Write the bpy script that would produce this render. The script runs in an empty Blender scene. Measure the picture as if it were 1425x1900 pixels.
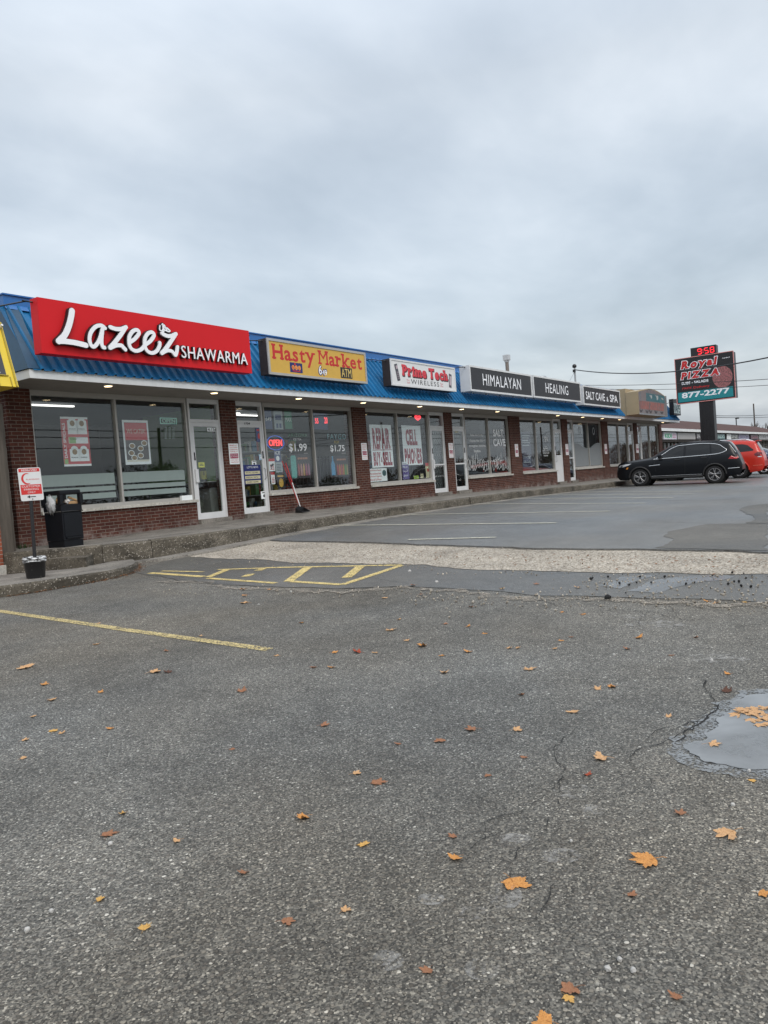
import bpy, bmesh, math, random
from mathutils import Vector, Matrix
random.seed(7)
SC = bpy.context.scene
COL = SC.collection
R_ = math.radians
# ------------------------------------------------------------------ camera
E = 1.30                                  # eye height over the asphalt
F, PCX, PCY = 1427.0, 712.5, 950.0        # focal length in photo pixels
EX = Vector((0.576, -0.814, -0.078)); EZ = Vector((0, 0, 1))
def _rot():
    vp = Vector((1722 - PCX, 816 - PCY, F)); s = .078
    b = -(F * F) / (vp.x * s + vp.y)
    ez = -Vector((s * b, b, F)).normalized()
    ex = vp.normalized(); ex = (ex - ez * ex.dot(ez)).normalized()
    ey = ez.cross(ex)
    return Matrix((ex, ey, ez))
RM = _rot()                               # world = RM @ (right, down, forward)
CAMP = Vector((0, -13.4, E))
cd = bpy.data.cameras.new('camera'); cam = bpy.data.objects.new('camera', cd); COL.objects.link(cam)
cd.sensor_fit = 'AUTO'; cd.sensor_width = 36; cd.lens = F / 1900 * 36
cd.clip_start = .05; cd.clip_end = 4000
r, u, b = RM.col[0], -RM.col[1], -RM.col[2]
cam.matrix_world = Matrix(((r.x, u.x, b.x, CAMP.x), (r.y, u.y, b.y, CAMP.y), (r.z, u.z, b.z, CAMP.z), (0, 0, 0, 1)))
SC.camera = cam
# ------------------------------------------------------------------ world, sun, exposure
W = bpy.data.worlds.new('World'); SC.world = W; W.use_nodes = True
nt = W.node_tree; nt.nodes.clear()
def N(t, ty, **k):
    n = t.nodes.new(ty)
    for a, v in k.items(): setattr(n, a, v)
    return n
def val(t, x):
    return x
def mth(t, op, a, b=None, c=None):
    n = N(t, 'ShaderNodeMath', operation=op)
    for i, v in enumerate((a, b, c)):
        if v is None: continue
        if isinstance(v, (int, float)): n.inputs[i].default_value = v
        else: t.links.new(v, n.inputs[i])
    return n.outputs[0]
def ramp(t, fac, stops):
    n = N(t, 'ShaderNodeValToRGB')
    el = n.color_ramp.elements
    while len(el) > 1: el.remove(el[-1])
    for i, (p, c) in enumerate(stops):
        e = el[0] if i == 0 else el.new(p)
        e.position = p; e.color = (c[0], c[1], c[2], 1) if not isinstance(c, (int, float)) else (c, c, c, 1)
    t.links.new(fac, n.inputs[0]); return n.outputs[0]
def mixc(t, fac, a, b, mode='MIX'):
    n = N(t, 'ShaderNodeMix', data_type='RGBA', blend_type=mode)
    for s, v in ((n.inputs[0], fac), (n.inputs[6], a), (n.inputs[7], b)):
        if isinstance(v, (int, float)): s.default_value = v
        elif isinstance(v, tuple): s.default_value = (v[0], v[1], v[2], 1)
        else: t.links.new(v, s)
    return n.outputs[2]
def noise(t, vec, scale, detail=4, rough=.55, dist=0.0, out=0):
    n = N(t, 'ShaderNodeTexNoise'); n.inputs['Scale'].default_value = scale
    n.inputs['Detail'].default_value = detail; n.inputs['Roughness'].default_value = rough
    n.inputs['Distortion'].default_value = dist
    if vec is not None: t.links.new(vec, n.inputs['Vector'])
    return n.outputs[out]
def mapping(t, vec, scale=(1, 1, 1), rot=(0, 0, 0), loc=(0, 0, 0)):
    n = N(t, 'ShaderNodeMapping'); n.inputs['Scale'].default_value = scale
    n.inputs['Rotation'].default_value = rot; n.inputs['Location'].default_value = loc
    t.links.new(vec, n.inputs['Vector']); return n.outputs[0]
SUN_EL, SUN_AZ = R_(48), R_(215)
sky = N(nt, 'ShaderNodeTexSky', sky_type='NISHITA', sun_disc=False)
sky.sun_elevation = SUN_EL; sky.sun_rotation = SUN_AZ; sky.air_density = 1.5; sky.dust_density = 4
bg1 = N(nt, 'ShaderNodeBackground'); bg1.inputs[1].default_value = .05
nt.links.new(sky.outputs[0], bg1.inputs[0])
tc = N(nt, 'ShaderNodeTexCoord')
sx = N(nt, 'ShaderNodeSeparateXYZ'); nt.links.new(tc.outputs['Generated'], sx.inputs[0])
zc = mth(nt, 'ADD', mth(nt, 'MAXIMUM', sx.outputs[2], 0.0), .16)
cv = N(nt, 'ShaderNodeCombineXYZ')
nt.links.new(mth(nt, 'DIVIDE', sx.outputs[0], zc), cv.inputs[0]); nt.links.new(mth(nt, 'DIVIDE', sx.outputs[1], zc), cv.inputs[1])
m1 = mapping(nt, cv.outputs[0], (1.0, 1.0, 1), (0, 0, R_(25)), (3.1, 1.7, 0))
n1 = noise(nt, m1, 1.05, 5, .5, .35)
n2 = noise(nt, mapping(nt, cv.outputs[0], (.9, 1.6, 1), (0, 0, R_(-35)), (7.3, .4, 0)), 2.6, 5, .5, .15)
nn = mth(nt, 'ADD', mth(nt, 'MULTIPLY', n1, .68), mth(nt, 'MULTIPLY', n2, .32))
cc = ramp(nt, nn, [(.34, (.410, .452, .500)), (.46, (.494, .536, .584)), (.55, (.572, .611, .653)), (.68, (.702, .732, .766))])
el = ramp(nt, sx.outputs[2], [(0.0, (1.0, 1.02, 1.05)), (.18, (.95, .98, 1.02)), (.45, (1.10, 1.10, 1.09)), (.62, (1.7, 1.7, 1.7)), (1.0, (2.6, 2.58, 2.54))])
cl = mixc(nt, 1.0, cc, el, 'MULTIPLY')
bg2 = N(nt, 'ShaderNodeBackground'); bg2.inputs[1].default_value = .93
nt.links.new(cl, bg2.inputs[0])
add = N(nt, 'ShaderNodeAddShader'); nt.links.new(bg1.outputs[0], add.inputs[0]); nt.links.new(bg2.outputs[0], add.inputs[1])
wo = N(nt, 'ShaderNodeOutputWorld'); nt.links.new(add.outputs[0], wo.inputs[0])
sl = bpy.data.lights.new('sun', 'SUN'); sl.energy = 1.1; sl.angle = R_(25); sl.color = (1, .96, .9)
so = bpy.data.objects.new('sun', sl); COL.objects.link(so)
# from behind the camera's left shoulder
so.rotation_euler = (R_(90) - SUN_EL, 0, R_(-25)); so.location = (0, -20, 30)
vs = SC.view_settings; vs.view_transform = 'Standard'; vs.look = 'None'; vs.exposure = 0.0; vs.gamma = 1
# ------------------------------------------------------------------ pixel -> world (the survey of the photograph)
def ray(x, y): return RM @ Vector((x - PCX, y - PCY, F))
def on_y(x, y, Y=0.0):
    d = ray(x, y); return CAMP + d * ((Y - CAMP.y) / d.y)
def on_z(x, y, Z):
    d = ray(x, y); return CAMP + d * ((Z - CAMP.z) / d.z)
def interp(x, xs, ys):
    if x <= xs[0]: return ys[0]
    for i in range(1, len(xs)):
        if x <= xs[i]:
            t = (x - xs[i - 1]) / (xs[i] - xs[i - 1]); return ys[i - 1] + t * (ys[i] - ys[i - 1])
    return ys[-1]
def smooth_interp(x, xs, ys):
    return sum(interp(x + d, xs, ys) for d in (-1, -.5, 0, .5, 1)) / 5
def g(x, y):
    zk = smooth_interp(x, [-20, 5, 8, 10.5, 14, 22, 32, 60], [-1.12, -1.10, -1.03, -.94, -.87, -.86, -.98, -1.1])
    s = interp(x, [5, 11], [.02, .027])
    return E + zk - s * min(max(-2.8 - y, 0), 16)
def on_g(x, y, dz=0.0):
    z = .1
    for _ in range(25):
        p = on_z(x, y, z + dz); z = .5 * z + .5 * g(p.x, p.y)
    return on_z(x, y, z + dz)
# ------------------------------------------------------------------ mesh building
ORG = {}
class MB:
    def __init__(s): s.v = []; s.f = []; s.sm = []
    def add(s, vs, fs, smooth=False):
        o = len(s.v); s.v += [tuple(p) for p in vs]
        for f in fs: s.f.append([i + o for i in f]); s.sm.append(smooth)
        return s
    def box(s, x0, x1, y0, y1, z0, z1):
        s.add([(x0, y0, z0), (x1, y0, z0), (x1, y1, z0), (x0, y1, z0), (x0, y0, z1), (x1, y0, z1), (x1, y1, z1), (x0, y1, z1)],
              [(3, 2, 1, 0), (4, 5, 6, 7), (0, 1, 5, 4), (1, 2, 6, 5), (2, 3, 7, 6), (3, 0, 4, 7)]); return s
    def bbox(s, x0, x1, y0, y1, z0, z1, c=.008):
        bm = bmesh.new(); bmesh.ops.create_cube(bm, size=1)
        for v in bm.verts: v.co = Vector(((x0 + x1) / 2 + v.co.x * (x1 - x0), (y0 + y1) / 2 + v.co.y * (y1 - y0), (z0 + z1) / 2 + v.co.z * (z1 - z0)))
        c = min(c, .45 * min(x1 - x0, y1 - y0, z1 - z0))
        bmesh.ops.bevel(bm, geom=bm.edges[:], offset=c, segments=2, affect='EDGES', profile=.7)
        s.bm(bm); return s
    def bm(s, bm, smooth=False):
        bm.verts.index_update(); s.add([v.co[:] for v in bm.verts], [[v.index for v in f.verts] for f in bm.faces], smooth); bm.free()
    def prism(s, pts, d):
        n = len(pts); d = Vector(d); P = [Vector(p) for p in pts]
        s.add([p for p in P] + [p + d for p in P], [list(range(n))[::-1], list(range(n, 2 * n))] + [(i, (i + 1) % n, n + (i + 1) % n, n + i) for i in range(n)]); return s
    def quad(s, *p): s.add(p, [list(range(len(p)))]); return s
    def cyl(s, p0, p1, r0, r1=None, n=12, cap=True):
        r1 = r0 if r1 is None else r1; p0 = Vector(p0); p1 = Vector(p1); d = (p1 - p0).normalized()
        a = d.orthogonal().normalized(); b = d.cross(a)
        v = [p0 + (a * math.cos(t) + b * math.sin(t)) * r0 for t in [2 * math.pi * i / n for i in range(n)]]
        v += [p1 + (a * math.cos(t) + b * math.sin(t)) * r1 for t in [2 * math.pi * i / n for i in range(n)]]
        s.add(v, [(i, (i + 1) % n, n + (i + 1) % n, n + i) for i in range(n)], True)
        if cap: s.add(v[:n], [list(range(n))[::-1]]); s.add(v[n:], [list(range(n))])
        return s
    def tube(s, pts, r, n=8):
        P = [Vector(p) for p in pts]; rings = []
        for i, p in enumerate(P):
            d = (P[min(i + 1, len(P) - 1)] - P[max(i - 1, 0)]).normalized()
            a = d.cross(Vector((0, 0, 1)))
            a = a.normalized() if a.length > .05 else Vector((1, 0, 0)); b = a.cross(d).normalized()
            rr = r[i] if isinstance(r, (list, tuple)) else r
            rings.append([p + (a * math.cos(t) + b * math.sin(t)) * rr for t in [2 * math.pi * k / n for k in range(n)]])
        v = [q for ring in rings for q in ring]
        s.add(v, [(i * n + k, i * n + (k + 1) % n, (i + 1) * n + (k + 1) % n, (i + 1) * n + k) for i in range(len(P) - 1) for k in range(n)], True)
        s.add(rings[0], [list(range(n))]); s.add(rings[-1], [list(range(n))[::-1]]); return s
    def lathe(s, c, prof, n=24, axis='z', ang=None):
        v = []; c = Vector(c)
        for (rr, h) in prof:
            for k in range(n):
                t = 2 * math.pi * k / n; x, y = rr * math.cos(t), rr * math.sin(t)
                v.append(c + (Vector((x, y, h)) if axis == 'z' else Vector((h, x, y)) if axis == 'x' else Vector((x, h, y))))
        m = len(prof)
        s.add(v, [(i * n + k, i * n + (k + 1) % n, (i + 1) * n + (k + 1) % n, (i + 1) * n + k) for i in range(m - 1) for k in range(n)], True)
        return s
    def build(s, name, mat, parent=None, at=None):
        me = bpy.data.meshes.new(name)
        if parent is not None: off = ORG.get(parent.name, Vector())
        elif at is not None: off = Vector(at)
        else: off = Vector()
        me.from_pydata([Vector(p) - off for p in s.v], [], s.f)
        for p, sm in zip(me.polygons, s.sm): p.use_smooth = sm
        me.materials.append(mat); me.update()
        bm = bmesh.new(); bm.from_mesh(me); bmesh.ops.recalc_face_normals(bm, faces=bm.faces); bm.to_mesh(me); bm.free()
        o = bpy.data.objects.new(name, me); COL.objects.link(o)
        if parent is not None: o.parent = parent
        else: o.location = off
        ORG[o.name] = off
        return o
def tag(o, label, cat, group=None):
    o['label'] = label; o['category'] = cat
    if group: o['group'] = group
    return o
def thing(name, loc, label, cat, group=None):
    o = bpy.data.objects.new(name, None); COL.objects.link(o); o.location = loc; o.empty_display_size = .2
    ORG[o.name] = Vector(loc); return tag(o, label, cat, group)
def single(name, mb, mat, label, cat, group=None):
    xs = [p[0] for p in mb.v]; ys = [p[1] for p in mb.v]; zs = [p[2] for p in mb.v]
    o = mb.build(name, mat, None, ((min(xs) + max(xs)) / 2, (min(ys) + max(ys)) / 2, min(zs))); return tag(o, label, cat, group)
def struct(name, mb, mat):
    o = mb.build(name, mat); o['kind'] = 'structure'; return o
# ---- lettering
_GL = {}
def glyphs(txt, off=0.0, space=1.0):
    if any(q in txt for q in 'MWN'): off = min(off, 0.0)
    k = (txt, off, space)
    if k in _GL: return _GL[k]
    c = bpy.data.curves.new('lettering', 'FONT'); c.body = txt; c.size = 1; c.offset = off; c.resolution_u = 3; c.space_character = space
    o = bpy.data.objects.new('lettering', c); COL.objects.link(o)
    bpy.context.view_layer.update()
    me = bpy.data.meshes.new_from_object(o.evaluated_get(bpy.context.evaluated_depsgraph_get()))
    v = [(p.co.x, p.co.y) for p in me.vertices]; f = [list(p.vertices) for p in me.polygons]
    ed = {}
    for p in me.polygons:
        vs_ = list(p.vertices)
        for i in range(len(vs_)):
            e = (vs_[i], vs_[(i + 1) % len(vs_)]); ed[e] = ed.get(e, 0) + 1
    border = [e for e in ed if (e[1], e[0]) not in ed]
    bpy.data.objects.remove(o); bpy.data.curves.remove(c); bpy.data.meshes.remove(me)
    _GL[k] = (v, f, border); return _GL[k]
class Fr:                                  # a flat frame to write on
    def __init__(s, o, U, V, Nn): s.o, s.U, s.V, s.N = Vector(o), Vector(U), Vector(V), Vector(Nn)
    def p(s, a, b, n=0): return s.o + s.U * a + s.V * b + s.N * n
def put(mb, fr, v, f, border, n0, n1):
    nv = len(v)
    mb.add([fr.p(a, b, n1) for a, b in v], f)
    if n1 - n0 > .004:
        mb.add([fr.p(a, b, n0) for a, b in v] + [fr.p(a, b, n1) for a, b in v], [(e[0], e[1], nv + e[1], nv + e[0]) for e in border])
def write(mb, fr, txt, u0, v0, u1, v1, off=0.0, n0=0.0, n1=.003, shear=0.0, space=1.0, rot=False, keep=False):
    v, f, bd = glyphs(txt, off, space)
    if not v: return
    x0, x1 = min(p[0] for p in v), max(p[0] for p in v); y0, y1 = min(p[1] for p in v), max(p[1] for p in v)
    w, h = max(x1 - x0, 1e-6), max(y1 - y0, 1e-6)
    if rot: q = [(u0 + (1 - (b - y0) / h) * (u1 - u0), v0 + (a - x0) / w * (v1 - v0)) for a, b in v]
    else:
        q = [(u0 + (a - x0) / w * (u1 - u0), v0 + (b - y0) / h * (v1 - v0)) for a, b in v]
        if shear: q = [(a + (b - v0) * shear, b) for a, b in q]
    put(mb, fr, q, f, bd, n0, n1)
XH = .74
SERIF = {'H': [(.12, 0), (.88, 0), (.12, 1), (.88, 1)], 'a': [(.9, 0)], 'y': [(.08, XH), (.92, XH)], 'M': [(.1, 0), (.9, 0), (.1, 1), (.9, 1)],
         'r': [(.2, 0), (.12, XH)], 'k': [(.14, 0), (.88, 0), (.08, 1), (.86, XH)], 'R': [(.14, 0), (.14, 1), (.9, 0)], 'E': [(.16, 0), (.16, 1)],
         'P': [(.16, 0), (.16, 1)], 'A': [(.08, 0), (.92, 0)], 'I': [(.5, 0), (.5, 1)], 'B': [(.12, 0), (.12, 1)], 'U': [(.1, 1), (.9, 1)],
         'Y': [(.5, 0), (.1, 1), (.9, 1)], 'L': [(.16, 0), (.16, 1)], 'N': [(.12, 0), (.12, 1), (.88, 1)], 'T': [(.5, 0)], 'D': [(.12, 0), (.12, 1)],
         'i': [(.5, 0), (.4, XH)], 'm': [(.08, 0), (.5, 0), (.92, 0), (.06, XH)], 'h': [(.14, 0), (.86, 0), (.1, 1)], 'l': [(.5, 0), (.4, 1)], 'Z': [], 't': [(.62, 0)]}
def slab(mb, fr, txt, u0, v0, u1, cap, off=.02, n0=0, n1=.003, shear=0.0, sw=.34, st=.13, gap=.16, space=.45, skew=0.0, grow=0.0):
    """slab-serif lettering: cap = height of a capital; the words run from u0 to u1"""
    H = max(p[1] for p in glyphs('H', off)[0])
    lay = []; x = 0
    for ch in txt:
        if ch == ' ': x += space; continue
        v, f, bd = glyphs(ch, off)
        a0, a1 = min(p[0] for p in v), max(p[0] for p in v)
        lay.append((ch, v, f, bd, a0, a1, x)); x += (a1 - a0) / H + gap
    tot = x - gap; sx_ = (u1 - u0) / tot
    for ch, v, f, bd, a0, a1, X in lay:
        def T(a, b):
            uu = u0 + (X + a) * sx_; vv = v0 + b * cap
            return (uu + (vv - v0) * shear, vv + (uu - u0) * skew)
        w = (a1 - a0) / H
        if grow:
            v, f, bd = glyphs(ch, off + grow)
        put(mb, fr, [T((p[0] - a0) / H, p[1] / H) for p in v], f, bd, n0, n1)
        gr_ = grow / H
        for (fx, fy) in SERIF.get(ch, []):
            c = fx * w; y0 = fy - st if fy > .3 else fy
            q = [T(c - sw / 2 - gr_, y0 - gr_), T(c + sw / 2 + gr_, y0 - gr_), T(c + sw / 2 + gr_, y0 + st + gr_), T(c - sw / 2 - gr_, y0 + st + gr_)]
            put(mb, fr, q, [[0, 1, 2, 3]], [(0, 1), (1, 2), (2, 3), (3, 0)], n0, n1 + .0008)
def cr(pts, k=6):                          # Catmull-Rom
    if len(pts) < 3: return list(pts)
    P = [pts[0]] + list(pts) + [pts[-1]]; out = []
    for i in range(1, len(P) - 2):
        for j in range(k):
            t = j / k
            out.append(tuple(.5 * (2 * P[i][d] + (P[i + 1][d] - P[i - 1][d]) * t + (2 * P[i - 1][d] - 5 * P[i][d] + 4 * P[i + 1][d] - P[i + 2][d]) * t * t + (3 * P[i][d] - P[i - 1][d] - 3 * P[i + 1][d] + P[i + 2][d]) * t ** 3) for d in range(len(P[i]))))
    out.append(tuple(pts[-1])); return out
def ribbon(mb, fr, path, r, n0, n1, creep=.002, wob=None):
    n = len(path); L = []; Rr = []
    for i, p in enumerate(path):
        a = path[max(i - 1, 0)]; c = path[min(i + 1, n - 1)]
        dx, dy = c[0] - a[0], c[1] - a[1]; l = math.hypot(dx, dy) or 1
        rr = r(i / (n - 1)) if callable(r) else r
        L.append((p[0] - dy / l * rr, p[1] + dx / l * rr)); Rr.append((p[0] + dy / l * rr, p[1] - dx / l * rr))
    def cap(i, sgn):
        p = path[i]; a = path[max(i - 1, 0)]; c = path[min(i + 1, n - 1)]
        t0 = math.atan2(c[1] - a[1], c[0] - a[0]); rr = r(i / (n - 1)) if callable(r) else r
        return [(p[0] + rr * math.cos(t0 + sgn * math.pi / 2 - k * math.pi / 6), p[1] + rr * math.sin(t0 + sgn * math.pi / 2 - k * math.pi / 6)) for k in range(1, 6)]
    outl = L + cap(n - 1, 1) + Rr[::-1] + cap(0, -1)
    m = len(outl); cr_ = lambda i: n1 + creep * i / n
    # front strip
    vs_ = [fr.p(*L[i], cr_(i)) for i in range(n)] + [fr.p(*Rr[i], cr_(i)) for i in range(n)]
    mb.add(vs_, [(i, n + i, n + i + 1, i + 1) for i in range(n - 1)])
    ce = cap(n - 1, 1); mb.add([fr.p(*L[-1], cr_(n))] + [fr.p(*q, cr_(n)) for q in ce] + [fr.p(*Rr[-1], cr_(n))], [list(range(7))])
    cs = cap(0, -1); mb.add([fr.p(*Rr[0], n1)] + [fr.p(*q, n1) for q in cs] + [fr.p(*L[0], n1)], [list(range(7))])
    if n1 - n0 > .004:
        mb.add([fr.p(*q, n0) for q in outl] + [fr.p(*q, n1) for q in outl], [(i, (i + 1) % m, m + (i + 1) % m, m + i) for i in range(m)])
def rect(mb, fr, u0, v0, u1, v1, n=.002, depth=None):
    if depth is None: mb.add([fr.p(u0, v0, n), fr.p(u1, v0, n), fr.p(u1, v1, n), fr.p(u0, v1, n)], [(0, 1, 2, 3)])
    else:
        a = [fr.p(u0, v0, n), fr.p(u1, v0, n), fr.p(u1, v1, n), fr.p(u0, v1, n)]; mb.prism(a, fr.N * depth)
def disc(mb, fr, cu, cv_, ru, rv, n=.002, k=28):
    mb.add([fr.p(cu + ru * math.cos(2 * math.pi * i / k), cv_ + rv * math.sin(2 * math.pi * i / k), n) for i in range(k)], [list(range(k))])
# ------------------------------------------------------------------ materials
MATS = {}
def mat(name, col, rough=.6, metal=0.0, spec=.5, var=.12, vs_=6.0, bump=0.0, bs=60.0, coat=0.0, emit=None, es=0.0, stretch=(1, 1, 1)):
    if name in MATS: return MATS[name]
    m = bpy.data.materials.new(name); m.use_nodes = True; t = m.node_tree; p = t.nodes['Principled BSDF']
    p.inputs['Roughness'].default_value = rough; p.inputs['Metallic'].default_value = metal
    p.inputs['Specular IOR Level'].default_value = spec; p.inputs['Coat Weight'].default_value = coat
    tcn = N(t, 'ShaderNodeTexCoord').outputs['Object']
    if var > 0:
        nz = noise(t, mapping(t, tcn, stretch), vs_, 5, .6)
        c = ramp(t, nz, [(.25, tuple(x * (1 - var) for x in col)), (.75, tuple(min(1, x * (1 + var)) for x in col))])
        t.links.new(c, p.inputs['Base Color'])
    else: p.inputs['Base Color'].default_value = (*col, 1)
    if bump > 0:
        bn = N(t, 'ShaderNodeBump'); bn.inputs['Strength'].default_value = bump; bn.inputs['Distance'].default_value = .01
        t.links.new(noise(t, tcn, bs, 4, .6), bn.inputs['Height']); t.links.new(bn.outputs[0], p.inputs['Normal'])
    if emit is not None:
        p.inputs['Emission Color'].default_value = (*emit, 1); p.inputs['Emission Strength'].default_value = es
    MATS[name] = m; return m
def newmat(name):
    m = bpy.data.materials.new(name); m.use_nodes = True; t = m.node_tree; MATS[name] = m
    return m, t, t.nodes['Principled BSDF'], N(t, 'ShaderNodeTexCoord').outputs['Object']
def bumpn(t, p, h, strength, dist):
    bn = N(t, 'ShaderNodeBump'); bn.inputs['Strength'].default_value = strength; bn.inputs['Distance'].default_value = dist
    t.links.new(h, bn.inputs['Height']); t.links.new(bn.outputs[0], p.inputs['Normal'])
def voro(t, vec, scale, feature='F1', out='Distance', rnd=1.0):
    n = N(t, 'ShaderNodeTexVoronoi', feature=feature); n.inputs['Scale'].default_value = scale; n.inputs['Randomness'].default_value = rnd
    t.links.new(vec, n.inputs['Vector']); return n.outputs[out]
def gray(t, col):
    n = N(t, 'ShaderNodeSeparateColor'); t.links.new(col, n.inputs[0]); return n.outputs[0], n.outputs[1], n.outputs[2]
def asphalt(name, dark, mid, light, stone_scale, bump, rough, patch=.25, white=.02, damp=None):
    m, t, p, oc = newmat(name)
    vec = mapping(t, oc, (1, 1, .3))
    wv = N(t, 'ShaderNodeVectorMath', operation='ADD')
    sc = N(t, 'ShaderNodeVectorMath', operation='SCALE'); sc.inputs['Scale'].default_value = .006
    t.links.new(noise(t, vec, 40, 2, out=1), sc.inputs[0]); t.links.new(vec, wv.inputs[0]); t.links.new(sc.outputs[0], wv.inputs[1]); vec2 = wv.outputs[0]
    rnd, rnd2, _ = gray(t, voro(t, vec2, stone_scale, out='Color'))
    d1 = voro(t, vec2, stone_scale)
    f1, f2, _ = gray(t, voro(t, vec2, stone_scale * 2.3, out='Color'))
    stone = ramp(t, rnd, [(0, dark), (.45, mid), (.8, light), (.93, tuple(x * 1.35 for x in light)), (1 - white, tuple(x * 1.5 for x in light)), (1 - white * .8, (.50, .48, .45)), (1, (.62, .61, .58))])
    tint = mixc(t, mth(t, 'MULTIPLY', rnd2, .35), stone, (.17, .135, .11), 'MIX')
    tint = mixc(t, .55, stone, tint)
    fine = ramp(t, f1, [(0, tuple(x * .6 for x in dark)), (.7, mid), (1, tuple(x * 1.5 for x in light))])
    # binder and shaded gaps between the stones
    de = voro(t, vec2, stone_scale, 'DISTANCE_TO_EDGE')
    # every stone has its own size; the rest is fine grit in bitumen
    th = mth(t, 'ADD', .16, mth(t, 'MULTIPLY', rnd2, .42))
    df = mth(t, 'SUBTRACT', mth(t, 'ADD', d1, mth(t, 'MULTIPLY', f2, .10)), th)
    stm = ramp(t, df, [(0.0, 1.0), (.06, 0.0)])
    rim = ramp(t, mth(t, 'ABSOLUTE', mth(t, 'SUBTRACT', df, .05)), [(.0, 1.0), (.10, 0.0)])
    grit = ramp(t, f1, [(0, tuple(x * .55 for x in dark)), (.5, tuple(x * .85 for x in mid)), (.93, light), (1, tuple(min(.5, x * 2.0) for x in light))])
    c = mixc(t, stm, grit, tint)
    c = mixc(t, mth(t, 'MULTIPLY', rim, .45), c, tuple(x * .4 for x in dark))  # dark ring round each stone: bitumen, with gap shade put into the colour
    big = noise(t, vec, .55, 5, .6, .4); med = noise(t, vec, 3.5, 5, .65)
    pv = ramp(t, mth(t, 'ADD', mth(t, 'MULTIPLY', big, .6), mth(t, 'MULTIPLY', med, .4)), [(.30, 1 - patch), (.5, 1.0), (.72, 1 + patch * 1.2)])
    c = mixc(t, 1.0, c, pv, 'MULTIPLY')
    c = mixc(t, 1.0, c, ramp(t, noise(t, vec, .33, 3, .5, .3), [(.36, (.97, 1.0, 1.0)), (.62, (1.05, 1.0, .90))]), 'MULTIPLY')
    # dusty pale worn spots
    sp = ramp(t, noise(t, vec, 1.7, 6, .7, .6), [(.64, 0.0), (.76, 1.0)])
    c = mixc(t, mth(t, 'MULTIPLY', sp, .30), c, (.27, .255, .23))
    t.links.new(c, p.inputs['Base Color'])
    h = mth(t, 'MULTIPLY', stm, 1.0)
    h = mth(t, 'SUBTRACT', h, mth(t, 'MULTIPLY', d1, .8))
    h = mth(t, 'ADD', h, mth(t, 'MULTIPLY', rnd2, .45))
    h = mth(t, 'ADD', h, mth(t, 'MULTIPLY', f2, .18))
    bumpn(t, p, h, bump, .008)
    if damp:
        dn = noise(t, mapping(t, oc, (.16, .5, 1), (0, 0, R_(6))), 1.0, 4, .5, .5)
        rr = ramp(t, dn, [(.36, damp[1]), (.58, damp[0])]); t.links.new(rr, p.inputs['Roughness'])
        p.inputs['Specular IOR Level'].default_value = .55
    else:
        p.inputs['Roughness'].default_value = rough; p.inputs['Specular IOR Level'].default_value = .35
    return m
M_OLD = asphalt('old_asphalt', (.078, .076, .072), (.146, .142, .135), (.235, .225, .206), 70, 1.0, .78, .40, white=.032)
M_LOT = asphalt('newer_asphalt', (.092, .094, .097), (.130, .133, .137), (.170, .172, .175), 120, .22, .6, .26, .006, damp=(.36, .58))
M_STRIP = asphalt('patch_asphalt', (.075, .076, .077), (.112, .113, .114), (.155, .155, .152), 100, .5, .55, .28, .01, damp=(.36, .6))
def concrete(name, c0, c1, rough=.85, scale=2.5, dark=.5, speck=0.0):
    m, t, p, oc = newmat(name)
    n1_ = noise(t, oc, scale, 6, .65, .3); n2_ = noise(t, oc, scale * 12, 5, .7)
    c = ramp(t, n1_, [(.28, c0), (.7, c1)])
    st = ramp(t, noise(t, mapping(t, oc, (1, 1, 2.5)), 1.3, 6, .7, .8), [(.42, 1.0), (.68, dark)])
    c = mixc(t, 1, c, st, 'MULTIPLY')
    c = mixc(t, 1, c, ramp(t, n2_, [(.3, .72), (.7, 1.22)]), 'MULTIPLY')
    if speck:
        v, _, _ = gray(t, voro(t, oc, 70, out='Color'))
        c = mixc(t, ramp(t, v, [(1 - speck, 0.0), (1 - speck * .6, .8)]), c, (.34, .31, .27))
        c = mixc(t, ramp(t, v, [(speck * .5, .75), (speck, 0.0)]), c, (.035, .032, .028))
    t.links.new(c, p.inputs['Base Color']); p.inputs['Roughness'].default_value = rough; p.inputs['Specular IOR Level'].default_value = .3
    bumpn(t, p, mth(t, 'ADD', n2_, mth(t, 'MULTIPLY', noise(t, oc, 90, 3, .7), .7)), .55, .012)
    return m
M_WALK = concrete('walk_concrete', (.19, .175, .155), (.29, .27, .24), speck=.07)
M_KERB = concrete('kerb_concrete', (.080, .070, .054), (.165, .145, .115), dark=.32, speck=.08)
M_SILL = concrete('sill_stone', (.42, .40, .36), (.60, .58, .53), dark=.75)
M_BLOCK = concrete('block_concrete', (.16, .15, .135), (.26, .25, .22))
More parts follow.
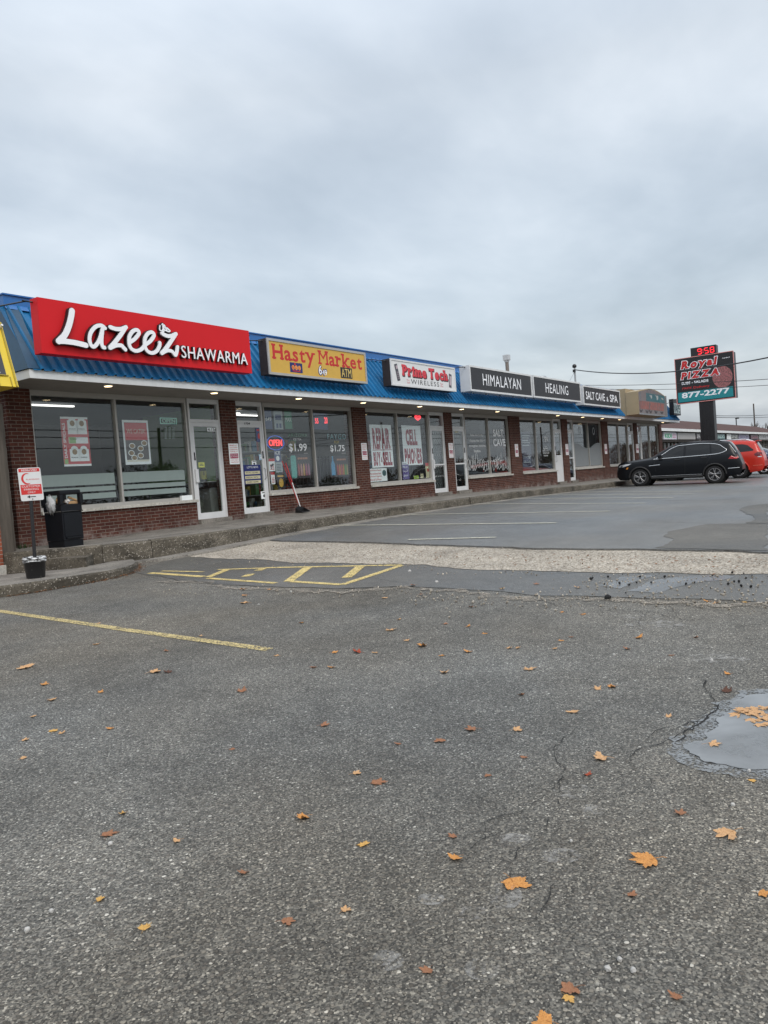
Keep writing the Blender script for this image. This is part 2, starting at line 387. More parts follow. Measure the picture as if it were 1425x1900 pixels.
def brickmat(name, b1, b2, mortar, flip=False):
    m, t, p, oc = newmat(name)
    s = N(t, 'ShaderNodeSeparateXYZ'); t.links.new(oc, s.inputs[0])
    cb = N(t, 'ShaderNodeCombineXYZ'); t.links.new(mth(t, 'ADD', s.outputs[0], s.outputs[1]), cb.inputs[0]); t.links.new(s.outputs[2], cb.inputs[1])
    br = N(t, 'ShaderNodeTexBrick'); t.links.new(cb.outputs[0], br.inputs['Vector'])
    br.inputs['Scale'].default_value = 1.0; br.inputs['Brick Width'].default_value = .205; br.inputs['Row Height'].default_value = .0665
    br.inputs['Mortar Size'].default_value = .0058; br.inputs['Mortar Smooth'].default_value = .25; br.inputs['Bias'].default_value = -.1
    br.inputs['Color1'].default_value = (*b1, 1); br.inputs['Color2'].default_value = (*b2, 1); br.inputs['Mortar'].default_value = (*mortar, 1)
    c = mixc(t, 1, br.outputs['Color'], ramp(t, noise(t, oc, 3, 6, .65), [(.3, .68), (.7, 1.25)]), 'MULTIPLY')
    c = mixc(t, 1, c, ramp(t, noise(t, oc, 45, 4, .7), [(.3, .8), (.7, 1.15)]), 'MULTIPLY')
    ef = ramp(t, noise(t, mapping(t, oc, (1, 1, 1.6)), 1.1, 6, .7, .5), [(.62, 0.0), (.8, .28)])
    c = mixc(t, ef, c, (.33, .27, .24))
    if name.startswith('red'):
        salt = mth(t, 'MULTIPLY', ramp(t, s.outputs[2], [(.04, 1.0), (.26, 0.0)]), ramp(t, noise(t, oc, 4, 6, .7, .4), [(.44, 0.0), (.66, .75)])); c = mixc(t, salt, c, (.34, .30, .28))
    t.links.new(c, p.inputs['Base Color']); p.inputs['Roughness'].default_value = .85; p.inputs['Specular IOR Level'].default_value = .25
    bumpn(t, p, mth(t, 'ADD', mth(t, 'MULTIPLY', br.outputs['Fac'], -1.0), mth(t, 'MULTIPLY', noise(t, oc, 60, 4, .7), .5)), .7, .008)
    return m
M_BRICK = brickmat('red_brown_brick', (.100, .034, .023), (.062, .021, .017), (.20, .165, .14))
M_NBRICK = brickmat('orange_brick', (.30, .085, .045), (.22, .065, .04), (.30, .26, .22))
def gravelmat():
    m, t, p, oc = newmat('gravel_limestone')
    r1, r2, _ = gray(t, voro(t, oc, 60, out='Color')); d = voro(t, oc, 60)
    c = ramp(t, r1, [(0, (.13, .11, .088)), (.35, (.335, .292, .235)), (.8, (.49, .437, .36)), (.97, (.575, .53, .455)), (1, (.64, .6, .55))])
    c = mixc(t, 1, c, ramp(t, noise(t, oc, 1.2, 6, .7, .5), [(.3, .70), (.55, 1.0), (.75, 1.2)]), 'MULTIPLY')
    c = mixc(t, ramp(t, noise(t, mapping(t, oc, (.6, 1.5, 1)), 5, 5, .7), [(.6, 0.0), (.72, .7)]), c, (.16, .13, .10))
    t.links.new(c, p.inputs['Base Color']); p.inputs['Roughness'].default_value = .9
    bumpn(t, p, mth(t, 'SUBTRACT', 1.0, d), .8, .015); return m
M_GRAV = gravelmat()
def paint(name, col, wear):
    """worn road paint: the wear shows the asphalt below through real gaps"""
    m, t, p, oc = newmat(name)
    c = mixc(t, 1, (*col,), ramp(t, noise(t, oc, 9, 5, .7), [(.3, .75), (.7, 1.15)]), 'MULTIPLY')
    t.links.new(c, p.inputs['Base Color']); p.inputs['Roughness'].default_value = .75
    a = mth(t, 'ADD', mth(t, 'MULTIPLY', noise(t, oc, 6, 4, .7), .5), mth(t, 'MULTIPLY', voro(t, oc, 75), .62))
    al = ramp(t, a, [(wear - .05, 1.0), (wear + .05, 0.0)])
    t.links.new(al, p.inputs['Alpha']); bumpn(t, p, voro(t, oc, 88), -.6, .006)
    return m
M_YEL = paint('yellow_paint_worn', (.56, .45, .21), .63); M_YEL2 = paint('pale_paint_faded', (.56, .54, .43), .655); M_YEL3 = paint('yellow_paint_fresh', (.64, .50, .20), .665)
def watermat(name='puddle_water', tint=(.02, .021, .022), alpha=.94):
    m, t, p, oc = newmat(name)
    p.inputs['Base Color'].default_value = (*tint, 1); p.inputs['Roughness'].default_value = .03; p.inputs['Specular IOR Level'].default_value = .5
    p.inputs['IOR'].default_value = 1.33
    t.links.new(ramp(t, noise(t, oc, 1.6, 4, .6, .4), [(.38, alpha * .62), (.58, alpha)]), p.inputs['Alpha'])
    bumpn(t, p, noise(t, oc, 5, 2, .5), .03, .01); return m
M_WATER = watermat('puddle_water', (.25, .26, .265), .95); M_DAMP = watermat('puddle_film', (.22, .225, .23), .75)  # pale tints put the sky's reflection into the water's base colour
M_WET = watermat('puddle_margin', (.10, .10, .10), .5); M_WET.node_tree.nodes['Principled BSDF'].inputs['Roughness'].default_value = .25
M_DAMP.node_tree.nodes['Principled BSDF'].inputs['Roughness'].default_value = .16
M_CRACK = mat('crack_dark', (.012, .012, .012), .95, var=.3)
M_ALU = mat('aluminium_frame', (.44, .425, .40), .45, .25, var=.08, vs_=3)
M_ALUW = mat('white_painted_metal', (.66, .67, .68), .45, 0, var=.07, vs_=3)
M_FASCIA = mat('fascia_white', (.70, .72, .73), .5, var=.10, vs_=5, stretch=(1, 1, .15))
M_SOFFIT = mat('soffit_board', (.27, .25, .225), .8, var=.12, vs_=2.5)
M_BLUE = mat('blue_roof_metal', (.008, .128, .30), .5, .0, spec=.3, var=.34, vs_=2.6, stretch=(2.6, .4, .25), coat=.1)
M_BLUE2 = mat('blue_band_metal', (.018, .14, .42), .35, 0, var=.10, vs_=2, coat=.2)
M_DKBLUE = mat('dark_blue_cap_metal', (.012, .06, .12), .4, 0, var=.15)
M_RED = mat('sign_red', (.62, .014, .020), .5, spec=.22, var=.04, vs_=1.2)
M_WHITE = mat('letter_white', (.88, .90, .94), .4, var=.02)
M_BLACK = mat('black_plastic', (.010, .010, .012), .45, var=.15)
M_BLKMET = mat('black_painted_metal', (.016, .016, .018), .42, .0, var=.25, vs_=8)
M_ROOFGR = mat('roof_gravel', (.20, .19, .18), .9)
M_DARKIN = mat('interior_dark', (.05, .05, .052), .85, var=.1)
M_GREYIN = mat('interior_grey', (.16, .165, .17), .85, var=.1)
M_GREENIN = mat('interior_green', (.20, .36, .13), .75, var=.05)
M_LAMP = mat('lamp_warm', (.9, .8, .6), .4, var=0, emit=(1, .74, .42), es=4.5)
M_TUBE = mat('lamp_tube', (.9, .9, .9), .4, var=0, emit=(1, .97, .92), es=2.2)
M_STEEL = mat('galvanised_steel', (.42, .43, .44), .42, .8, var=.15, vs_=5)
M_RUST = mat('brown_pipe', (.16, .12, .09), .6, .3, var=.25)
def glassmat(name, tint, refl=1.0, ior=1.62):
    m = bpy.data.materials.new(name); m.use_nodes = True; t = m.node_tree; t.nodes.clear()
    fr = N(t, 'ShaderNodeFresnel'); ge = N(t, 'ShaderNodeNewGeometry'); t.links.new(mth(t, 'ADD', ior, mth(t, 'MULTIPLY', ge.outputs['Backfacing'], 1 / ior - ior)), fr.inputs['IOR'])
    tr = N(t, 'ShaderNodeBsdfTransparent'); tr.inputs[0].default_value = (*tint, 1)
    gl = N(t, 'ShaderNodeBsdfGlossy'); gl.inputs['Roughness'].default_value = 0.0; gl.inputs[0].default_value = (.97, .99, 1, 1)
    oc = N(t, 'ShaderNodeTexCoord').outputs['Object']
    bn = N(t, 'ShaderNodeBump'); bn.inputs['Strength'].default_value = .012; bn.inputs['Distance'].default_value = .05
    t.links.new(noise(t, oc, .9, 1), bn.inputs['Height']); t.links.new(bn.outputs[0], gl.inputs['Normal'])
    mx = N(t, 'ShaderNodeMixShader'); t.links.new(mth(t, 'MULTIPLY', fr.outputs[0], refl), mx.inputs[0]); t.links.new(tr.outputs[0], mx.inputs[1]); t.links.new(gl.outputs[0], mx.inputs[2])
    o = N(t, 'ShaderNodeOutputMaterial'); t.links.new(mx.outputs[0], o.inputs[0]); return m
M_GLASS = glassmat('window_glass', (.95, .97, .97), 1.0, 1.55)
# ------------------------------------------------------------------ setting: ground sheets
def sheet(name, poly, mt, lift, cell=.4, thick=0.0, kind=True):
    """a flat outline (world x,y) draped on the ground"""
    bm = bmesh.new()
    vs_ = [bm.verts.new((p[0], p[1], 0)) for p in poly]
    bm.faces.new(vs_)
    x0, x1 = min(p[0] for p in poly), max(p[0] for p in poly); y0, y1 = min(p[1] for p in poly), max(p[1] for p in poly)
    for ax, a, b_ in ((0, x0, x1), (1, y0, y1)):
        n = int((b_ - a) / cell)
        for i in range(1, n + 1):
            co = [0, 0, 0]; no = [0, 0, 0]; co[ax] = a + (b_ - a) * i / (n + 1); no[ax] = 1
            bmesh.ops.bisect_plane(bm, geom=bm.verts[:] + bm.edges[:] + bm.faces[:], plane_co=co, plane_no=no)
    if thick:
        edges = [e for e in bm.edges if len(e.link_faces) == 1]
        ret = bmesh.ops.extrude_edge_only(bm, edges=edges)
        low = {v for v in ret['geom'] if isinstance(v, bmesh.types.BMVert)}
    else: low = set()
    for v in bm.verts: v.co.z = g(v.co.x, v.co.y) + lift - (thick if v in low else 0)
    bmesh.ops.triangulate(bm, faces=[f for f in bm.faces if len(f.verts) > 4])
    mb = MB(); mb.bm(bm)
    return struct(name, mb, mt) if kind else mb
def jag(pts, amp, step=.12, seed=1, closed=True):
    rn = random.Random(seed); out = []
    n = len(pts)
    for i in range(n if closed else n - 1):
        a, c = Vector(pts[i]), Vector(pts[(i + 1) % n]); L = (c - a).length; k = max(1, int(L / step))
        nrm = Vector((-(c - a).y, (c - a).x)).normalized() if L > 0 else Vector((0, 0)); w = 0
        for j in range(k):
            w = .6 * w + rn.uniform(-amp, amp); e = min(1, min(j, k - j) / 2)
            out.append(tuple(a.lerp(c, j / k) + nrm * w * e))
    if not closed: out.append(tuple(pts[-1]))
    return out
def px2(pts): return [on_g(*p).xy[:] for p in pts]
xs = [-900, -350, -120, -50, -20] + [-6 + .5 * i for i in range(133)] + [63, 70, 80, 95, 115, 150, 220, 400, 900, 1800]
ys = [-900, -350, -120, -60, -40, -30, -24] + [-20 + .5 * i for i in range(57)] + [10, 14, 20, 40, 100, 300, 900]
gb = MB(); gb.add([(x, y, g(x, y)) for y in ys for x in xs], [(j * len(xs) + i, j * len(xs) + i + 1, (j + 1) * len(xs) + i + 1, (j + 1) * len(xs) + i) for j in range(len(ys) - 1) for i in range(len(xs) - 1)], True)
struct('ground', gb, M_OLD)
# newer asphalt beyond the gravel trench, a slab with a broken edge
edge = px2([(466, 1004), (560, 1007), (640, 1008.5), (713, 1010.5), (850, 1016), (980, 1021), (1080, 1022.5), (1180, 1022.5), (1240, 1024.5), (1300, 1025), (1425, 1029.5)])
e0 = edge[-1]
lot = jag(edge + [(e0[0] + .2, -16), (e0[0] + 1, -19.5)], .035, .15, 3, False)[:-1] + [(e0[0] + 1, -19.5), (58, -19.5), (58, -2.6), (edge[0][0] + .2, -2.6)]
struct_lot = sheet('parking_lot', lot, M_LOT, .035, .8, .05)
gtop = [(q[0] + .25, q[1]) for q in edge]
gbot = px2([(312, 1027), (330, 1033), (420, 1038), (520, 1043), (640, 1046), (750, 1048), (860, 1057), (960, 1060), (1080, 1063), (1250, 1064), (1425, 1066)])
ge = gbot[-1]
grav = [gtop[0]] + gtop[1:] + [(gtop[-1][0], -19)] + [(ge[0], -19)] + jag(gbot[::-1], .06, .15, 5, False) + [(gtop[0][0] - 1.2, -2.45)]
sheet('gravel_strip', grav, M_GRAV, .010, .4)
abot = px2([(245, 1062), (330, 1078), (420, 1086), (520, 1090), (620, 1093), (700, 1090), (760, 1089), (830, 1092), (900, 1096), (1000, 1106), (1100, 1107), (1200, 1111), (1300, 1112), (1425, 1119)])
gb2 = [(q[0] + .12, q[1]) for q in gbot]
apron = [(gb2[0][0] + .1, -2.5)] + gb2 + [(ge[0] + .12, -19), (abot[-1][0], -19)] + jag(abot[::-1], .035, .13, 9, False)
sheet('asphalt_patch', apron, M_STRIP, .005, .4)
# crumbled seam between old asphalt and the patch
def seam(name, pxs, w, mt, lift, seed, step=.1):
    rn = random.Random(seed); P = [Vector(p) for p in px2(pxs)]; out = []
    for i in range(len(P) - 1):
        L = (P[i + 1] - P[i]).length; k = max(1, int(L / step))
        for j in range(k): out.append(P[i].lerp(P[i + 1], j / k))
    out.append(P[-1]); mb = MB(); A = []; w1 = 0; wander = 0
    for i, p in enumerate(out):
        d = (out[min(i + 1, len(out) - 1)] - out[max(i - 1, 0)]).normalized(); nr = Vector((-d.y, d.x)); w1 = .7 * w1 + rn.uniform(-1, 1) * w * .8
        wander = .7 * wander + rn.uniform(-1, 1) * (.02 if w < .008 else .008) * (w < .02)
        p = p + nr * wander
        ww = w * (.52 if w < .02 else 1) * rn.uniform(.1, 1.0) * (1 if 0 < i < len(out) - 1 else .1)
        for sg in (1, -1):
            q = p + nr * (w1 + sg * ww); A.append((q.x, q.y, g(q.x, q.y) + lift))
    mb.add(A, [(2 * i, 2 * i + 1, 2 * i + 3, 2 * i + 2) for i in range(len(out) - 1)])
    return struct(name, mb, mt)
sm = [(300, 1078), (420, 1090), (520, 1095), (620, 1098), (700, 1096), (760, 1094), (830, 1098), (900, 1103), (1000, 1113), (1100, 1115), (1200, 1120), (1300, 1122), (1425, 1128)]
M_SEAM = paint('crumbled_edge', (.30, .265, .22), .56); M_SEAM.node_tree.nodes['Principled BSDF'].inputs['Roughness'].default_value = .95
seam('crumbled_seam', sm, .11, M_SEAM, .009, 4, .07)
seam('asphalt_crack', [(p[0], p[1] - 5) for p in sm], .009, M_CRACK, .012, 6)
seam('asphalt_crack', [(466, 1004.5), (640, 1009.5), (713, 1011.5), (850, 1017), (980, 1022)], .012, M_CRACK, .014, 8)
CR = [([(1170, 1258), (1200, 1262), (1300, 1255), (1318, 1268), (1303, 1275), (1310, 1290), (1332, 1312), (1318, 1335), (1290, 1355), (1262, 1368), (1215, 1382), (1180, 1396), (1162, 1420)], .007),
      ([(1336, 1308), (1330, 1322), (1314, 1334), (1304, 1346), (1284, 1354), (1270, 1368), (1252, 1378)], .013), ([(1309, 1260), (1306, 1272), (1300, 1276)], .010), ([(1240, 1362), (1275, 1340), (1300, 1338), (1330, 1318)], .008), ([(1195, 1376), (1240, 1352), (1262, 1350)], .005),
      ([(1062, 1352), (1040, 1368), (1030, 1382), (1065, 1432), (1040, 1465), (1000, 1490), (940, 1516), (915, 1532), (870, 1580)], .005),
      ([(1060, 1440), (1030, 1490), (1018, 1532), (960, 1590), (930, 1640)], .004),
      ([(935, 1696), (950, 1700), (1000, 1708), (1030, 1680), (1048, 1640)], .003), ([(1180, 1396), (1210, 1470), (1160, 1475), (1120, 1470), (1090, 1490)], .003),
      ([(740, 1088), (800, 1078), (900, 1076), (1000, 1068), (1080, 1064)], .006), ([(640, 1068), (700, 1075), (760, 1085)], .006),
      ([(700, 960.5), (900, 968), (1050, 972), (1200, 972), (1425, 979)], .012), ([(1000, 931), (1150, 932), (1425, 930)], .014),
      ([(1000, 1112), (1060, 1130), (1110, 1132), (1200, 1135), (1260, 1150), (1340, 1160), (1425, 1158)], .006), ([(1060, 1130), (1010, 1148), (960, 1140), (880, 1118)], .005),
      ([(1200, 1135), (1180, 1165), (1240, 1180), (1330, 1190)], .004), ([(545, 1210), (620, 1175), (700, 1150), (790, 1120)], .003), ([(1260, 1150), (1245, 1125), (1280, 1112)], .004)]
for i, (c, w) in enumerate(CR): seam('asphalt_crack', c, w, M_CRACK, .006 if max(p[1] for p in c) > 1110 else .041 if max(p[1] for p in c) < 1000 else .011, 20 + i, .035 if max(p[1] for p in c) > 1150 else .1)
rn = random.Random(55)
for k in range(26):
    x_, y_ = rn.uniform(690, 1400), rn.uniform(1108, 1160); pl = [(x_, y_)]
    for q in range(rn.choice((2, 3, 4))): x_ += rn.uniform(8, 40) * rn.choice((1, 1, -1)); y_ += rn.uniform(-9, 9); pl.append((x_, min(max(y_, 1104), 1168)))
    seam('asphalt_crack', pl, rn.choice((.004, .006, .007)), M_SEAM if k % 3 else M_CRACK, .006 + .0003 * k, 100 + k, .05)
# puddles and damp film
pud = px2([(1440, 1287), (1425, 1288), (1395, 1291), (1370, 1301), (1352, 1312), (1345, 1330), (1335, 1345), (1312, 1362), (1285, 1380), (1268, 1390), (1280, 1400), (1300, 1412), (1330, 1420), (1370, 1428), (1400, 1431), (1425, 1430), (1560, 1425), (1640, 1370), (1560, 1300)])
def grow(poly, d): c_ = Vector((sum(p[0] for p in poly) / len(poly), sum(p[1] for p in poly) / len(poly))); return [tuple(Vector(p) + (Vector(p) - c_).normalized() * d) for p in poly]
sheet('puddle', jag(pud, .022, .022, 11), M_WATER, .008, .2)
_t = M_WET.node_tree; _p = _t.nodes['Principled BSDF']; _p.inputs['Base Color'].default_value = (.22, .228, .232, 1); _p.inputs['Roughness'].default_value = .06  # margin tint likewise carries the sky's reflection in its base colour
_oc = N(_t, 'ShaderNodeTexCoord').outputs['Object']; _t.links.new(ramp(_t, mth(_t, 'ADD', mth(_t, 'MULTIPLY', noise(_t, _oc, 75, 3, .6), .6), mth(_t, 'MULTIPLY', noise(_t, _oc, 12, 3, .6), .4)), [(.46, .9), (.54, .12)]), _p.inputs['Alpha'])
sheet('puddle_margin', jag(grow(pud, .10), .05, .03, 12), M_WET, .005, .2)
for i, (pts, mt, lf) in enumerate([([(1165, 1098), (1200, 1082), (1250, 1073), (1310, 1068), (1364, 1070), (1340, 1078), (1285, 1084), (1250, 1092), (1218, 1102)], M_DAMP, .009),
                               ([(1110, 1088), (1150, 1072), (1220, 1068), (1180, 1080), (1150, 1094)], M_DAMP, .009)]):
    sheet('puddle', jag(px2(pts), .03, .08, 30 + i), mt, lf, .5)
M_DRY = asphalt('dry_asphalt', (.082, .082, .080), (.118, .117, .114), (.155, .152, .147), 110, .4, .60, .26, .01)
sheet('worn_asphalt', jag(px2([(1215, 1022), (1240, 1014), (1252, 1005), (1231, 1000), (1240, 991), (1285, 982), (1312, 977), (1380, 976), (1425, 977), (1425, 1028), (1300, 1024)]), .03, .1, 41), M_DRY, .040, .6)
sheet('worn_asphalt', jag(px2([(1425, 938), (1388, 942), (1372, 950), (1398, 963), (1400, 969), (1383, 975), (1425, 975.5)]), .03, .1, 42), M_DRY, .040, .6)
# chalky white marks on the old asphalt
mt_, t_, p_, oc_ = newmat('chalk_stain'); p_.inputs['Base Color'].default_value = (.40, .39, .37, 1); p_.inputs['Roughness'].default_value = .9
t_.links.new(ramp(t_, mth(t_, 'ADD', mth(t_, 'MULTIPLY', noise(t_, oc_, 14, 5, .7, .6), .72), mth(t_, 'MULTIPLY', noise(t_, oc_, 80, 4, .7), .28)), [(.48, 0.0), (.60, .45)]), p_.inputs['Alpha'])
for i_, (x_, y_, rx, ry) in enumerate(((938, 1664, 32, 26), (1098, 1506, 26, 13), (1065, 1470, 40, 14), (880, 1700, 34, 18), (800, 1670, 26, 12), (895, 1800, 34, 22), (1040, 1590, 40, 14), (1215, 1160, 60, 7), (1330, 1222, 60, 9), (1190, 1145, 40, 5), (720, 1785, 30, 20), (960, 1560, 36, 12))):
    sheet('chalk_stain', jag(px2([(x_ + rx * math.cos(k * .52), y_ + ry * math.sin(k * .52)) for k in range(12)]), .06, .03, 60 + i_), mt_, .0035 + .0002 * i_, .3)
# painted lines
def line(pxa, pxb, w, mt, lift, name='painted_line', curve=0):
    a, c = Vector(on_g(*pxa).xy), Vector(on_g(*pxb).xy); d = (c - a).normalized(); nr = Vector((-d.y, d.x)) * w / 2
    return sheet(name, [tuple(a + nr), tuple(a - nr), tuple(c - nr), tuple(c + nr)], mt, lift, .5)
line((-30, 1130), (214, 1166), .10, M_YEL, .005); line((214, 1166.5), (500, 1206), .10, M_YEL, .005)
H = .0098
for a, c, w in [((278, 1064), (378, 1071), .11), ((300, 1060.5), (378, 1062), .06), ((385, 1074), (512, 1083), .09), ((540, 1080), (634, 1086), .10), ((404, 1058), (490, 1055), .08), ((490, 1054.5), (745, 1049.5), .09),
                ((386, 1072), (424, 1057), .11), ((478, 1060), (490, 1055), .12), ((455, 1071), (466, 1066), .12), ((535, 1080), (572, 1053), .13), ((643, 1073), (670, 1051), .13), ((635, 1086), (745, 1050), .10)]:
    line(a, c, w, M_YEL3, H)
for k, (a, c) in enumerate([((758, 1006), (920, 1002)), ((565, 981), (1033, 974.6)), ((707.6, 960), (1132, 952.2)), ((829.7, 940), (1198, 937)), ((944, 928), (1249, 926.8)), ((1010, 921), (1290, 919.5)), ((1060, 915.5), (1320, 914))]):
    line(a, c, .10, M_YEL2, .046)
line((705, 961.5), (722, 958.5), .12, M_YEL, .040)
# walkway and kerb
KX = [7.0, 8.7, 11.6, 13, 14.2, 18.5, 24, 32, 49]; KZ = [-.67, -.675, -.612, -.606, -.59, -.588, -.595, -.69, -.76]
def zw(x): return E + smooth_interp(x, KX, KZ)
def zk(x): return E + smooth_interp(x, [7, 8.9, 11.3, 14.7, 21, 31.7, 49], [-.675, -.672, -.668, -.632, -.612, -.735, -.80])
KL = [(6.45, -.55), (6.62, -1.25), (7.0, -1.72), (7.6, -2.25), (8.3, -2.62), (9.2, -2.75)] + [(9.2 + i * 1.0, -2.75 - .0 * i) for i in range(1, 44)]
wk = MB(); inn = []; out = []
for i, (x, y) in enumerate(KL):
    q0, q1 = Vector(KL[max(i - 1, 0)]), Vector(KL[min(i + 1, len(KL) - 1)]); d = (q1 - q0).normalized(); nr = Vector((-d.y, d.x))
    p = Vector((x, y)) + nr * .16; inn.append((p.x, p.y, zk(x))); out.append((x, y, zk(x)))
wall_ = [(max(7.3, p[0] + (0 if p[0] > 9 else (9 - p[0]) * .2)), .12, zw(p[0])) for p in inn]
n = len(KL)
mid = [tuple(Vector(a).lerp(Vector(b_), .55)) for a, b_ in zip(inn, wall_)]
wk.add(inn + mid + wall_, [(i, i + 1, n + i + 1, n + i) for i in range(n - 1)] + [(n + i, n + i + 1, 2 * n + i + 1, 2 * n + i) for i in range(n - 1)], True)
struct('walkway', wk, M_WALK)
kb = MB(); rn = random.Random(5)
i = 0
while i < n - 1:
    j = min(n - 1, i + (1 if i < 6 else 3)); dz = rn.uniform(-.008, .008); dy = rn.uniform(-.012, .012)
    ch = .025
    for q in range(i, j):
        for s0 in range(2):
            a, c = Vector(out[q]).lerp(Vector(out[q + 1]), s0 / 2), Vector(out[q]).lerp(Vector(out[q + 1]), (s0 + 1) / 2); ai, ci = Vector(inn[q]).lerp(Vector(inn[q + 1]), s0 / 2), Vector(inn[q]).lerp(Vector(inn[q + 1]), (s0 + 1) / 2)
            if q == j - 1 and s0 == 1: c = c - (c - a) * .022; ci = ci - (ci - ai) * .022
            up = Vector((0, 0, 1)); na, nc = (a - ai).normalized(), (c - ci).normalized()
            prof = lambda o_, i_, nn_: [i_ + up * (dz + .003), o_ - nn_ * (ch - dy) + up * (dz + .003), o_ + nn_ * dy - up * (ch - dz), Vector((o_.x + nn_.x * (.03 + dy), o_.y + nn_.y * (.03 + dy), g(o_.x, o_.y) - .1)), Vector((i_.x, i_.y, g(i_.x, i_.y) - .1))]
            A, B = prof(a, ai, na), prof(c, ci, nc)
            kb.add(A + B, [(k, k + 1, 6 + k, 5 + k) for k in range(4)] + [(4, 3, 2, 1, 0), (5, 6, 7, 8, 9)])
    i = j
struct('kerb', kb, M_KERB)
# gutter apron of concrete in front of the kerb
gt = MB(); gi = []; go = []
for i, (x, y) in enumerate(KL):
    if x < 7.4: continue
    w = interp(x, [7.4, 9, 12, 20, 30], [.25, .42, .40, .3, .25])
    gi.append((x, y + .05, g(x, y) + .044)); go.append((x, y - w, g(x, y - w) + .0425))
m_ = len(gi); gt.add(gi + go + [(p[0], p[1] - .01, p[2] - .05) for p in go], [(i, i + 1, m_ + i + 1, m_ + i) for i in range(m_ - 1)] + [(m_ + i, m_ + i + 1, 2 * m_ + i + 1, 2 * m_ + i) for i in range(m_ - 1)])
struct('gutter', gt, M_WALK)
# raised pavement tongue with a rounded nose, and the low slab behind it
isl = [(-4, -2.9), (3, -3.0)] + [on_z(*p, E - 1.085).xy[:] for p in [(0, 1106), (75, 1096), (150, 1084), (205, 1075), (240, 1067), (254, 1061), (257, 1056), (250, 1051), (238, 1050)]]
pt = [Vector(p) for p in isl] + [Vector((6.9, -2.62)), Vector((6.55, -2.2)), Vector((5.8, -1.5)), Vector((-4, -1.5))]
ib = MB(); top = []; tz = lambda q: E - .955 + .0 * q.x
cc_ = Vector((4.5, -2.6))
ringo = [(p.x, p.y, tz(p) - .15 - .06) for p in pt]; ringm = [(p.x, p.y, tz(p) - .03) for p in pt]
ringi = [((p + (cc_ - p).normalized() * .035).x, (p + (cc_ - p).normalized() * .035).y, tz(p)) for p in pt]
k_ = len(pt); ib.add(ringo + ringm + ringi, [(i, (i + 1) % k_, k_ + (i + 1) % k_, k_ + i) for i in range(k_)] + [(k_ + i, k_ + (i + 1) % k_, 2 * k_ + (i + 1) % k_, 2 * k_ + i) for i in range(k_)] + [])
struct('kerb', ib, M_KERB)
ib = MB(); ib.add(ringi, [tuple(range(k_))]); struct('pavement', ib, M_WALK)
sb = MB(); s1 = on_z(12, 1056, E - .94); s2 = on_z(116, 1052, E - .94); s3 = on_z(150, 1036, E - .80)
sb.prism([(5.3, s1.y + .1, E - 1.1), (s1.x, s1.y, E - 1.1), (s2.x, s2.y, E - 1.1), (s3.x + .15, s3.y + .1, E - 1.1), (8.0, -1.6, E - 1.1), (8.0, -.2, E - 1.1), (5.3, -.2, E - 1.1)], (0, 0, .295))
struct('step_slab', sb, M_KERB)
# ------------------------------------------------------------------ the strip of shops
B = thing('shop_building', (28, 0, E - .7), 'long brown brick strip of shops with blue metal mansard roof and white fascia', 'building')
DOORS = [(11.64, 12.58, 1), (13.07, 14.0, 1), (21.84, 22.78, -1), (23.27, 24.2, 1), (32.2, 33.07, -1), (33.73, 34.48, 1), (42.54, 43.48, -1), (44.11, 44.9, 1)]
WINS = [(7.92, 9.76, 11.6), (14.04, 15.92, 17.64), (18.26, 19.96, 21.8), (24.24, 26.04, 27.74), (28.7, 30.33, 32.16), (34.52, 36.48, 38.27), (39.17, 40.96, 42.5), (44.94, 46.6, 48.37)]
COLS = [(7.45, 7.92), (12.58, 13.07), (17.64, 18.26), (22.78, 23.27), (27.74, 28.7), (33.07, 33.73), (38.27, 39.17), (43.48, 44.11), (48.37, 49.0)]
ZS, ZT, ZSOF = E - .12, E + 2.16, E + 2.215
wl = MB()
for (a, c) in COLS: wl.box(a, c, -.004, .34, E - 1.0, ZSOF - .003)
for (a, m_, c) in WINS:
    lo = a - (.04 if abs(a - 14.04) < .01 or a in (24.24, 34.52, 44.94) else 0); hi = c + (.04 if c in (11.6, 21.8, 32.16, 42.5) else 0)
    wl.box(lo + .0015, hi - .0015, 0, .3, E - 1.0, ZS)
wl.build('wall', M_BRICK, B)
blk = MB(); z = E - 1.0; k = 0        # block-work end wall, toothed into the brick corner
while z < ZSOF - .1:
    blk.box(7.425 - (.0), 7.4485, (.22 if k % 2 else .11), .75, z + .004, z + .19); z += .195; k += 1
blk.build('end_wall', M_BLOCK, B)
sh = MB(); sh.box(7.46, 48.95, 11.8, 12, E - 1, E + 3.5); sh.box(7.47, 7.6, .4, 11.8, E - 1, E + 3.5); sh.box(48.8, 48.94, .4, 11.8, E - 1, E + 3.5)
sh.build('rear_wall', M_BLOCK, B)
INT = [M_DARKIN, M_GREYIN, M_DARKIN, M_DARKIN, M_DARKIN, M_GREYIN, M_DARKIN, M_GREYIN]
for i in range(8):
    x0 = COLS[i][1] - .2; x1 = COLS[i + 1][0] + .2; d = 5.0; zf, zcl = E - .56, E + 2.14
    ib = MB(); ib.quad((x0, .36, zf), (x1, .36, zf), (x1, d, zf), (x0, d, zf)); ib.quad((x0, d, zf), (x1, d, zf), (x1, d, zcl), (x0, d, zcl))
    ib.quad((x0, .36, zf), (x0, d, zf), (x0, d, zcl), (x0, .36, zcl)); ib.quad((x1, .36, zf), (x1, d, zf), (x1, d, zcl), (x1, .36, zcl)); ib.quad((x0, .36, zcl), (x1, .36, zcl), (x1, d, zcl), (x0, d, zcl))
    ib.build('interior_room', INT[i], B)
m = MB(); m.box(12.70, 12.775, .37, 3.0, E - .559, E + 2.139); m.build('green_wall', M_GREENIN, B)
def pane(p, x0, x1, z0, z1, y=.10):
    m = MB(); m.box(x0, x1, y, y + .012, z0, z1); return m.build('pane', M_GLASS, p)
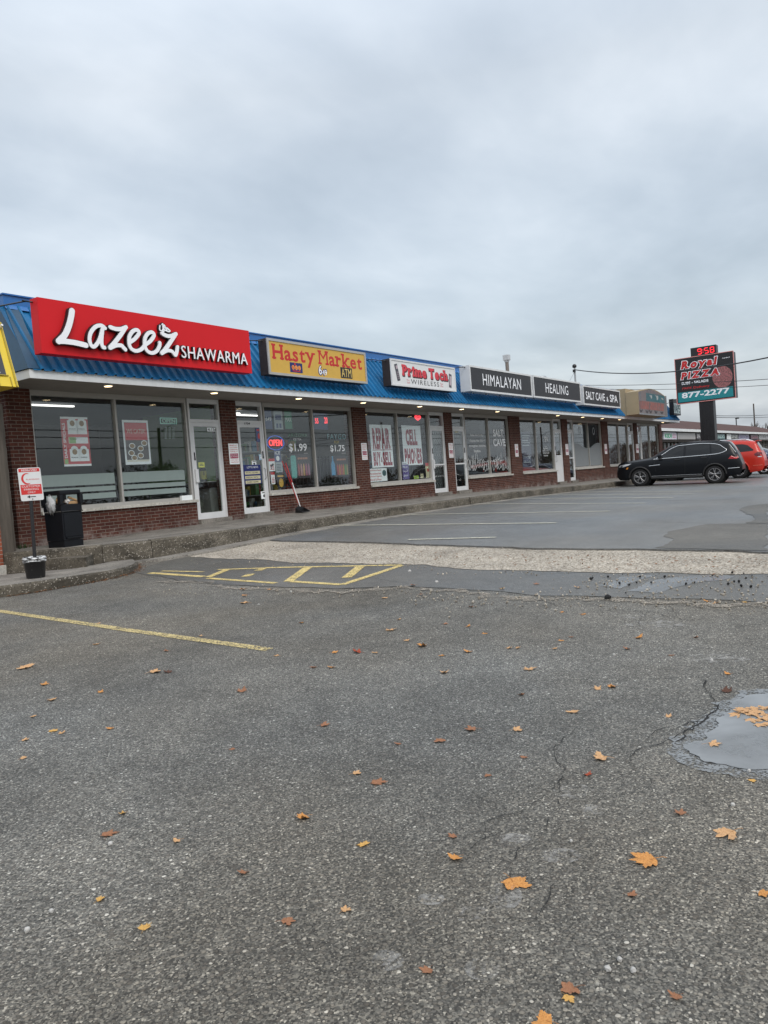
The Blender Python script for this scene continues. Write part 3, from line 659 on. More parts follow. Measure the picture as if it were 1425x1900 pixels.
for i, (a, m_, c) in enumerate(WINS):
    f = MB(); z0 = ZS + .06; w = .045
    f.box(a, c, .05, .14, z0, z0 + .075); f.box(a, c, .05, .14, ZT - .05, ZT + .05)
    for q, ww in ((a, w), (m_ - w / 2, w), (c - w, w)): f.box(q, q + ww, .047, .143, z0 + .075, ZT - .05)
    fo = f.build('window', M_ALU, B)
    pane(fo, a + w, m_ - w / 2, z0 + .075, ZT - .05); pane(fo, m_ + w / 2, c - w, z0 + .075, ZT - .05)
    s = MB(); lo = a - (0 if i in (0, 2, 4, 6) else .03); hi = c + (.05 if i in (0, 2, 4, 6) else 0)
    x = lo
    while x < hi - .05:
        x2 = min(hi, x + 1.22); s.bbox(x + .002, x2 - .002, -.055, .16, ZS + .001, ZS + .062, .006); x = x2
    s.build('sill', M_SILL, fo)
    WINS[i] = (a, m_, c, fo)
DOORO = []
M_DGLASS = glassmat('door_glass', (.93, .96, .95), 1.45, 1.52)
for i, (a, c, hs) in enumerate(DOORS):
    f = MB(); zb = zw(a) + .10; zh = E + 1.66; w = .05
    for q in (a, c - w): f.box(q, q + w, .045, .15, zb, ZT + .05)
    f.box(a + w, c - w, .047, .148, zh + .02, zh + .09); f.box(a + w, c - w, .047, .148, ZT - .05, ZT + .05)
    do = f.build('door', M_ALUW, B); DOORO.append(do)
    pane(do, a + w, c - w, zh + .09, ZT - .05)
    l = MB(); x0, x1 = a + w + .004, c - w - .004; st = .075; zt = zh + .016
    l.box(x0, x0 + st, .05, .10, zb, zt); l.box(x1 - st, x1, .05, .10, zb, zt); l.box(x0 + st, x1 - st, .051, .099, zt - .09, zt); l.box(x0 + st, x1 - st, .051, .099, zb, zb + .14)
    if i in (2, 3, 5): l.box(x0 + st, x1 - st, .051, .099, E + .42, E + .47)
    if i == 4: l.box(x0 + st, x1 - st, .052, .098, zb + .14, E + .60)
    lf = l.build('door_leaf', M_ALUW, do)
    m = MB(); m.box(x0 + st, x1 - st, .07, .08, (E + .60 if i == 4 else zb + .14), zt - .09); m.build('pane', M_DGLASS, do)
    hx = (x0 + .035) if hs > 0 else (x0 + .035)
    if i in (1, 3): hx = x1 - .035
    h = MB(); h.bbox(hx - .045, hx + .045, .004, .05, E + .32, E + .62, .01) if i in (0, 2) else h.tube([(hx, .05, E + .3), (hx, -.0, E + .33), (hx, -.0, E + .55), (hx, .05, E + .58)], .012)
    h.build('handle', M_ALUW if i in (0, 2) else M_STEEL, do)
    lk = MB(); lk.cyl((hx, .05, E + .85), (hx, .035, E + .85), .02); lk.bbox(hx - .014, hx + .014, .036, .05, E + .82, E + 1.0, .004); lk.build('lock', M_BLACK, do)
    t = MB(); t.bbox(a, c, -.10, .2, E - 1.0, zb - .002, .012); t.build('threshold', M_WALK, do)
# roof: mansard with folded ribs, parapet band, fascia, soffit, lights
YF, YR, ZF0, ZF1, ZB0, ZB1 = -1.2, -.30, E + 2.215, E + 2.35, E + 3.60, E + 3.79
def mansard(x0, x1):
    m = MB(); x = x0; pitch = .205; P = []
    while x < x1 - .01:
        for dx, hgt in ((0, 0), (.115, 0), (.132, .05), (.168, .05), (.185, 0)):
            if x + dx <= x1: P.append((x + dx, hgt))
        x += pitch
    P.append((x1, 0)); sd = Vector((0, YR - YF, ZB0 - ZF1)); nrm = Vector((0, -sd.z, sd.y)).normalized()
    lo = [Vector((px, YF - .03, ZF1 + .006 - .03)) + nrm * (h + .012) for px, h in P]; hi = [Vector((px, YR, ZB0)) + nrm * h for px, h in P]
    k = len(P); m.add(lo + hi, [(i, i + 1, k + i + 1, k + i) for i in range(k - 1)]); return m
XL, XR = 7.24, 48.62
mansard(XL + .06, XR - .05).build('mansard_roof', M_BLUE, B)
cp = MB()      # hip cap and end slope
A0, A1 = Vector((XL - .02, YF - .02, ZF1 + .01)), Vector((XL + .17, YR - .02, ZB0))
cp.add([A0, A1, A1 + Vector((.24, -.03, .0)), A0 + Vector((.26, -.03, .0))], [(0, 1, 2, 3)])
cp.add([A0, A1, (XL + .17, 11, ZB0), (XL - .02, 11, ZF1 + .01)], [(0, 1, 2, 3)])
cp.build('hip_cap', M_DKBLUE, B)
cp = MB(); cp.add([(XR, YF, ZF1), (XR - .1, YR, ZB0), (XR - .1, 11, ZB0), (XR, 11, ZF1)], [(0, 1, 2, 3)]); cp.build('end_slope', M_BLUE, B)
bd = MB(); bd.box(XL + .16, XR - .1, YR - .03, YR + .14, ZB0 - .02, ZB1); bd.box(XL + .155, XL + .3, YR + .14, 11.5, ZB0 - .02, ZB1)
bd.box(XL + .14, XR - .08, YR - .06, YR + .17, ZB1, ZB1 + .025)
bd.quad((XL + .16, YR - .03, ZB0 + .03), (XR - .1, YR - .03, ZB0 + .03), (XR - .1, YR - .09, ZB0 - .06), (XL + .16, YR - .09, ZB0 - .06))
bd.build('parapet_band', M_BLUE2, B)
rf = MB(); rf.box(XL + .31, XR - .12, YR + .18, 11.9, E + 3.5, E + 3.56); rf.build('flat_roof', M_ROOFGR, B)
fa = MB(); x = XL
while x < XR - .01:
    x2 = min(XR, x + 3.05); fa.box(x, x2 - .004, YF, YF + .02, ZF0 - .012, ZF1); x = x2
fa.box(XL - .0, XL + .02, YF + .021, 1.0, ZF0 - .01, ZF1 - .001); fa.box(XR - .02, XR, YF + .021, 1.0, ZF0 - .01, ZF1 - .001)
fa.build('fascia', M_FASCIA, B)
so_ = MB(); so_.box(XL + .021, XR - .021, YF + .022, .30, ZSOF, ZSOF + .02)
so_.build('soffit', M_SOFFIT, B)
tr = MB()
for (a, m_, c, fo) in WINS: tr.box(a, c, .03, .16, ZT + .0505, ZSOF - .001)
for (a, c, hs) in DOORS: tr.box(a, c, .03, .16, ZT + .0505, ZSOF - .001)
tr.build('head_trim', M_SOFFIT, B)
for x in (8.94, 11.57, 14.3, 16.94, 19.8, 22.37, 24.95, 30.44, 33.28, 35.82, 38.31, 45.96):
    m = MB(); m.cyl((x, -.93, ZSOF - .022), (x, -.93, ZSOF - .002), .085, .095, 20); q = m.build('recessed_light', M_ALUW, B)
    m = MB(); m.cyl((x, -.93, ZSOF - .027), (x, -.93, ZSOF - .0225), .07, .07, 20); m.build('bulb', M_LAMP, q)
m = MB(); m.cyl((27.6, -.93, ZSOF - .022), (27.6, -.93, ZSOF - .002), .085, .095, 20); m.build('recessed_light', M_SOFFIT, B)
# interior ceiling tubes that are on in two of the shops
for (x0, x1, y) in ((8.3, 9.6, 1.2), (14.4, 15.6, 1.6), (18.9, 20, 2.0)):
    m = MB(); m.bbox(x0, x1, y, y + .07, E + 2.085, E + 2.115, .006); m.build('tube_light', M_TUBE, B)
m = MB(); m.bbox(13.2, 14.3, 1.1, 1.22, E + 2.04, E + 2.09, .01); m.build('tube_light', M_TUBE, B)
# beige sign box over the last shop
bx = MB(); X0, X1, YFr = 38.2, 43.1, -1.95
arch = [(X0, E + 2.36), (X1, E + 2.33), (X1, E + 3.42)]
for k in range(1, 12):
    t = k / 12; arch.append((X1 + (X0 - X1) * t, E + 3.42 + (3.47 - 3.42) * t + .26 * math.sin(math.pi * t)))
arch.append((X0, E + 3.47))
bx.prism([(x, YFr, z) for x, z in arch], (0, .62, 0))
bx.box(X0 + .02, X1 - .02, YFr + .6205, .3, E + 2.34, E + 3.68)
BEI = mat('beige_stucco', (.36, .285, .18), .85, var=.10, vs_=1.5, bump=.2, bs=80)
so2 = thing('box_sign', (40.6, -1.9, E + 2.3), 'beige arched box sign with faded grey and red panel over the last shop', 'sign')
bx.build('sign_box', BEI, so2)
fr = Fr((X0, YFr, E), (1, 0, 0), (0, 0, 1), (0, -1, 0)); L = X1 - X0
pm = MB(); pts = [(.04, 2.40), (L - .04, 2.38), (L - .04, 3.39)]
for k in range(1, 12): t = k / 12; pts.append((L - .04 - (L - .08) * t, 3.39 + .04 * t + .25 * math.sin(math.pi * t)))
pts.append((.04, 3.43))
pm.add([fr.p(a, c, .004) for a, c in pts], [list(range(len(pts)))])
m, t, p, oc = newmat('faded_panel')
t.links.new(mixc(t, ramp(t, noise(t, mapping(t, oc, (1.2, 1, .5)), 2.2, 5, .7), [(.4, 0.0), (.6, 1.0)]), (.20, .16, .155), (.15, .15, .165)), p.inputs['Base Color']); p.inputs['Roughness'].default_value = .4
pm.build('faded_panel', m, so2)
M_TEALD = mat('faded_teal', (.05, .13, .15), .4, var=.25, vs_=4); M_FRED = mat('faded_red', (.36, .14, .12), .5, var=.35, vs_=6)
pm = MB(); rect(pm, fr, 1.3, 3.06, L - .3, 3.45, .008); pm.build('teal_band', M_TEALD, so2)
pm = MB()
for q in ([(1.75, 3.34), (2.3, 3.38), (2.28, 3.26), (2.2, 3.18), (2.1, 3.2), (2.0, 3.3)], [(2.85, 3.40), (3.4, 3.40), (3.42, 3.3), (3.3, 3.18), (3.1, 3.16), (3.1, 3.3)], [(3.9, 3.33), (4.3, 3.30), (4.4, 3.22), (4.15, 3.2)]):
    pm.add([fr.p(a, c, .012) for a, c in q], [list(range(len(q)))])
pm.build('peeling_lettering', mat('old_white', (.34, .36, .36), .5, var=.2), so2)
rn = random.Random(3); pm = MB(); rect(pm, fr, .12, 2.62, L - .5, 3.02, .009); m_, t, p, oc = newmat('peeled_red')
pv_ = mth(t, 'ADD', mth(t, 'MULTIPLY', noise(t, mapping(t, oc, (3.2, 1, .7)), 2.2, 5, .75, .4), .7), mth(t, 'MULTIPLY', noise(t, oc, 9, 4, .7), .3))
t.links.new(ramp(t, pv_, [(.36, (.09, .075, .075)), (.44, (.16, .13, .13)), (.50, (.27, .085, .07)), (.58, (.33, .15, .13)), (.66, (.17, .16, .165))]), p.inputs['Base Color']); p.inputs['Roughness'].default_value = .55
pm.build('peeling_lettering', m_, so2)
pm = MB()
for k in range(5):
    u_ = .4 + k * .85 + rn.uniform(-.2, .2); ribbon(pm, fr, cr([(u_ - .18, 2.55 + rn.uniform(-.04, .04)), (u_, 2.5 + rn.uniform(-.04, .04)), (u_ + .2, 2.56)]), .045, .006, .011)
pm.build('peeling_lettering', mat('stain_dark', (.06, .055, .06), .6, var=.3), so2)
pm = MB(); pm.box(X1 - .1, X1 + .02, YFr - .03, YFr - .001, E + 2.33, E + 3.46); pm.box(X0 - .0, X1 - .101, YFr - .02, YFr - .001, E + 2.34, E + 2.40); pm.build('frame', M_STEEL, so2)
# small black and teal sign on the end of the mansard
es = thing('shop_sign', (47.9, -1.2, E + 2.6), 'small black and pale teal lettered sign at the far end of the blue roof', 'sign')
m = MB(); m.bbox(46.9, 48.45, -1.35, -1.1, E + 2.62, E + 3.55, .015); m.build('sign_cabinet', M_BLACK, es)
fe = Fr((46.9, -1.35, E + 2.62), (1, 0, 0), (0, 0, 1), (0, -1, 0)); m = MB(); rect(m, fe, .05, .1, 1.35, .68, .004); m.build('sign_face', mat('pale_teal_face', (.55, .66, .66), .4), es)
m = MB(); write(m, fe, 'VAPE', .08, .14, 1.3, .62, .03, 0, .008); m.build('lettering', mat('dark_teal_ink', (.03, .07, .08), .5), es)
# ------------------------------------------------------------------ roof plant
v = MB(); v.cyl((34.2, 3, E + 3.5), (34.2, 3, E + 5.35), .085, .085, 16)
vt = thing('vent_pipe', (34.2, 3, E + 3.5), 'tall grey metal flue pipe with square cap above the roof', 'vent')
v.build('pipe', mat('weathered_pipe', (.22, .19, .17), .55, .4, var=.25), vt); v = MB(); v.bbox(34.06, 34.34, 2.86, 3.14, E + 5.40, E + 5.66, .02); v.cyl((34.2, 3, E + 5.30), (34.2, 3, E + 5.40), .1, .13, 16); v.build('cap', mat('pale_metal', (.55, .56, .57), .4, .3), vt)
v = MB(); v.cyl((39.1, 3.5, E + 3.5), (39.1, 3.5, E + 4.95), .32, .32, 24); v.lathe((39.1, 3.5, E + 4.95), [(.37, -.14), (.38, .0), (.34, .06), (0, .08)], 24)
single('roof_fan', v, M_STEEL, 'round galvanised exhaust fan on the flat roof behind the signs', 'vent')
ms = thing('service_mast', (43, 3, E + 3.5), 'thin grey service mast on the roof holding the power cables', 'mast')
v = MB(); v.cyl((43, 3, E + 3.5), (43, 3, E + 5.75), .05, .05, 10); v.build('pole', M_STEEL, ms)
v = MB(); v.lathe((43, 3, E + 5.7), [(.05, 0), (.12, .04), (.12, .16), (.05, .22), (0, .22)], 12); v.box(42.84, 43.0, 2.94, 3.06, E + 5.45, E + 5.6); v.build('weatherhead', M_BLKMET, ms)
v = MB(); v.tube([(43, 3, E + 5.5), (40.6, 3.2, E + 3.6)], .015, 6); v.build('guy_wire', M_STEEL, ms)
def cable(name, a, c, sag, r, label, n=24, group=None):
    a, c = Vector(a), Vector(c); m = MB(); m.tube([a.lerp(c, i / n) - Vector((0, 0, sag * 4 * (i / n) * (1 - i / n))) for i in range(n + 1)], r, 6)
    return single(name, m, M_BLKMET, label, 'cable', group)
def at_depth(px, py, X):
    d = ray(px, py); return CAMP + d * (X / d.x)
q1 = at_depth(1425, 645, 33.0); q0 = Vector((43, 3, E + 5.6)); ext = q0 + (q1 - q0) * 1.6
cable('power_cable', q0, ext + Vector((0, 0, .9)), 1.0, .028, 'thick black cable sagging from the roof mast across the pizza sign')
q1 = at_depth(1425, 693, 36.0); q0 = Vector((43, 3, E + 4.72)); ext = q0 + (q1 - q0) * 1.6
cable('power_cable', q0, ext, .25, .014, 'upper of two thin grey cables running level below the thick one', 24)
cable('power_cable', q0 - Vector((0, 0, .16)), ext - Vector((0, 0, .16)), .35, .012, 'lower of two thin grey cables running level below the thick one', 24)
# ------------------------------------------------------------------ shop signs
M_CHAR = mat('sign_charcoal', (.020, .019, .022), .45, var=.04)
def cabinet(name, x0, x1, z0, z1, yf, dep, body, frame, fw, face, label, struts=True):
    s = thing(name, ((x0 + x1) / 2, yf, E + z0), label, 'sign')
    m = MB(); m.bbox(x0, x1, yf + .012, yf + dep, E + z0, E + z1, .008); m.build('sign_cabinet', body, s)
    fr = Fr((x0, yf, E + z0), (1, 0, 0), (0, 0, 1), (0, -1, 0)); w, h = x1 - x0, z1 - z0
    if frame:
        m = MB()
        for (a, b_, c, d) in ((0, 0, w, fw), (0, h - fw, w, h), (0, fw, fw, h - fw), (w - fw, fw, w, h - fw)): rect(m, fr, a, b_, c, d, -.012, .03)
        m.build('frame', frame, s)
    m = MB(); rect(m, fr, fw, fw, w - fw, h - fw, -.011, .012); m.build('sign_face', face, s)
    if struts:
        for xx in (x0 - .12, x1 + .10):
            m = MB(); m.tube([(xx, yf + .14, E + z1 - .06), (xx + .05, -.36, E + 3.56)], .014, 6); m.tube([(xx, yf + .14, E + z1 - .06), (xx - .06 * (1 if xx < x0 else -1) + .0, yf + .14, E + z1 - .06), (xx + (.13 if xx < x0 else -.12), yf + .14, E + z1 - .06)], .014, 6); m.build('bracket', M_BLKMET, s)
        for k in range(max(3, int((x1 - x0) / .9)) if face is M_CHAR else 0):
            xx = x0 + .3 + k * (x1 - x0 - .6) / max(2, int((x1 - x0) / .9) - 1); m = MB(); m.bbox(xx - .02, xx + .02, yf + .10, yf + .18, E + z0 - .05, E + z0 - .001, .004); m.build('bracket', M_STEEL, s)
    return s, fr, w, h
YS = -1.45
sg, fr, w, h = cabinet('shop_sign', 7.35, 12.24, 2.59, 3.515, YS, .22, M_RED, None, .0, M_RED, 'long red sign with white script LAZEEZ and SHAWARMA lettering', True)
def P(x, y): p = on_y(x, y, YS - .1); return (p.x - 7.35, p.z - (E + 2.59))
def zz(x, y): return P(x / 3.958, 530 + y / 3.958)       # measured in the 3.958x enlargement
LZ = [([(530, 185), (522, 235), (505, 300), (478, 360), (445, 395), (432, 408)], .070), ([(432, 408), (470, 408), (530, 415), (580, 425), (632, 438)], .062),
      ([(772, 312), (745, 293), (705, 300), (670, 340), (658, 390), (668, 435), (690, 448), (715, 425), (735, 385), (752, 320)], .046), ([(754, 315), (748, 370), (746, 420), (755, 450), (768, 455)], .046),
      ([(810, 305), (850, 318), (890, 318), (925, 305)], .05), ([(918, 312), (880, 370), (840, 420), (808, 455)], .052), ([(808, 458), (850, 440), (890, 440), (905, 455), (920, 470)], .048),
      ([(955, 415), (990, 390), (1020, 350), (1005, 326), (975, 335), (950, 375), (948, 430), (965, 465), (1000, 480), (1040, 465), (1070, 430)], .046),
      ([(1070, 432), (1105, 405), (1130, 365), (1115, 343), (1088, 350), (1065, 385), (1062, 440), (1080, 480), (1115, 495), (1150, 480), (1170, 445), (1172, 420)], .046),
      ([(1190, 352), (1220, 368), (1255, 370), (1290, 355)], .05), ([(1284, 362), (1250, 415), (1215, 465), (1186, 496)], .052), ([(1186, 498), (1225, 478), (1258, 482), (1275, 500), (1286, 512), (1296, 490), (1302, 450)], .044)]
M_RET = mat('letter_return_black', (.012, .010, .012), .5, var=0)
mb, mw = MB(), MB()
for i, (pts, r) in enumerate(LZ):
    path = cr([zz(*p) for p in pts], 5); d = i * .0016
    r *= .74; ribbon(mb, fr, path, r + .012, .006, .085 + d * .2, .0005); ribbon(mw, fr, path, r, .088, .100 + d, .0012)
HAL = [([(1185, 290), (1183, 318), (1195, 330), (1207, 318), (1205, 290)], .012), ([(1200, 285), (1205, 278)], .012), ([(1212, 285), (1214, 330), (1200, 334)], .012), ([(1218, 290), (1235, 330)], .012), ([(1222, 325), (1245, 335), (1258, 330), (1240, 312), (1230, 308), (1248, 322)], .012)]
for i, (pts, r) in enumerate(HAL):
    path = cr([zz(*p) for p in pts], 5); ribbon(mb, fr, path, r + .018, .006, .05, .001); ribbon(mw, fr, path, r, .052, .062 + i * .001, .001)
a, c = P(339, 657), P(461.5, 673)
write(mb, fr, 'SHAWARMA', a[0] - .012, a[1] - .065 - .012, c[0] + .012, a[1] + .175 + .012, .045, .006, .06, space=1.1); write(mw, fr, 'SHAWARMA', a[0], a[1] - .065, c[0], a[1] + .175, .03, .062, .074, space=1.1)
mb.build('letter_returns', M_RET, sg); mw.build('lettering', M_WHITE, sg)
# yellow convenience store sign
M_SYEL = mat('sign_yellow', (.62, .38, .062), .4, var=.05); M_INKR = mat('ink_red', (.52, .018, .02), .45, var=.05); M_NAVY = mat('ink_navy', (.012, .02, .14), .45, var=.05)
M_BRNM = mat('brown_cabinet', (.035, .024, .02), .5)
sg, fr, w, h = cabinet('shop_sign', 12.87, 16.6, 2.63, 3.45, -1.36, .26, M_BRNM, M_ALU, .055, M_SYEL, 'yellow light box sign reading Hasty Market in red slab lettering')
m = MB(); slab(m, fr, 'Hasty', .17, .37, 1.62, .34, .022, gap=.13); slab(m, fr, 'Market', 1.80, .37, 3.55, .34, .022, gap=.13); m.build('lettering', M_INKR, sg)
m = MB(); rect(m, fr, .72, .10, 1.16, .33, .003); m.build('logo_panel', M_NAVY, sg)
m = MB(); [disc(m, fr, .83 + k * .11, .215, .05, .055, .005) for k in range(3)]; m.build('logo_dots', mat('ink_orange', (.75, .30, .06), .45), sg)
m = MB(); rect(m, fr, .8, .125, 1.08, .145, .006); write(m, fr, 'B', .805, .185, .845, .245, .03, 0, .007); write(m, fr, 'C', .915, .185, .955, .245, .03, 0, .007); write(m, fr, 'L', 1.03, .185, 1.07, .245, .03, 0, .007); disc(m, fr, .9, .295, .03, .03, .006); m.build('logo_letters', M_INKR, sg)
m = MB(); write(m, fr, '6', 1.74, .09, 1.90, .36, .075, 0, .003); write(m, fr, '49', 1.87, .08, 2.09, .27, .07, 0, .0036); m.build('lottery_outline', M_NAVY, sg)
m = MB(); write(m, fr, '6', 1.765, .115, 1.875, .335, .01, 0, .006); write(m, fr, '49', 1.895, .105, 2.065, .245, .005, 0, .0062); m.build('lottery_numbers', M_WHITE, sg)
m = MB(); rect(m, fr, 2.62, .09, 3.10, .36, .003); m.build('machine_panel', mat('ink_black', (.015, .014, .016), .45, var=0), sg)
m = MB(); write(m, fr, 'ATM', 2.66, .12, 3.06, .33, .03, 0, .006); m.build('machine_lettering', mat('ink_cream', (.70, .52, .16), .45), sg)
# white phone shop sign
M_SWHT = mat('sign_white', (.70, .71, .72), .4, var=.03)
sg, fr, w, h = cabinet('shop_sign', 17.75, 21.32, 2.66, 3.41, -1.36, .28, M_BRNM, M_ALUW, .045, M_SWHT, 'white light box sign reading Prime Tech Wireless in red and black')
mk, mr = MB(), MB()
for (tx, a, c) in (('Prime', .58, 1.86), ('Tech', 2.0, 3.08)):
    slab(mk, fr, tx, a + .02, .33 - .018, c + .02, .30, .05, 0, .003, sw=.36, st=.14, gap=.13, grow=.04); slab(mr, fr, tx, a, .33, c, .30, .05, 0, .006, sw=.36, st=.14, gap=.13)
mk.build('letter_outline', mat('ink_maroon', (.05, .012, .02), .45, var=0), sg); mr.build('lettering', mat('ink_bright_red', (.62, .04, .06), .45), sg)
m = MB(); write(m, fr, 'WIRELESS', 1.0, .10, 2.55, .235, .012, 0, .003, space=1.25); m.build('small_lettering', MATS['ink_black'], sg)
m = MB()
for (cx, cy, t_) in ((.32, .38, .25),):
    pts = [(cx + a * math.cos(t_) - b_ * math.sin(t_), cy + a * math.sin(t_) + b_ * math.cos(t_)) for a, b_ in ((-.075, -.24), (.075, -.24), (.075, .24), (-.075, .24))]; m.add([fr.p(a, b_, .003) for a, b_ in pts], [(0, 1, 2, 3)])
pts = [(3.14, .12), (3.30, .10), (3.36, .52), (3.20, .55)]; m.add([fr.p(a, b_, .003) for a, b_ in pts], [(0, 1, 2, 3)]); m.build('phone_picture', mat('phone_grey', (.06, .06, .075), .35), sg)
m = MB()
for i in range(3):
    for j in range(4): cx, cy = .30 + i * .035 + .01 - j * -.0, .22 + j * .055; disc(m, fr, cx + (j - 1.5) * -.013, cy, .011, .013, .006, 8)
pts = [(.275, .47), (.36, .49), (.33, .58), (.25, .56)]; m.add([fr.p(a, b_, .006) for a, b_ in pts], [(0, 1, 2, 3)])
pts = [(3.18, .19), (3.29, .175), (3.33, .46), (3.22, .48)]; m.add([fr.p(a, b_, .006) for a, b_ in pts], [(0, 1, 2, 3)]); m.build('phone_screen', mat('screen_pale', (.45, .36, .40), .35), sg)
m = MB(); write(m, fr, 'Buy', .78, .17, .93, .225, .01); write(m, fr, 'Sell', .78, .10, .93, .155, .01); write(m, fr, 'Fast', 2.64, .17, 2.80, .225, .01); write(m, fr, 'Fix', 2.64, .10, 2.80, .155, .01); m.build('tiny_lettering', mat('ink_pink', (.62, .25, .27), .5), sg)
# three black spa signs
for (tx, x0, x1, z0, z1, a, c, lb) in (('HIMALAYAN', 22.2, 26.98, 2.73, 3.57, .9, 3.85, 'black panel sign in silver frame reading HIMALAYAN'), ('HEALING', 27.12, 31.95, 2.74, 3.58, 1.15, 3.45, 'black panel sign in silver frame reading HEALING'), ('SALT CAVE & SPA', 32.25, 37.1, 2.66, 3.50, .32, 4.5, 'black panel sign in silver frame reading SALT CAVE & SPA')):
    sg, fr, w, h = cabinet('shop_sign', x0, x1, z0, z1, -1.40, .36, M_ALUW, M_ALUW, .06, M_CHAR, lb)
    m = MB()
    if '&' in tx: write(m, fr, 'SALT CAVE', .32, .25, 2.72, .60, .012, 0, .004); write(m, fr, '&', 2.95, .25, 3.2, .47, .01, 0, .004); write(m, fr, 'SPA', 3.42, .25, 4.5, .60, .012, 0, .004)
    else: write(m, fr, tx, a, .24, c, .62, .014, 0, .004, space=1.08)
    m.build('lettering', M_WHITE, sg)
# ------------------------------------------------------------------ window lettering, posters, notices
def ppt(x, y, Y): p = on_y(x, y, Y); return p.x, p.z
FW = Fr((0, .098, 0), (1, 0, 0), (0, 0, 1), (0, -1, 0))         # outer face of the panes
FI = Fr((0, .135, 0), (1, 0, 0), (0, 0, 1), (0, -1, 0))         # just behind the panes
M_VINYL = mat('vinyl_white', (.86, .89, .90), .5, var=.03); M_FROST = mat('frosted_film', (.25, .31, .30), .6, var=.06); M_PAPER = mat('poster_paper', (.90, .94, .95), .6, var=.03)
def wl_(win, name, mtl, items):
    m = MB()
    for it in items: it(m)
    return m.build(name, mtl, win)
def tx(s, x0, y0, x1, y1, off=0.0, fr=FW, **k):                 # words between two pixels (upper left, lower right)
    def f(m):
        Y = fr.o.y; a = ppt(x0, y0, Y); c = ppt(x1, y1, Y)
        write(m, fr, s, a[0], c[1], c[0], a[1], off, 0, .002, **k)
    return f
def bx_(u0, z0, u1, z1, fr=FW, n=.002): return lambda m: rect(m, fr, u0, E + z0, u1, E + z1, n)
W = [q[3] for q in WINS]
# shop 1: frosted bands
for (x0, x1) in ((7.97, 9.73), (9.80, 11.54)):
    for (z0, z1) in ((.40, .62), (.27, .36), (.12, .23)): 
        fb = MB(); rect(fb, FW, x0 + .02, E + z0, x1 - .10, E + z1, .0015); fb.build('frosted_band', M_FROST, W[0])
def poster(name, x0, y0, x1, y1, Y, paper, label, cat='poster', th=.004, box=None):
    if box: u0, u1, v0, v1 = box
    else: a = ppt(x0, y0, Y); c = ppt(x1, y1, Y); u0, u1, v0, v1 = a[0], c[0], c[1], a[1]
    s = thing(name, ((u0 + u1) / 2, Y, v0), label, cat)
    m = MB(); m.box(u0, u1, Y, Y + th, v0, v1); m.build('sheet', paper, s)
    return s, Fr((u0, Y, v0), (1, 0, 0), (0, 0, 1), (0, -1, 0)), u1 - u0, v1 - v0
M_PRED = mat('poster_red', (.58, .09, .10), .55, var=.06); M_PGRN = mat('poster_green', (.32, .55, .22), .55); M_INK = MATS['ink_black']; M_FOOD = mat('food_print', (.30, .20, .10), .6, var=.6, vs_=25)
s, f, w, h = poster('poster', 111, 773, 170, 864, .15, M_PAPER, 'red and white daily specials poster hanging inside the first shop window')
m = MB(); rect(m, f, .0, .04, w, h - .04, .001); m.build('red_panel', M_PRED, s)
m = MB(); write(m, f, 'DAILY SPECIALS', .025, .16, .085, h - .12, .02, 0, .003, rot=True)
for (a, c) in ((.14, .66), (.53 * w + .03, .66), (.14, .08), (.53 * w + .03, .08)): rect(m, f, a, h * c / 1.05 + .02, a + .36 * w, h * (c + .27), .0025); disc(m, f, a + .18 * w, h * (c + .27), .13 * w, .06, .0026)
rect(m, f, .14, .46 * h, w - .03, .59 * h, .0025); m.build('white_panels', M_PAPER, s)
m = MB(); [disc(m, f, a, h * c, .09 * w, .055, .004) for a, c in ((.14 + .18 * w, .87), (.53 * w + .03 + .18 * w, .87), (.14 + .18 * w, .29), (.53 * w + .03 + .18 * w, .29))]; m.build('food_pictures', M_FOOD, s)
m = MB(); rect(m, f, .145, .465 * h, .5 * w, .585 * h, .003); rect(m, f, .015, .05, .09, .14, .003); m.build('green_panel', M_PGRN, s)
m = MB(); [write(m, f, t_, a, h * c, a + .26 * w, h * c + .022, .01, 0, .0045) for t_, a, c in (('SUNDAY', .16, .745), ('MONDAY', .56 * w + .03, .745), ('TUESDAY', .16, .535), ('WEDNESDAY', .16, .165), ('THURSDAY', .56 * w + .03, .165))]; m.build('lettering', M_INK, s)
s, f, w, h = poster('poster', 226, 779, 281, 861, .15, M_PAPER, 'framed WE CATER poster with plates of food inside the first shop window')
m = MB(); rect(m, f, .04, .10, w - .04, h - .05, .001); m.build('dark_panel', mat('poster_dark', (.10, .09, .09), .5), s)
m = MB(); rect(m, f, .045, .55 * h, w - .045, h - .055, .002); m.build('red_panel', M_PRED, s)
m = MB(); write(m, f, 'WE CATER!', .09, .70 * h, w - .09, .80 * h, .03, 0, .004); rect(m, f, .045, .06, w - .045, .10, .003); m.build('lettering', mat('ink_pale', (.72, .70, .60), .5), s)
m = MB(); rn = random.Random(8)
PL = [(.3, .42), (.62, .36), (.25, .26), (.6, .2), (.35, .15), (.78, .48)]
[disc(m, f, a * w, c * h, .12 * w, .06, .003 + .0004 * i) for i, (a, c) in enumerate(PL)]; m.build('plates', M_PAPER, s)
m = MB(); [disc(m, f, a * w, c * h, .095 * w, .045, .0058 + .0004 * i) for i, (a, c) in enumerate(PL)]; m.build('food_pictures', M_FOOD, s)
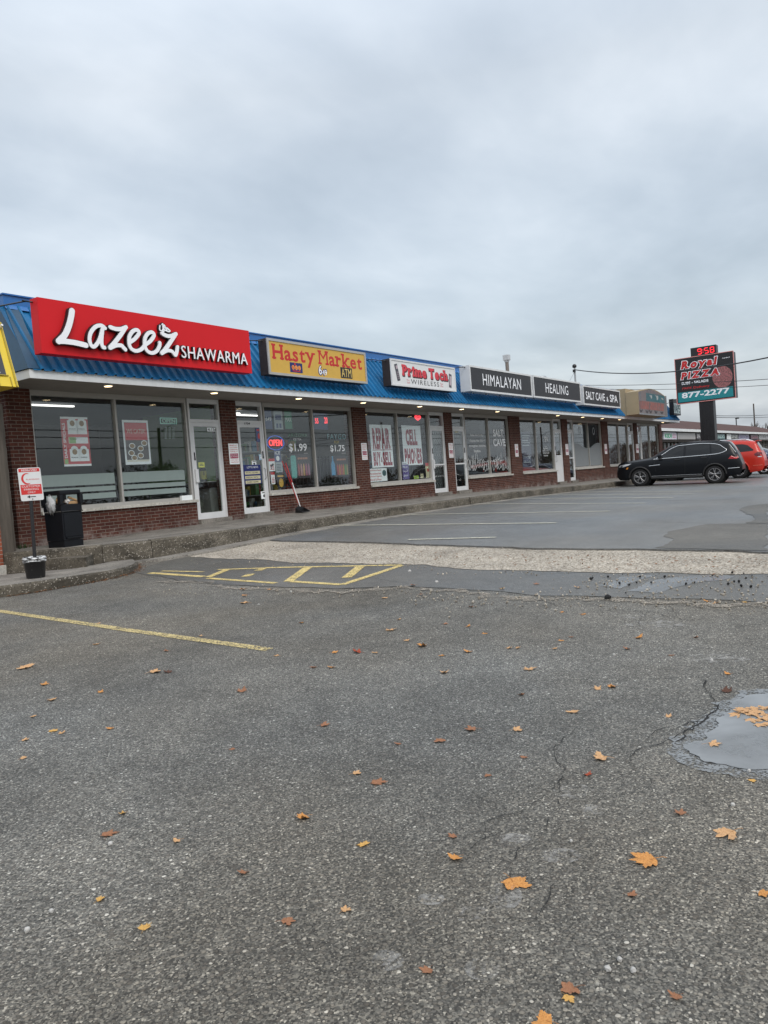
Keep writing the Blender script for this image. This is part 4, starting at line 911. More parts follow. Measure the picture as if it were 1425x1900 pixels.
def neon(name, label, x0, y0, x1, y1, word, col, es, oval=None):
    Y = .17; a = ppt(x0, y0, Y); c = ppt(x1, y1, Y); s = thing(name, (a[0], Y, c[1]), label, 'neon sign'); f = Fr((a[0], Y, c[1]), (1, 0, 0), (0, 0, 1), (0, -1, 0)); w, h = c[0] - a[0], a[1] - c[1]
    m = MB(); rect(m, f, 0, 0, w, h, -.02, .01); m.build('backing', mat('neon_backing', (.03, .035, .035), .5, var=0), s)
    m = MB(); write(m, f, word, .14 * w, .28 * h, .86 * w, .72 * h, -.005, 0, .02); m.build('lettering', mat('neon_' + name + word[:1] + str(es), col, .4, var=0, emit=col, es=es), s); return s, f, w, h
s, f, w, h = neon('neon_sign', 'unlit pale green OPEN sign inside the first shop window', 295, 773, 329, 789, 'OPEN', (.35, .62, .50), .05)
m = MB(); pts = [(.02, .03), (w - .02, .03), (w - .02, h - .03), (.02, h - .03), (.02, .03)]; [ribbon(m, f, [pts[i], pts[i + 1]], .008, 0, .012) for i in range(4)]; m.build('tube_border', mat('neon_green_dim', (.25, .55, .42), .4, var=0, emit=(.2, .5, .4), es=.15), s)
m = MB(); f2 = Fr((0, .15, 0), (1, 0, 0), (0, 0, 1), (0, -1, 0))
for r_i in range(6):
    for c_i in range(3):
        a = ppt(305 + c_i * 7, 793 + r_i * 3.8, .098); rect(m, FW, a[0], a[1] - .02, a[0] + .07, a[1], .0015)
m.build('hours_lettering', M_FROST, W[0])
s, f, w, h = neon('neon_sign', 'lit red and blue oval OPEN neon in the second shop window', 493, 808, 528, 835, 'OPEN', (1, .06, .06), 1.5)
for rr, cl, nm in ((.48, (.08, .22, 1), 'tube_ring'),):
    m = MB(); ov = [(w / 2 + w * rr * math.cos(2 * math.pi * i / 28), h / 2 + h * rr * math.sin(2 * math.pi * i / 28)) for i in range(29)]; ribbon(m, f, ov, .007, .0, .016); m.build(nm, mat('neon_blue', (.05, .12, .6), .4, var=0, emit=cl, es=.35), s)
# shop 2: lottery posters, price lettering, small sheets
M_LB, M_LG, M_LW = mat('lotto_blue', (.07, .10, .22), .5), mat('lotto_green', (.06, .25, .15), .5), mat('lotto_white', (.38, .44, .46), .5)
for (x0, y0, x1, y1, pm_, lb, wd) in ((490, 761, 506, 796, M_LB, 'dark blue lottery poster high in the second shop window', '649'), (507, 762, 526, 797, M_LW, 'pale grey lottery poster between the blue and green ones', ''), (527, 763, 543, 796, M_LG, 'green lottery poster high in the second shop window', 'MAX')):
    s, f, w, h = poster('poster', x0, y0, x1, y1, .15, pm_, lb)
    m = MB()
    if wd: write(m, f, wd, .1 * w, .42 * h, .9 * w, .65 * h, .01, 0, .002)
    else: rect(m, f, .15 * w, .5 * h, .85 * w, .8 * h, .001); rect(m, f, .2 * w, .08 * h, .45 * w, .32 * h, .001); rect(m, f, .55 * w, .08 * h, .8 * w, .32 * h, .001)
    m.build('lettering', M_LB if not wd else M_VINYL, s)
wl_(W[1], 'window_lettering', mat('vinyl_green', (.22, .36, .28), .5), [tx('ARIZONA', 534, 804, 570, 811, .0, space=1.2)])
wl_(W[1], 'window_lettering', mat('vinyl_teal', (.28, .45, .48), .5), [tx('FAYGO', 607, 805, 642, 815, .0, space=1.2)])
wl_(W[1], 'window_lettering', mat('vinyl_yellow', (.45, .38, .14), .5), [tx('POP', 620, 818, 629, 823)])
wl_(W[1], 'window_lettering', M_VINYL, [tx('$1.99', 535, 823, 570, 839, .02), tx('$1.75', 612, 826, 640, 839, .02), tx('ICE TEA', 544, 813, 559, 817), tx('plus tax', 564, 840, 571, 842), tx('plus tax', 634, 840, 641, 842)])
M_SHELF = mat('shelf_dark', (.05, .045, .05), .6)
cans = [(.30, .08, .08), (.42, .22, .20), (.46, .28, .10), (.34, .10, .16), (.30, .14, .20)]; bots = [(.35, .05, .05), (.40, .18, .05), (.36, .08, .10), (.42, .16, .05), (.10, .28, .09), (.30, .26, .12)]
for (x0, y0, x1, y1, lb, big, cols, nb) in ((537, 843, 578, 886, 'drinks poster with tall green can and a row of cans', (.10, .36, .32), cans, 'can_picture'), (611, 846, 648, 884, 'drinks poster with blue bottle and a row of coloured bottles', (.08, .28, .48), bots, 'bottle_picture')):
    s, f, w, h = poster('poster', x0, y0, x1, y1, .15, M_SHELF, lb)
    m = MB()
    if nb == 'can_picture': m.add([f.p(a, c, .003) for a, c in ((.06 * w, .02 * h), (.26 * w, .02 * h), (.29 * w, .08 * h), (.29 * w, .88 * h), (.26 * w, .95 * h), (.06 * w, .95 * h), (.03 * w, .88 * h), (.03 * w, .08 * h))], [list(range(8))])
    else: m.add([f.p(a, c, .003) for a, c in ((.06 * w, .1 * h), (.26 * w, .1 * h), (.26 * w, .6 * h), (.19 * w, .8 * h), (.19 * w, .98 * h), (.12 * w, .98 * h), (.12 * w, .8 * h), (.06 * w, .6 * h))], [list(range(8))])
    m.build('big_drink_picture', mat('drink_' + nb, big, .5, var=.3, vs_=18), s)
    m = MB(); [rect(m, f, .38 * w + k * .085 * w, .78 * h, .44 * w + k * .085 * w, .86 * h, .003) for k in range(6)]; m.build('banner', mat('banner_orange', (.45, .2, .12), .5), s)
    for k, cl in enumerate(cols):
        m = MB(); q = .36 * w + k * (.62 * w / len(cols)); m.add([f.p(a, c, .003) for a, c in ((q, .1 * h), (q + .09 * w, .1 * h), (q + .09 * w, .48 * h), (q + .06 * w, .6 * h), (q + .03 * w, .6 * h), (q, .48 * h))], [list(range(6))]); m.build(nb, mat(nb + str(k), cl, .5, var=.2), s)
M_CREAM = mat('sheet_cream', (.62, .58, .38), .6)
for (x0, y0, x1, y1, pm_, lb, ink, wd) in ((508, 835, 522, 857, M_LB, 'small dark ICE poster beside the neon sign', M_VINYL, 'ICE'), (498, 851, 511, 874, M_PAPER, 'white camera notice with red top beside the store door', M_INKR, ''), (511, 858, 525, 876, M_LW, 'pale green sheet below the ICE poster', M_INK, ''), (502, 876, 511, 898, M_PAPER, 'red and white list poster low beside the store door', M_INKR, ''), (513, 880, 529, 906, M_INK, 'black poster with yellow picture low in the store window', M_SYEL, '')):
    s, f, w, h = poster('poster', x0, y0, x1, y1, .15, pm_, lb)
    m = MB()
    if wd: write(m, f, wd, .1 * w, .62 * h, .9 * w, .9 * h, .02, 0, .002); disc(m, f, .5 * w, .3 * h, .25 * w, .22 * h, .002)
    elif pm_ is M_INK: disc(m, f, .55 * w, .4 * h, .3 * w, .3 * h, .002); rect(m, f, .1 * w, .8 * h, .9 * w, .92 * h, .002)
    elif ink is M_INKR: rect(m, f, 0, .78 * h, w, h, .002); [rect(m, f, .15 * w, (.12 + .12 * k) * h, .85 * w, (.17 + .12 * k) * h, .002) for k in range(4)] if '8' in str(y1) else None
    else: [rect(m, f, .12 * w, (.15 + .15 * k) * h, .8 * w, (.2 + .15 * k) * h, .002) for k in range(5)]
    m.build('print', ink, s)
    if 'camera' in lb:
        m = MB(); m.add([f.p(a * w, c * h, .003) for a, c in ((.15, .45), (.7, .62), (.85, .5), (.35, .32))], [(0, 1, 2, 3)]); rect(m, f, .3 * w, .15 * h, .4 * w, .38 * h, .003); m.build('camera_picture', M_INK, s)
# red figures seen through the glass
s = thing('led_display', (16.7, .3, E + 1.5), 'red jackpot figures glowing inside the second shop window', 'display'); m = MB(); fl = Fr((0, .3, 0), (1, 0, 0), (0, 0, 1), (0, -1, 0))
a = ppt(581, 766, .3); c = ppt(609, 797, .3); rect(m, fl, a[0], c[1], c[0], a[1], -.03, .028); m.build('case', M_LB, s)
m = MB(); tx('55', 584, 776, 591, 786, .02, fl)(m); tx('20', 601, 774, 608, 786, .02, fl)(m); m.build('figures', mat('led_red', (.6, .02, .02), .4, var=0, emit=(1, .06, .08), es=1.6), s)
s = thing('led_display', (21, .6, E + 1.9), 'small red glowing heart sign inside the phone shop', 'display'); m = MB(); fl = Fr((0, .5, 0), (1, 0, 0), (0, 0, 1), (0, -1, 0)); a = ppt(769, 771, .5); c = ppt(780, 779, .5)
w0, h0 = c[0] - a[0], a[1] - c[1]; ribbon(m, fl, cr([(a[0] + w0 * p, c[1] + h0 * q) for p, q in ((.5, .0), (.05, .55), (.2, .95), (.5, .7), (.8, .95), (.95, .55), (.5, .0))]), .03, 0, .02); m.build('tube', MATS['led_red'], s)
# security bars behind shop 2 and 3 glass
for (x0, x1, z0, z1, nm, lb) in ((14.9, 17.5, .05, .85, 'security_grille', 'black vertical bars behind the glass of the second shop'), (18.4, 21.6, .05, .9, 'security_grille', 'black vertical bars behind the glass of the phone shop')):
    m = MB(); x = x0
    while x < x1: m.box(x, x + .022, .30, .322, E + z0, E + z1); x += .145
    m.box(x0 - .02, x1, .292, .3295, E + z0 + .02, E + z0 + .05); m.box(x0 - .02, x1, .292, .3295, E + z1 - .08, E + z1 - .05); single(nm, m, M_BLKMET, lb, 'grille')
# phone shop posters
for (x0, y0, x1, y1, lb, lines) in ((685, 787.5, 731, 866, 'large paper poster reading REPAIR BUY & SELL in red', [('REPAIR', .10, .46, .90, .92), ('BUY', .08, .06, .40, .36), ('&', .41, .12, .48, .24), ('SELL', .50, .06, .94, .36)]), (744.5, 789, 785, 862, 'large paper poster reading CELL PHONES in red', [('CELL', .18, .53, .78, .90), ('PHONES', .06, .06, .96, .42)])):
    s, f, w, h = poster('poster', x0, y0, x1, y1, .15, M_PAPER, lb)
    m = MB()
    for (t_, a, b_, c, d) in lines:
        if t_ == '&': write(m, f, t_, a * w, b_ * h, c * w, d * h, .02, 0, .002)
        else: slab(m, f, t_, a * w, b_ * h, c * w, (d - b_) * h, .055, 0, .002, sw=.34, st=.06, gap=.07)
    if 'REPAIR' in lb: rect(m, f, .06 * w, .40 * h, .95 * w, .415 * h, .002)
    m.build('lettering', mat('poster_ink_red', (.30, .008, .03), .5), s)
s, f, w, h = poster('poster', 683, 870, 719, 892, .15, M_PAPER, 'white phone repair sheet with red text under the big repair poster')
m = MB(); [write(m, f, t_, .05 * w, (.77 - .23 * i) * h, (.70 - .03 * (i % 2)) * w, (.93 - .23 * i) * h, .01, 0, .002) for i, t_ in enumerate(('Cell Phone Repair', 'Accessories', 'Software Upgrade', 'Unlock all Cell Phones'))]; m.build('lettering', M_INKR, s)
m = MB(); disc(m, f, .85 * w, .62 * h, .11 * w, .24 * h, .002, 14); m.build('phone_picture', mat('phone_teal', (.05, .12, .13), .4, var=.4, vs_=30), s)
for (x0, y0, x1, y1, pm_, lb, ink, wds) in ((746, 862, 760, 889, mat('sheet_purple', (.10, .07, .26), .5), 'purple pick up and drop off sheet in the phone shop window', M_VINYL, ('Pick up', 'Drop off', 'right here')), (789, 859, 800, 886, M_CREAM, 'cream notice with red top beside the phone shop door', M_INKR, ()), (768, 883, 777, 888, mat('sheet_lime', (.40, .60, .08), .5), 'small lime green card on the phone shop sill', M_INK, ('OPEN',)), (746, 857, 756, 862, M_PAPER, 'small white parcel sticker under the CELL PHONES poster', M_NAVY, ('Parcel',)), (780, 877, 786, 887, M_CREAM, 'small cream card on the phone shop sill', M_INK, ())):
    s, f, w, h = poster('poster', x0, y0, x1, y1, .14, pm_, lb); m = MB()
    for i, t_ in enumerate(wds): write(m, f, t_, .1 * w, (.74 - .29 * i if len(wds) > 1 else .2) * h, .8 * w, (.92 - .29 * i if len(wds) > 1 else .8) * h, .01, 0, .002)
    if not wds:
        rect(m, f, 0, .8 * h, w, h, .002); rect(m, f, .3 * w, .42 * h, .7 * w, .6 * h, .002)
    m.build('print', ink, s)
# spa window graphics
wl_(W[3], 'window_lettering', M_VINYL, [tx('SALT', 914, 796.5, 934, 810, .03), tx('CAVE', 914.5, 814, 938, 827.5, .03)] + [tx(t_, a, y, c, y + 5, .012) for t_, a, y, c in (('Relax the body,', 872, 805, 896, ), ('cleanse the skin +', 871, 815, 899), ('strengthen immune', 870, 825, 901), ('function.', 879, 834, 892))])
m = MB(); rn = random.Random(12)
for (xa, xb) in ((867, 910), (914, 948)):
    x = xa
    while x < xb:
        hh = rn.uniform(8, 26); wd = rn.uniform(3, 5.5); y0 = 866 + rn.uniform(-4, 4); pts = [(x, y0 - 2), (x + wd * .2, y0 - hh * .8), (x + wd * .55, y0 - hh), (x + wd, y0 - hh * .6), (x + wd * 1.1, y0), (x + wd * .5, y0 + 5), (x, y0 - 2)]
        pts = [(min(max(p, xa), xb), q) for p, q in pts]; ribbon(m, FW, [ppt(p, q, .098) for p, q in pts], .0075, .001, .002, .0015)
        if rn.random() < .6: ribbon(m, FW, [ppt(min(x + wd * .5, xb), y0 + 5, .098), ppt(min(x + wd * .6, xb), y0 - hh * .5, .098)], .005, .001, .004, .001)
        x += wd * rn.uniform(.6, 1.1)
m.build('crystal_drawing', M_VINYL, W[3])
# shop 5: dark poster seen from behind, white list
s, f, w, h = poster('poster', 966, 801, 988, 866, .16, mat('sheet_navy', (.025, .03, .07), .5), 'dark navy fish and chips poster in the window below the HEALING sign'); m = MB()
[rect(m, f, .1 * w, (.88 - .07 * k) * h, (.9 - .1 * (k % 3)) * w, (.91 - .07 * k) * h, .002) for k in range(5)]; rect(m, f, .12 * w, .12 * h, .9 * w, .30 * h, .002); m.build('print', M_LW, s)
m = MB(); write(m, f, 'FISH', .16 * w, .14 * h, .86 * w, .28 * h, .03, 0, .004); m.build('lettering', M_NAVY, s)
wl_(W[4], 'window_lettering', M_VINYL, [tx('SPA', 1010, 810, 1017, 820, .01)]); wl_(W[4], 'services_lettering', M_VINYL, [tx('MASSAGE FACIALS', a, y, c, y + 2.6) for a, y, c in ((1010, 827, 1014), (1008, 831, 1016), (1007, 835, 1018), (1007.5, 839, 1019), (1009, 844, 1017))])
# shop 6: wave of frosted film and two rings
m = MB(); fx = MB()
for (x0, x1) in ((34.57, 36.45), (36.51, 38.22)):
    n_ = 16; up = [(x0 + (x1 - x0) * i / n_, E + .98 + .14 * math.sin(2.1 * (x0 + (x1 - x0) * i / n_ - 34.3) + .4) - .06 * (x0 - 34.5) * .3) for i in range(n_ + 1)]
    m.add([FW.p(a, c, .002) for a, c in up] + [FW.p(a, E + .03, .002) for a, c in up], [(i, i + 1, n_ + 2 + i, n_ + 1 + i) for i in range(n_)])
    ribbon(fx, FW, [(a, c + .03) for a, c in up], .012, .001, .002); cx = (x0 + x1) / 2
    ribbon(fx, FW, [(cx + .13 * math.cos(2 * math.pi * i / 18), E + 1.72 + .16 * math.sin(2 * math.pi * i / 18)) for i in range(19)], .02, .001, .002)
m.build('frosted_wave', mat('frosted_grey', (.21, .23, .24), .6, var=.04), W[5]); fx.build('white_outline', M_LW, W[5])
s, f, w, h = poster('poster', 1171, 783, 1176, 798, .16, M_PAPER, 'tiny green and white sticker over the door under the beige sign box'); m = MB(); rect(m, f, 0, .5 * h, w, .8 * h, .002); m.build('print', M_LG, s)
s, f, w, h = poster('poster', 1181.5, 790, 1188, 799, .16, M_PRED, 'tiny red sign over the last shop door'); m = MB(); rect(m, f, .2 * w, .3 * h, .8 * w, .7 * h, .002); m.build('print', M_PAPER, s)
# door decals
def dtx(i, s, x0, y0, x1, y1, mtl, off=.01, y=.0688):
    fd = Fr((0, y, 0), (1, 0, 0), (0, 0, 1), (0, -1, 0)); m = MB(); tx(s, x0, y0, x1, y1, off, fd)(m); return m.build('house_number', mtl, DOORO[i])
fd = Fr((0, .0689, 0), (1, 0, 0), (0, 0, 1), (0, -1, 0))
m = MB(); a = ppt(384, 793.5, .0689); c = ppt(402.5, 800.8, .0689); rect(m, fd, a[0], c[1], c[0], a[1], .0005); m.build('number_plate', M_PAPER, DOORO[0])
dtx(0, '4-136', 385.3, 794.5, 401.5, 799.8, M_INK, .02, .066); 
fd2 = Fr((0, .0465, 0), (1, 0, 0), (0, 0, 1), (0, -1, 0)); m = MB(); tx('1704', 453, 783.5, 464, 788, .02, fd2)(m); m.build('house_number', M_INK, DOORO[1])
dtx(3, '81', 844.5, 799, 850, 803, mat('ink_gold', (.5, .42, .15), .5), .01)
s, f, w, h = poster('poster', 451, 863, 486, 897, .0625, M_NAVY, 'navy lottery sheet with three cream strips on the store door', 'notice')
m = MB(); [rect(m, f, .06 * w, (.03 + .24 * k) * h, .94 * w, (.19 + .24 * k) * h, .002) for k in range(3)]; m.build('cream_strips', M_CREAM, s)
m = MB(); [write(m, f, t_, .12 * w, (.07 + .24 * k) * h, .8 * w, (.15 + .24 * k) * h, .01, 0, .004) for k, t_ in enumerate(('CASH 12345', 'MEGA 9876', 'PICK 12,345'))]; m.build('figures', M_INK, s)
m = MB(); write(m, f, 'LOTTO NEWS', .2 * w, .82 * h, .85 * w, .93 * h, .0, 0, .002); m.build('lettering', M_VINYL, s)
for (x0, y0, x1, y1, pm_, lb, dk) in ((474, 793, 486, 820, mat('sheet_blue', (.10, .13, .26), .5), 'dark blue poster near the top of the store door', M_PRED), (480, 843, 489, 853, mat('sheet_sky', (.42, .60, .75), .5), 'light blue square sticker on the store door', M_VINYL), (467, 855, 476, 864, M_PAPER, 'white camera sticker in the middle of the store door', M_INK), (484, 912, 497, 925, M_PAPER, 'white square notice low on the store door', M_INK)):
    s, f, w, h = poster('poster', x0, y0, x1, y1, .0635, pm_, lb, 'notice', .003); m = MB(); disc(m, f, w / 2, .4 * h, .22 * w, .2 * h, .002, 10); rect(m, f, .15 * w, .75 * h, .85 * w, .88 * h, .002); m.build('print', dk, s)
for i, lb in ((2, 'black folding lattice gate behind the phone shop door'),):
    a, c, _ = DOORS[i]; m = MB(); fg = Fr((0, .2, 0), (1, 0, 0), (0, 0, 1), (0, -1, 0)); k = 0; x = a + .1
    while x < c - .12:
        z = E - .42
        while z < E + 1.5:
            ribbon(m, fg, [(x, z), (x + .07, z + .12), (x, z + .24)], .008, 0, .006, .001); ribbon(m, fg, [(x + .07, z), (x, z + .12), (x + .07, z + .24)], .008, .008, .014, .001); z += .24
        m.box(x - .01, x + .004, .206, .22, E - .44, E + 1.55); x += .14
    single('folding_gate', m, M_STEEL, lb, 'gate')
# parking notices on the brick piers
NT = [((423.5, 823, 445, 861), 'beside the first glass door'), ((670, 822, 682.5, 853), 'left of the REPAIR poster'), ((832, 822, 842, 849), 'left of the spa shop door'), ((955, 824, 962.5, 847), 'right of the SALT CAVE window'), ((1049, 824, 1055.5, 844), 'left of the frosted window'), ((1121.5, 824, 1127, 842), 'right of the frosted window'), ((1180, 824, 1185.5, 840), 'under the beige sign box')]
for (q, lb) in NT:
    s, f, w, h = poster('parking_notice', *q, -.012, M_PAPER, 'small white and red parking notice on the brick pier ' + lb, 'notice', .006); s['group'] = 'parking notices on the piers'
    m = MB(); rect(m, f, .03, .28 * h, w - .03, .52 * h, .002); m.build('red_band', mat('notice_red', (.38, .03, .09), .5), s)
    m = MB(); [write(m, f, t_, .1 * w, v_ * h, .9 * w, (v_ + .06) * h, .01, 0, .002) for t_, v_ in (('PRIVATE LOT', .88), ('CUSTOMER', .78), ('PARKING', .68), ('ONLY', .58), ('at owner expense', .17), ('unauthorized', .08))]; m.build('lettering', M_INKR, s)
    m = MB(); [write(m, f, t_, .14 * w, v_ * h, .86 * w, (v_ + .06) * h, .01, 0, .004) for t_, v_ in (('VEHICLES WILL', .42), ('BE TOWED', .33))]; m.build('white_lettering', M_VINYL, s)
# things inside the first shop
for (x0, x1, lb, sd_) in ((14.6, 17.2, 'store shelf packed with coloured goods behind the store window', 5), (19.0, 21.4, 'shelf of small boxed goods inside the phone shop', 6)):
    t = thing('store_shelf', ((x0 + x1) / 2, 1.9, E - .56), lb, 'shelf'); rn = random.Random(sd_); m = MB()
    for zz_ in (-.5, -.1, .3, .7, 1.1): m.box(x0, x1, 1.75, 2.1, E + zz_, E + zz_ + .025)
    for xx_ in (x0, (x0 + x1) / 2, x1): m.box(xx_ - .02, xx_ + .02, 2.101, 2.14, E - .558, E + 1.5)
    m.build('rack', M_STEEL, t)
    for ci, cl in enumerate(((.5, .08, .06), (.55, .42, .08), (.08, .25, .45), (.6, .6, .58), (.12, .35, .12))):
        m = MB()
        for zz_ in (-.5, -.1, .3, .7, 1.1):
            xx_ = x0 + .05
            while xx_ < x1 - .12:
                w_ = rn.uniform(.06, .16)
                if rn.randrange(5) == ci: m.box(xx_, xx_ + w_ - .008, 1.76, 1.95, E + zz_ + .026, E + zz_ + .026 + rn.uniform(.14, .32))
                xx_ += w_
        o = m.build('goods', mat('goods_' + str(ci), cl, .5, var=.3, vs_=14), t); o['kind'] = 'stuff'
s = thing('service_counter', (12.6, 1.2, E - .56), 'grey counter with a dark band inside the first glass door', 'counter')
m = MB(); m.bbox(12.42, 12.69, .42, 2.6, E - .555, E + .18, .01); m.build('front_panel', mat('counter_grey', (.22, .23, .23), .5), s); m = MB(); m.bbox(12.38, 12.695, .40, 2.65, E + .185, E + .32, .01); m.build('counter_top', M_BLACK, s)
m = MB(); m.bbox(12.36, 12.695, .39, 2.66, E + .325, E + .345, .004); m.build('shelf_edge', M_ALUW, s)
s = thing('fire_extinguisher', (12.56, .75, E + .346), 'yellow labelled fire extinguisher standing on the counter', 'extinguisher'); m = MB(); m.lathe((12.56, .75, E + .346), [(0, 0), (.07, 0), (.075, .03), (.075, .3), (.05, .36), (.02, .38), (.02, .42), (0, .42)], 16); m.build('body', M_BLACK, s)
m = MB(); m.lathe((12.56, .75, E + .346), [(.077, .06), (.077, .26)], 16); m.build('label_band', mat('label_yellow', (.6, .55, .05), .5), s); m = MB(); m.tube([(12.56, .75, E + .75), (12.56, .67, E + .80), (12.5, .64, E + .76), (12.5, .66, E + .5)], .012, 6); m.build('hose', M_BLACK, s)
s, f, w, h = poster('notice_card', 368, 858, 380, 867, .3, mat('card_yellow_glow', (.70, .68, .05), .5, emit=(.7, .68, .05), es=.12), 'small bright yellow card seen through the first glass door', 'notice'); m = MB(); rect(m, f, .15 * w, .35 * h, .85 * w, .5 * h, .002); rect(m, f, .15 * w, .6 * h, .7 * w, .72 * h, .002); m.build('print', M_INK, s)  # the card is no lamp: its brightness is added as a faint glow
m = MB(); m.bbox(11.2, 11.5, -.03, .04, ZS + .063, ZS + .17, .008); single('paper_box', m, M_PAPER, 'small white box on the window sill by the first glass door', 'box')
# ------------------------------------------------------------------ street furniture in front of the shops
# litter bin
bc = Vector((7.54, -1.32, zk(7.6) - .0)); ang = R_(8)
def rotz(mb, c, a):
    ca, sa = math.cos(a), math.sin(a); mb.v = [(c.x + (p[0] - c.x) * ca - (p[1] - c.y) * sa, c.y + (p[0] - c.x) * sa + (p[1] - c.y) * ca, p[2]) for p in mb.v]; return mb
t = thing('litter_bin', bc, 'black square plastic litter bin overflowing by the first shop window', 'litter bin')
x, y, z = bc; hw = .205
M_BIN = mat('bin_plastic', (.006, .007, .010), .45, spec=.3, var=.3, vs_=4, bump=.15, bs=150)
def binpart(name, fn, mt_=M_BIN, par=t): m = MB(); fn(m); rotz(m, bc, ang); return m.build(name, mt_, par)
def body(m):
    for (z0, z1, a, c) in ((0, .11, hw - .01, hw - .005), (.115, .60, hw, hw + .004)):
        m.add([(x + sx * (a if k == 0 else c), y + sy * (a if k == 0 else c), z + (z0 if k == 0 else z1)) for k in (0, 1) for sx, sy in ((-1, -1), (1, -1), (1, 1), (-1, 1))], [(0, 1, 2, 3), (7, 6, 5, 4), (0, 4, 5, 1), (1, 5, 6, 2), (2, 6, 7, 3), (3, 7, 4, 0)])
    m.bbox(x - hw + .03, x + hw - .03, y - hw - .012, y - hw + .01, z + .17, z + .57, .008); m.bbox(x - hw + .05, x + hw - .05, y - hw - .022, y - hw, z + .14, z + .165, .005)
binpart('body', body)
def hood(m):
    m.bbox(x - hw - .012, x + hw + .012, y - hw - .012, y + hw + .012, z + .605, z + .72, .012)
    for sx in (-1, 1):
        for sy in (-1, 1): m.bbox(x + sx * hw - .035, x + sx * hw + .035, y + sy * hw - .035, y + sy * hw + .035, z + .721, z + .885, .01)
    m.bbox(x - hw - .012, x + hw + .012, y - hw - .012, y + hw + .012, z + .886, z + .96, .025)
binpart('hood', hood)
def band(m): m.tube([(x - hw - .016, y - hw - .016, z + .60), (x, y - hw - .022, z + .605), (x + hw + .016, y - hw - .016, z + .598), (x + hw + .016, y + hw, z + .6)], .012, 6)
binpart('bag_edge', band, mat('bag_black', (.015, .015, .016), .25))
b0 = MB(); rn = random.Random(2)
bm = bmesh.new(); bmesh.ops.create_icosphere(bm, subdivisions=3, radius=1)
for v in bm.verts:
    d = v.co.copy(); k = 1 + .22 * math.sin(7 * d.x + 3 * d.z) * math.sin(6 * d.y + 2) + .1 * rn.uniform(-1, 1); k = 1 + .45 * math.sin(9 * d.x + 5 * d.z) * math.sin(8 * d.y + 2) + .16 * rn.uniform(-1, 1); v.co = Vector((d.x * .055 * k, d.y * .12 * k + .03 * d.z, d.z * .19 * k - .08 * max(0, d.y) + .03 * math.sin(14 * d.y)))
bm.transform(Matrix.Translation((x - hw - .045, y - .03, z + .72))); bm.transform(Matrix.Translation((x - hw - .02, y + .0, z + .74)) @ Matrix.Scale(.72, 4) @ Matrix.Translation((-(x - hw - .045), -(y - .03), -(z + .72)))); b0.bm(bm, True); rotz(b0, bc, ang)
m, tt, p, oc = newmat('plastic_bag_white'); p.inputs['Base Color'].default_value = (.62, .64, .66, 1); p.inputs['Roughness'].default_value = .35; p.inputs['Alpha'].default_value = .8; p.inputs['Subsurface Weight'].default_value = 0
bumpn(tt, p, noise(tt, oc, 22, 4, .6, 1), .8, .03)
single('plastic_bag', b0, m, 'crumpled white plastic bag hanging out of the side of the litter bin', 'bag')
def crumple(name, c, r, col, label, seed, cat, sq=(1, 1, 1)):
    bm = bmesh.new(); bmesh.ops.create_icosphere(bm, subdivisions=2, radius=1); rn = random.Random(seed)
    for v in bm.verts: v.co = Vector((v.co.x * sq[0], v.co.y * sq[1], v.co.z * sq[2])) * r * rn.uniform(.72, 1.1)
    bm.transform(Matrix.Translation(c)); q = MB(); q.bm(bm); return single(name, q, mat('paper_' + str(seed), col, .7, var=.2, vs_=15), label, cat)
zt_ = z + .72
crumple('paper_bag', (x - .10, y - .10, zt_ + .075), .085, (.36, .20, .08), 'crumpled brown paper bag in the mouth of the litter bin', 21, 'bag', (.8, .8, 1))
crumple('paper_cup', (x + .02, y - .12, zt_ + .05), .05, (.7, .68, .66), 'crushed white cup between the papers in the litter bin', 22, 'cup')
m = MB(); m.bbox(x + .0, x + .18, y - .17, y - .05, zt_ + .0, zt_ + .05, .01); m.tube([(x + .0, y - .15, zt_ + .12), (x + .15, y - .17, zt_ + .06)], .02, 6); rotz(m, bc, ang); single('food_wrapper', m, mat('tan_card', (.42, .26, .13), .7, var=.25), 'tan food wrapper lying in the mouth of the litter bin', 'wrapper')
# reserved parking sign in a bucket
bk = on_z(67, 1072, E - .955); bx0, by0, bz0 = bk
t = thing('parking_sign', bk, 'reserved customer parking sign on a black post set in a bucket', 'sign')
m = MB(); m.lathe(bk, [(0, 0), (.118, 0), (.122, .01), (.142, .215), (.148, .218), (.148, .232)], 28)
m2, tt, p, oc = newmat('bucket_black_chipped'); sp = ramp(tt, noise(tt, oc, 26, 4, .7), [(.66, 0.0), (.68, 1.0)])
tt.links.new(mixc(tt, sp, (.012, .012, .013), (.55, .55, .53)), p.inputs['Base Color']); p.inputs['Roughness'].default_value = .5
m.build('bucket', m2, t)
m = MB(); m.lathe(bk, [(.150, .225), (.157, .23), (.157, .245), (.150, .25), (.150, .258), (.158, .263), (.158, .278), (.150, .283), (.146, .30), (.138, .30), (.132, .26), (0, .26)], 28)
m3, tt, p, oc = newmat('bucket_rim_paint'); sp = ramp(tt, noise(tt, mapping(tt, oc, (1, 1, 5)), 12, 4, .7), [(.46, 0.0), (.5, 1.0)])
tt.links.new(mixc(tt, sp, (.62, .63, .64), (.03, .03, .03)), p.inputs['Base Color']); p.inputs['Roughness'].default_value = .5
m.build('bucket_rim', m3, t)
tp = on_y(60, 930, by0); topz = on_y(55, 868, by0).z; botz = on_y(57, 929, by0).z
ln = (tp.x - bx0)
px_ = lambda zz_: bx0 + (ln * (zz_ - bz0) / (tp.z - bz0)) * .6
m = MB(); m.tube([(px_(bz0 + .2), by0, bz0 + .2), (px_(topz - .06), by0, topz - .06)], .024, 12)
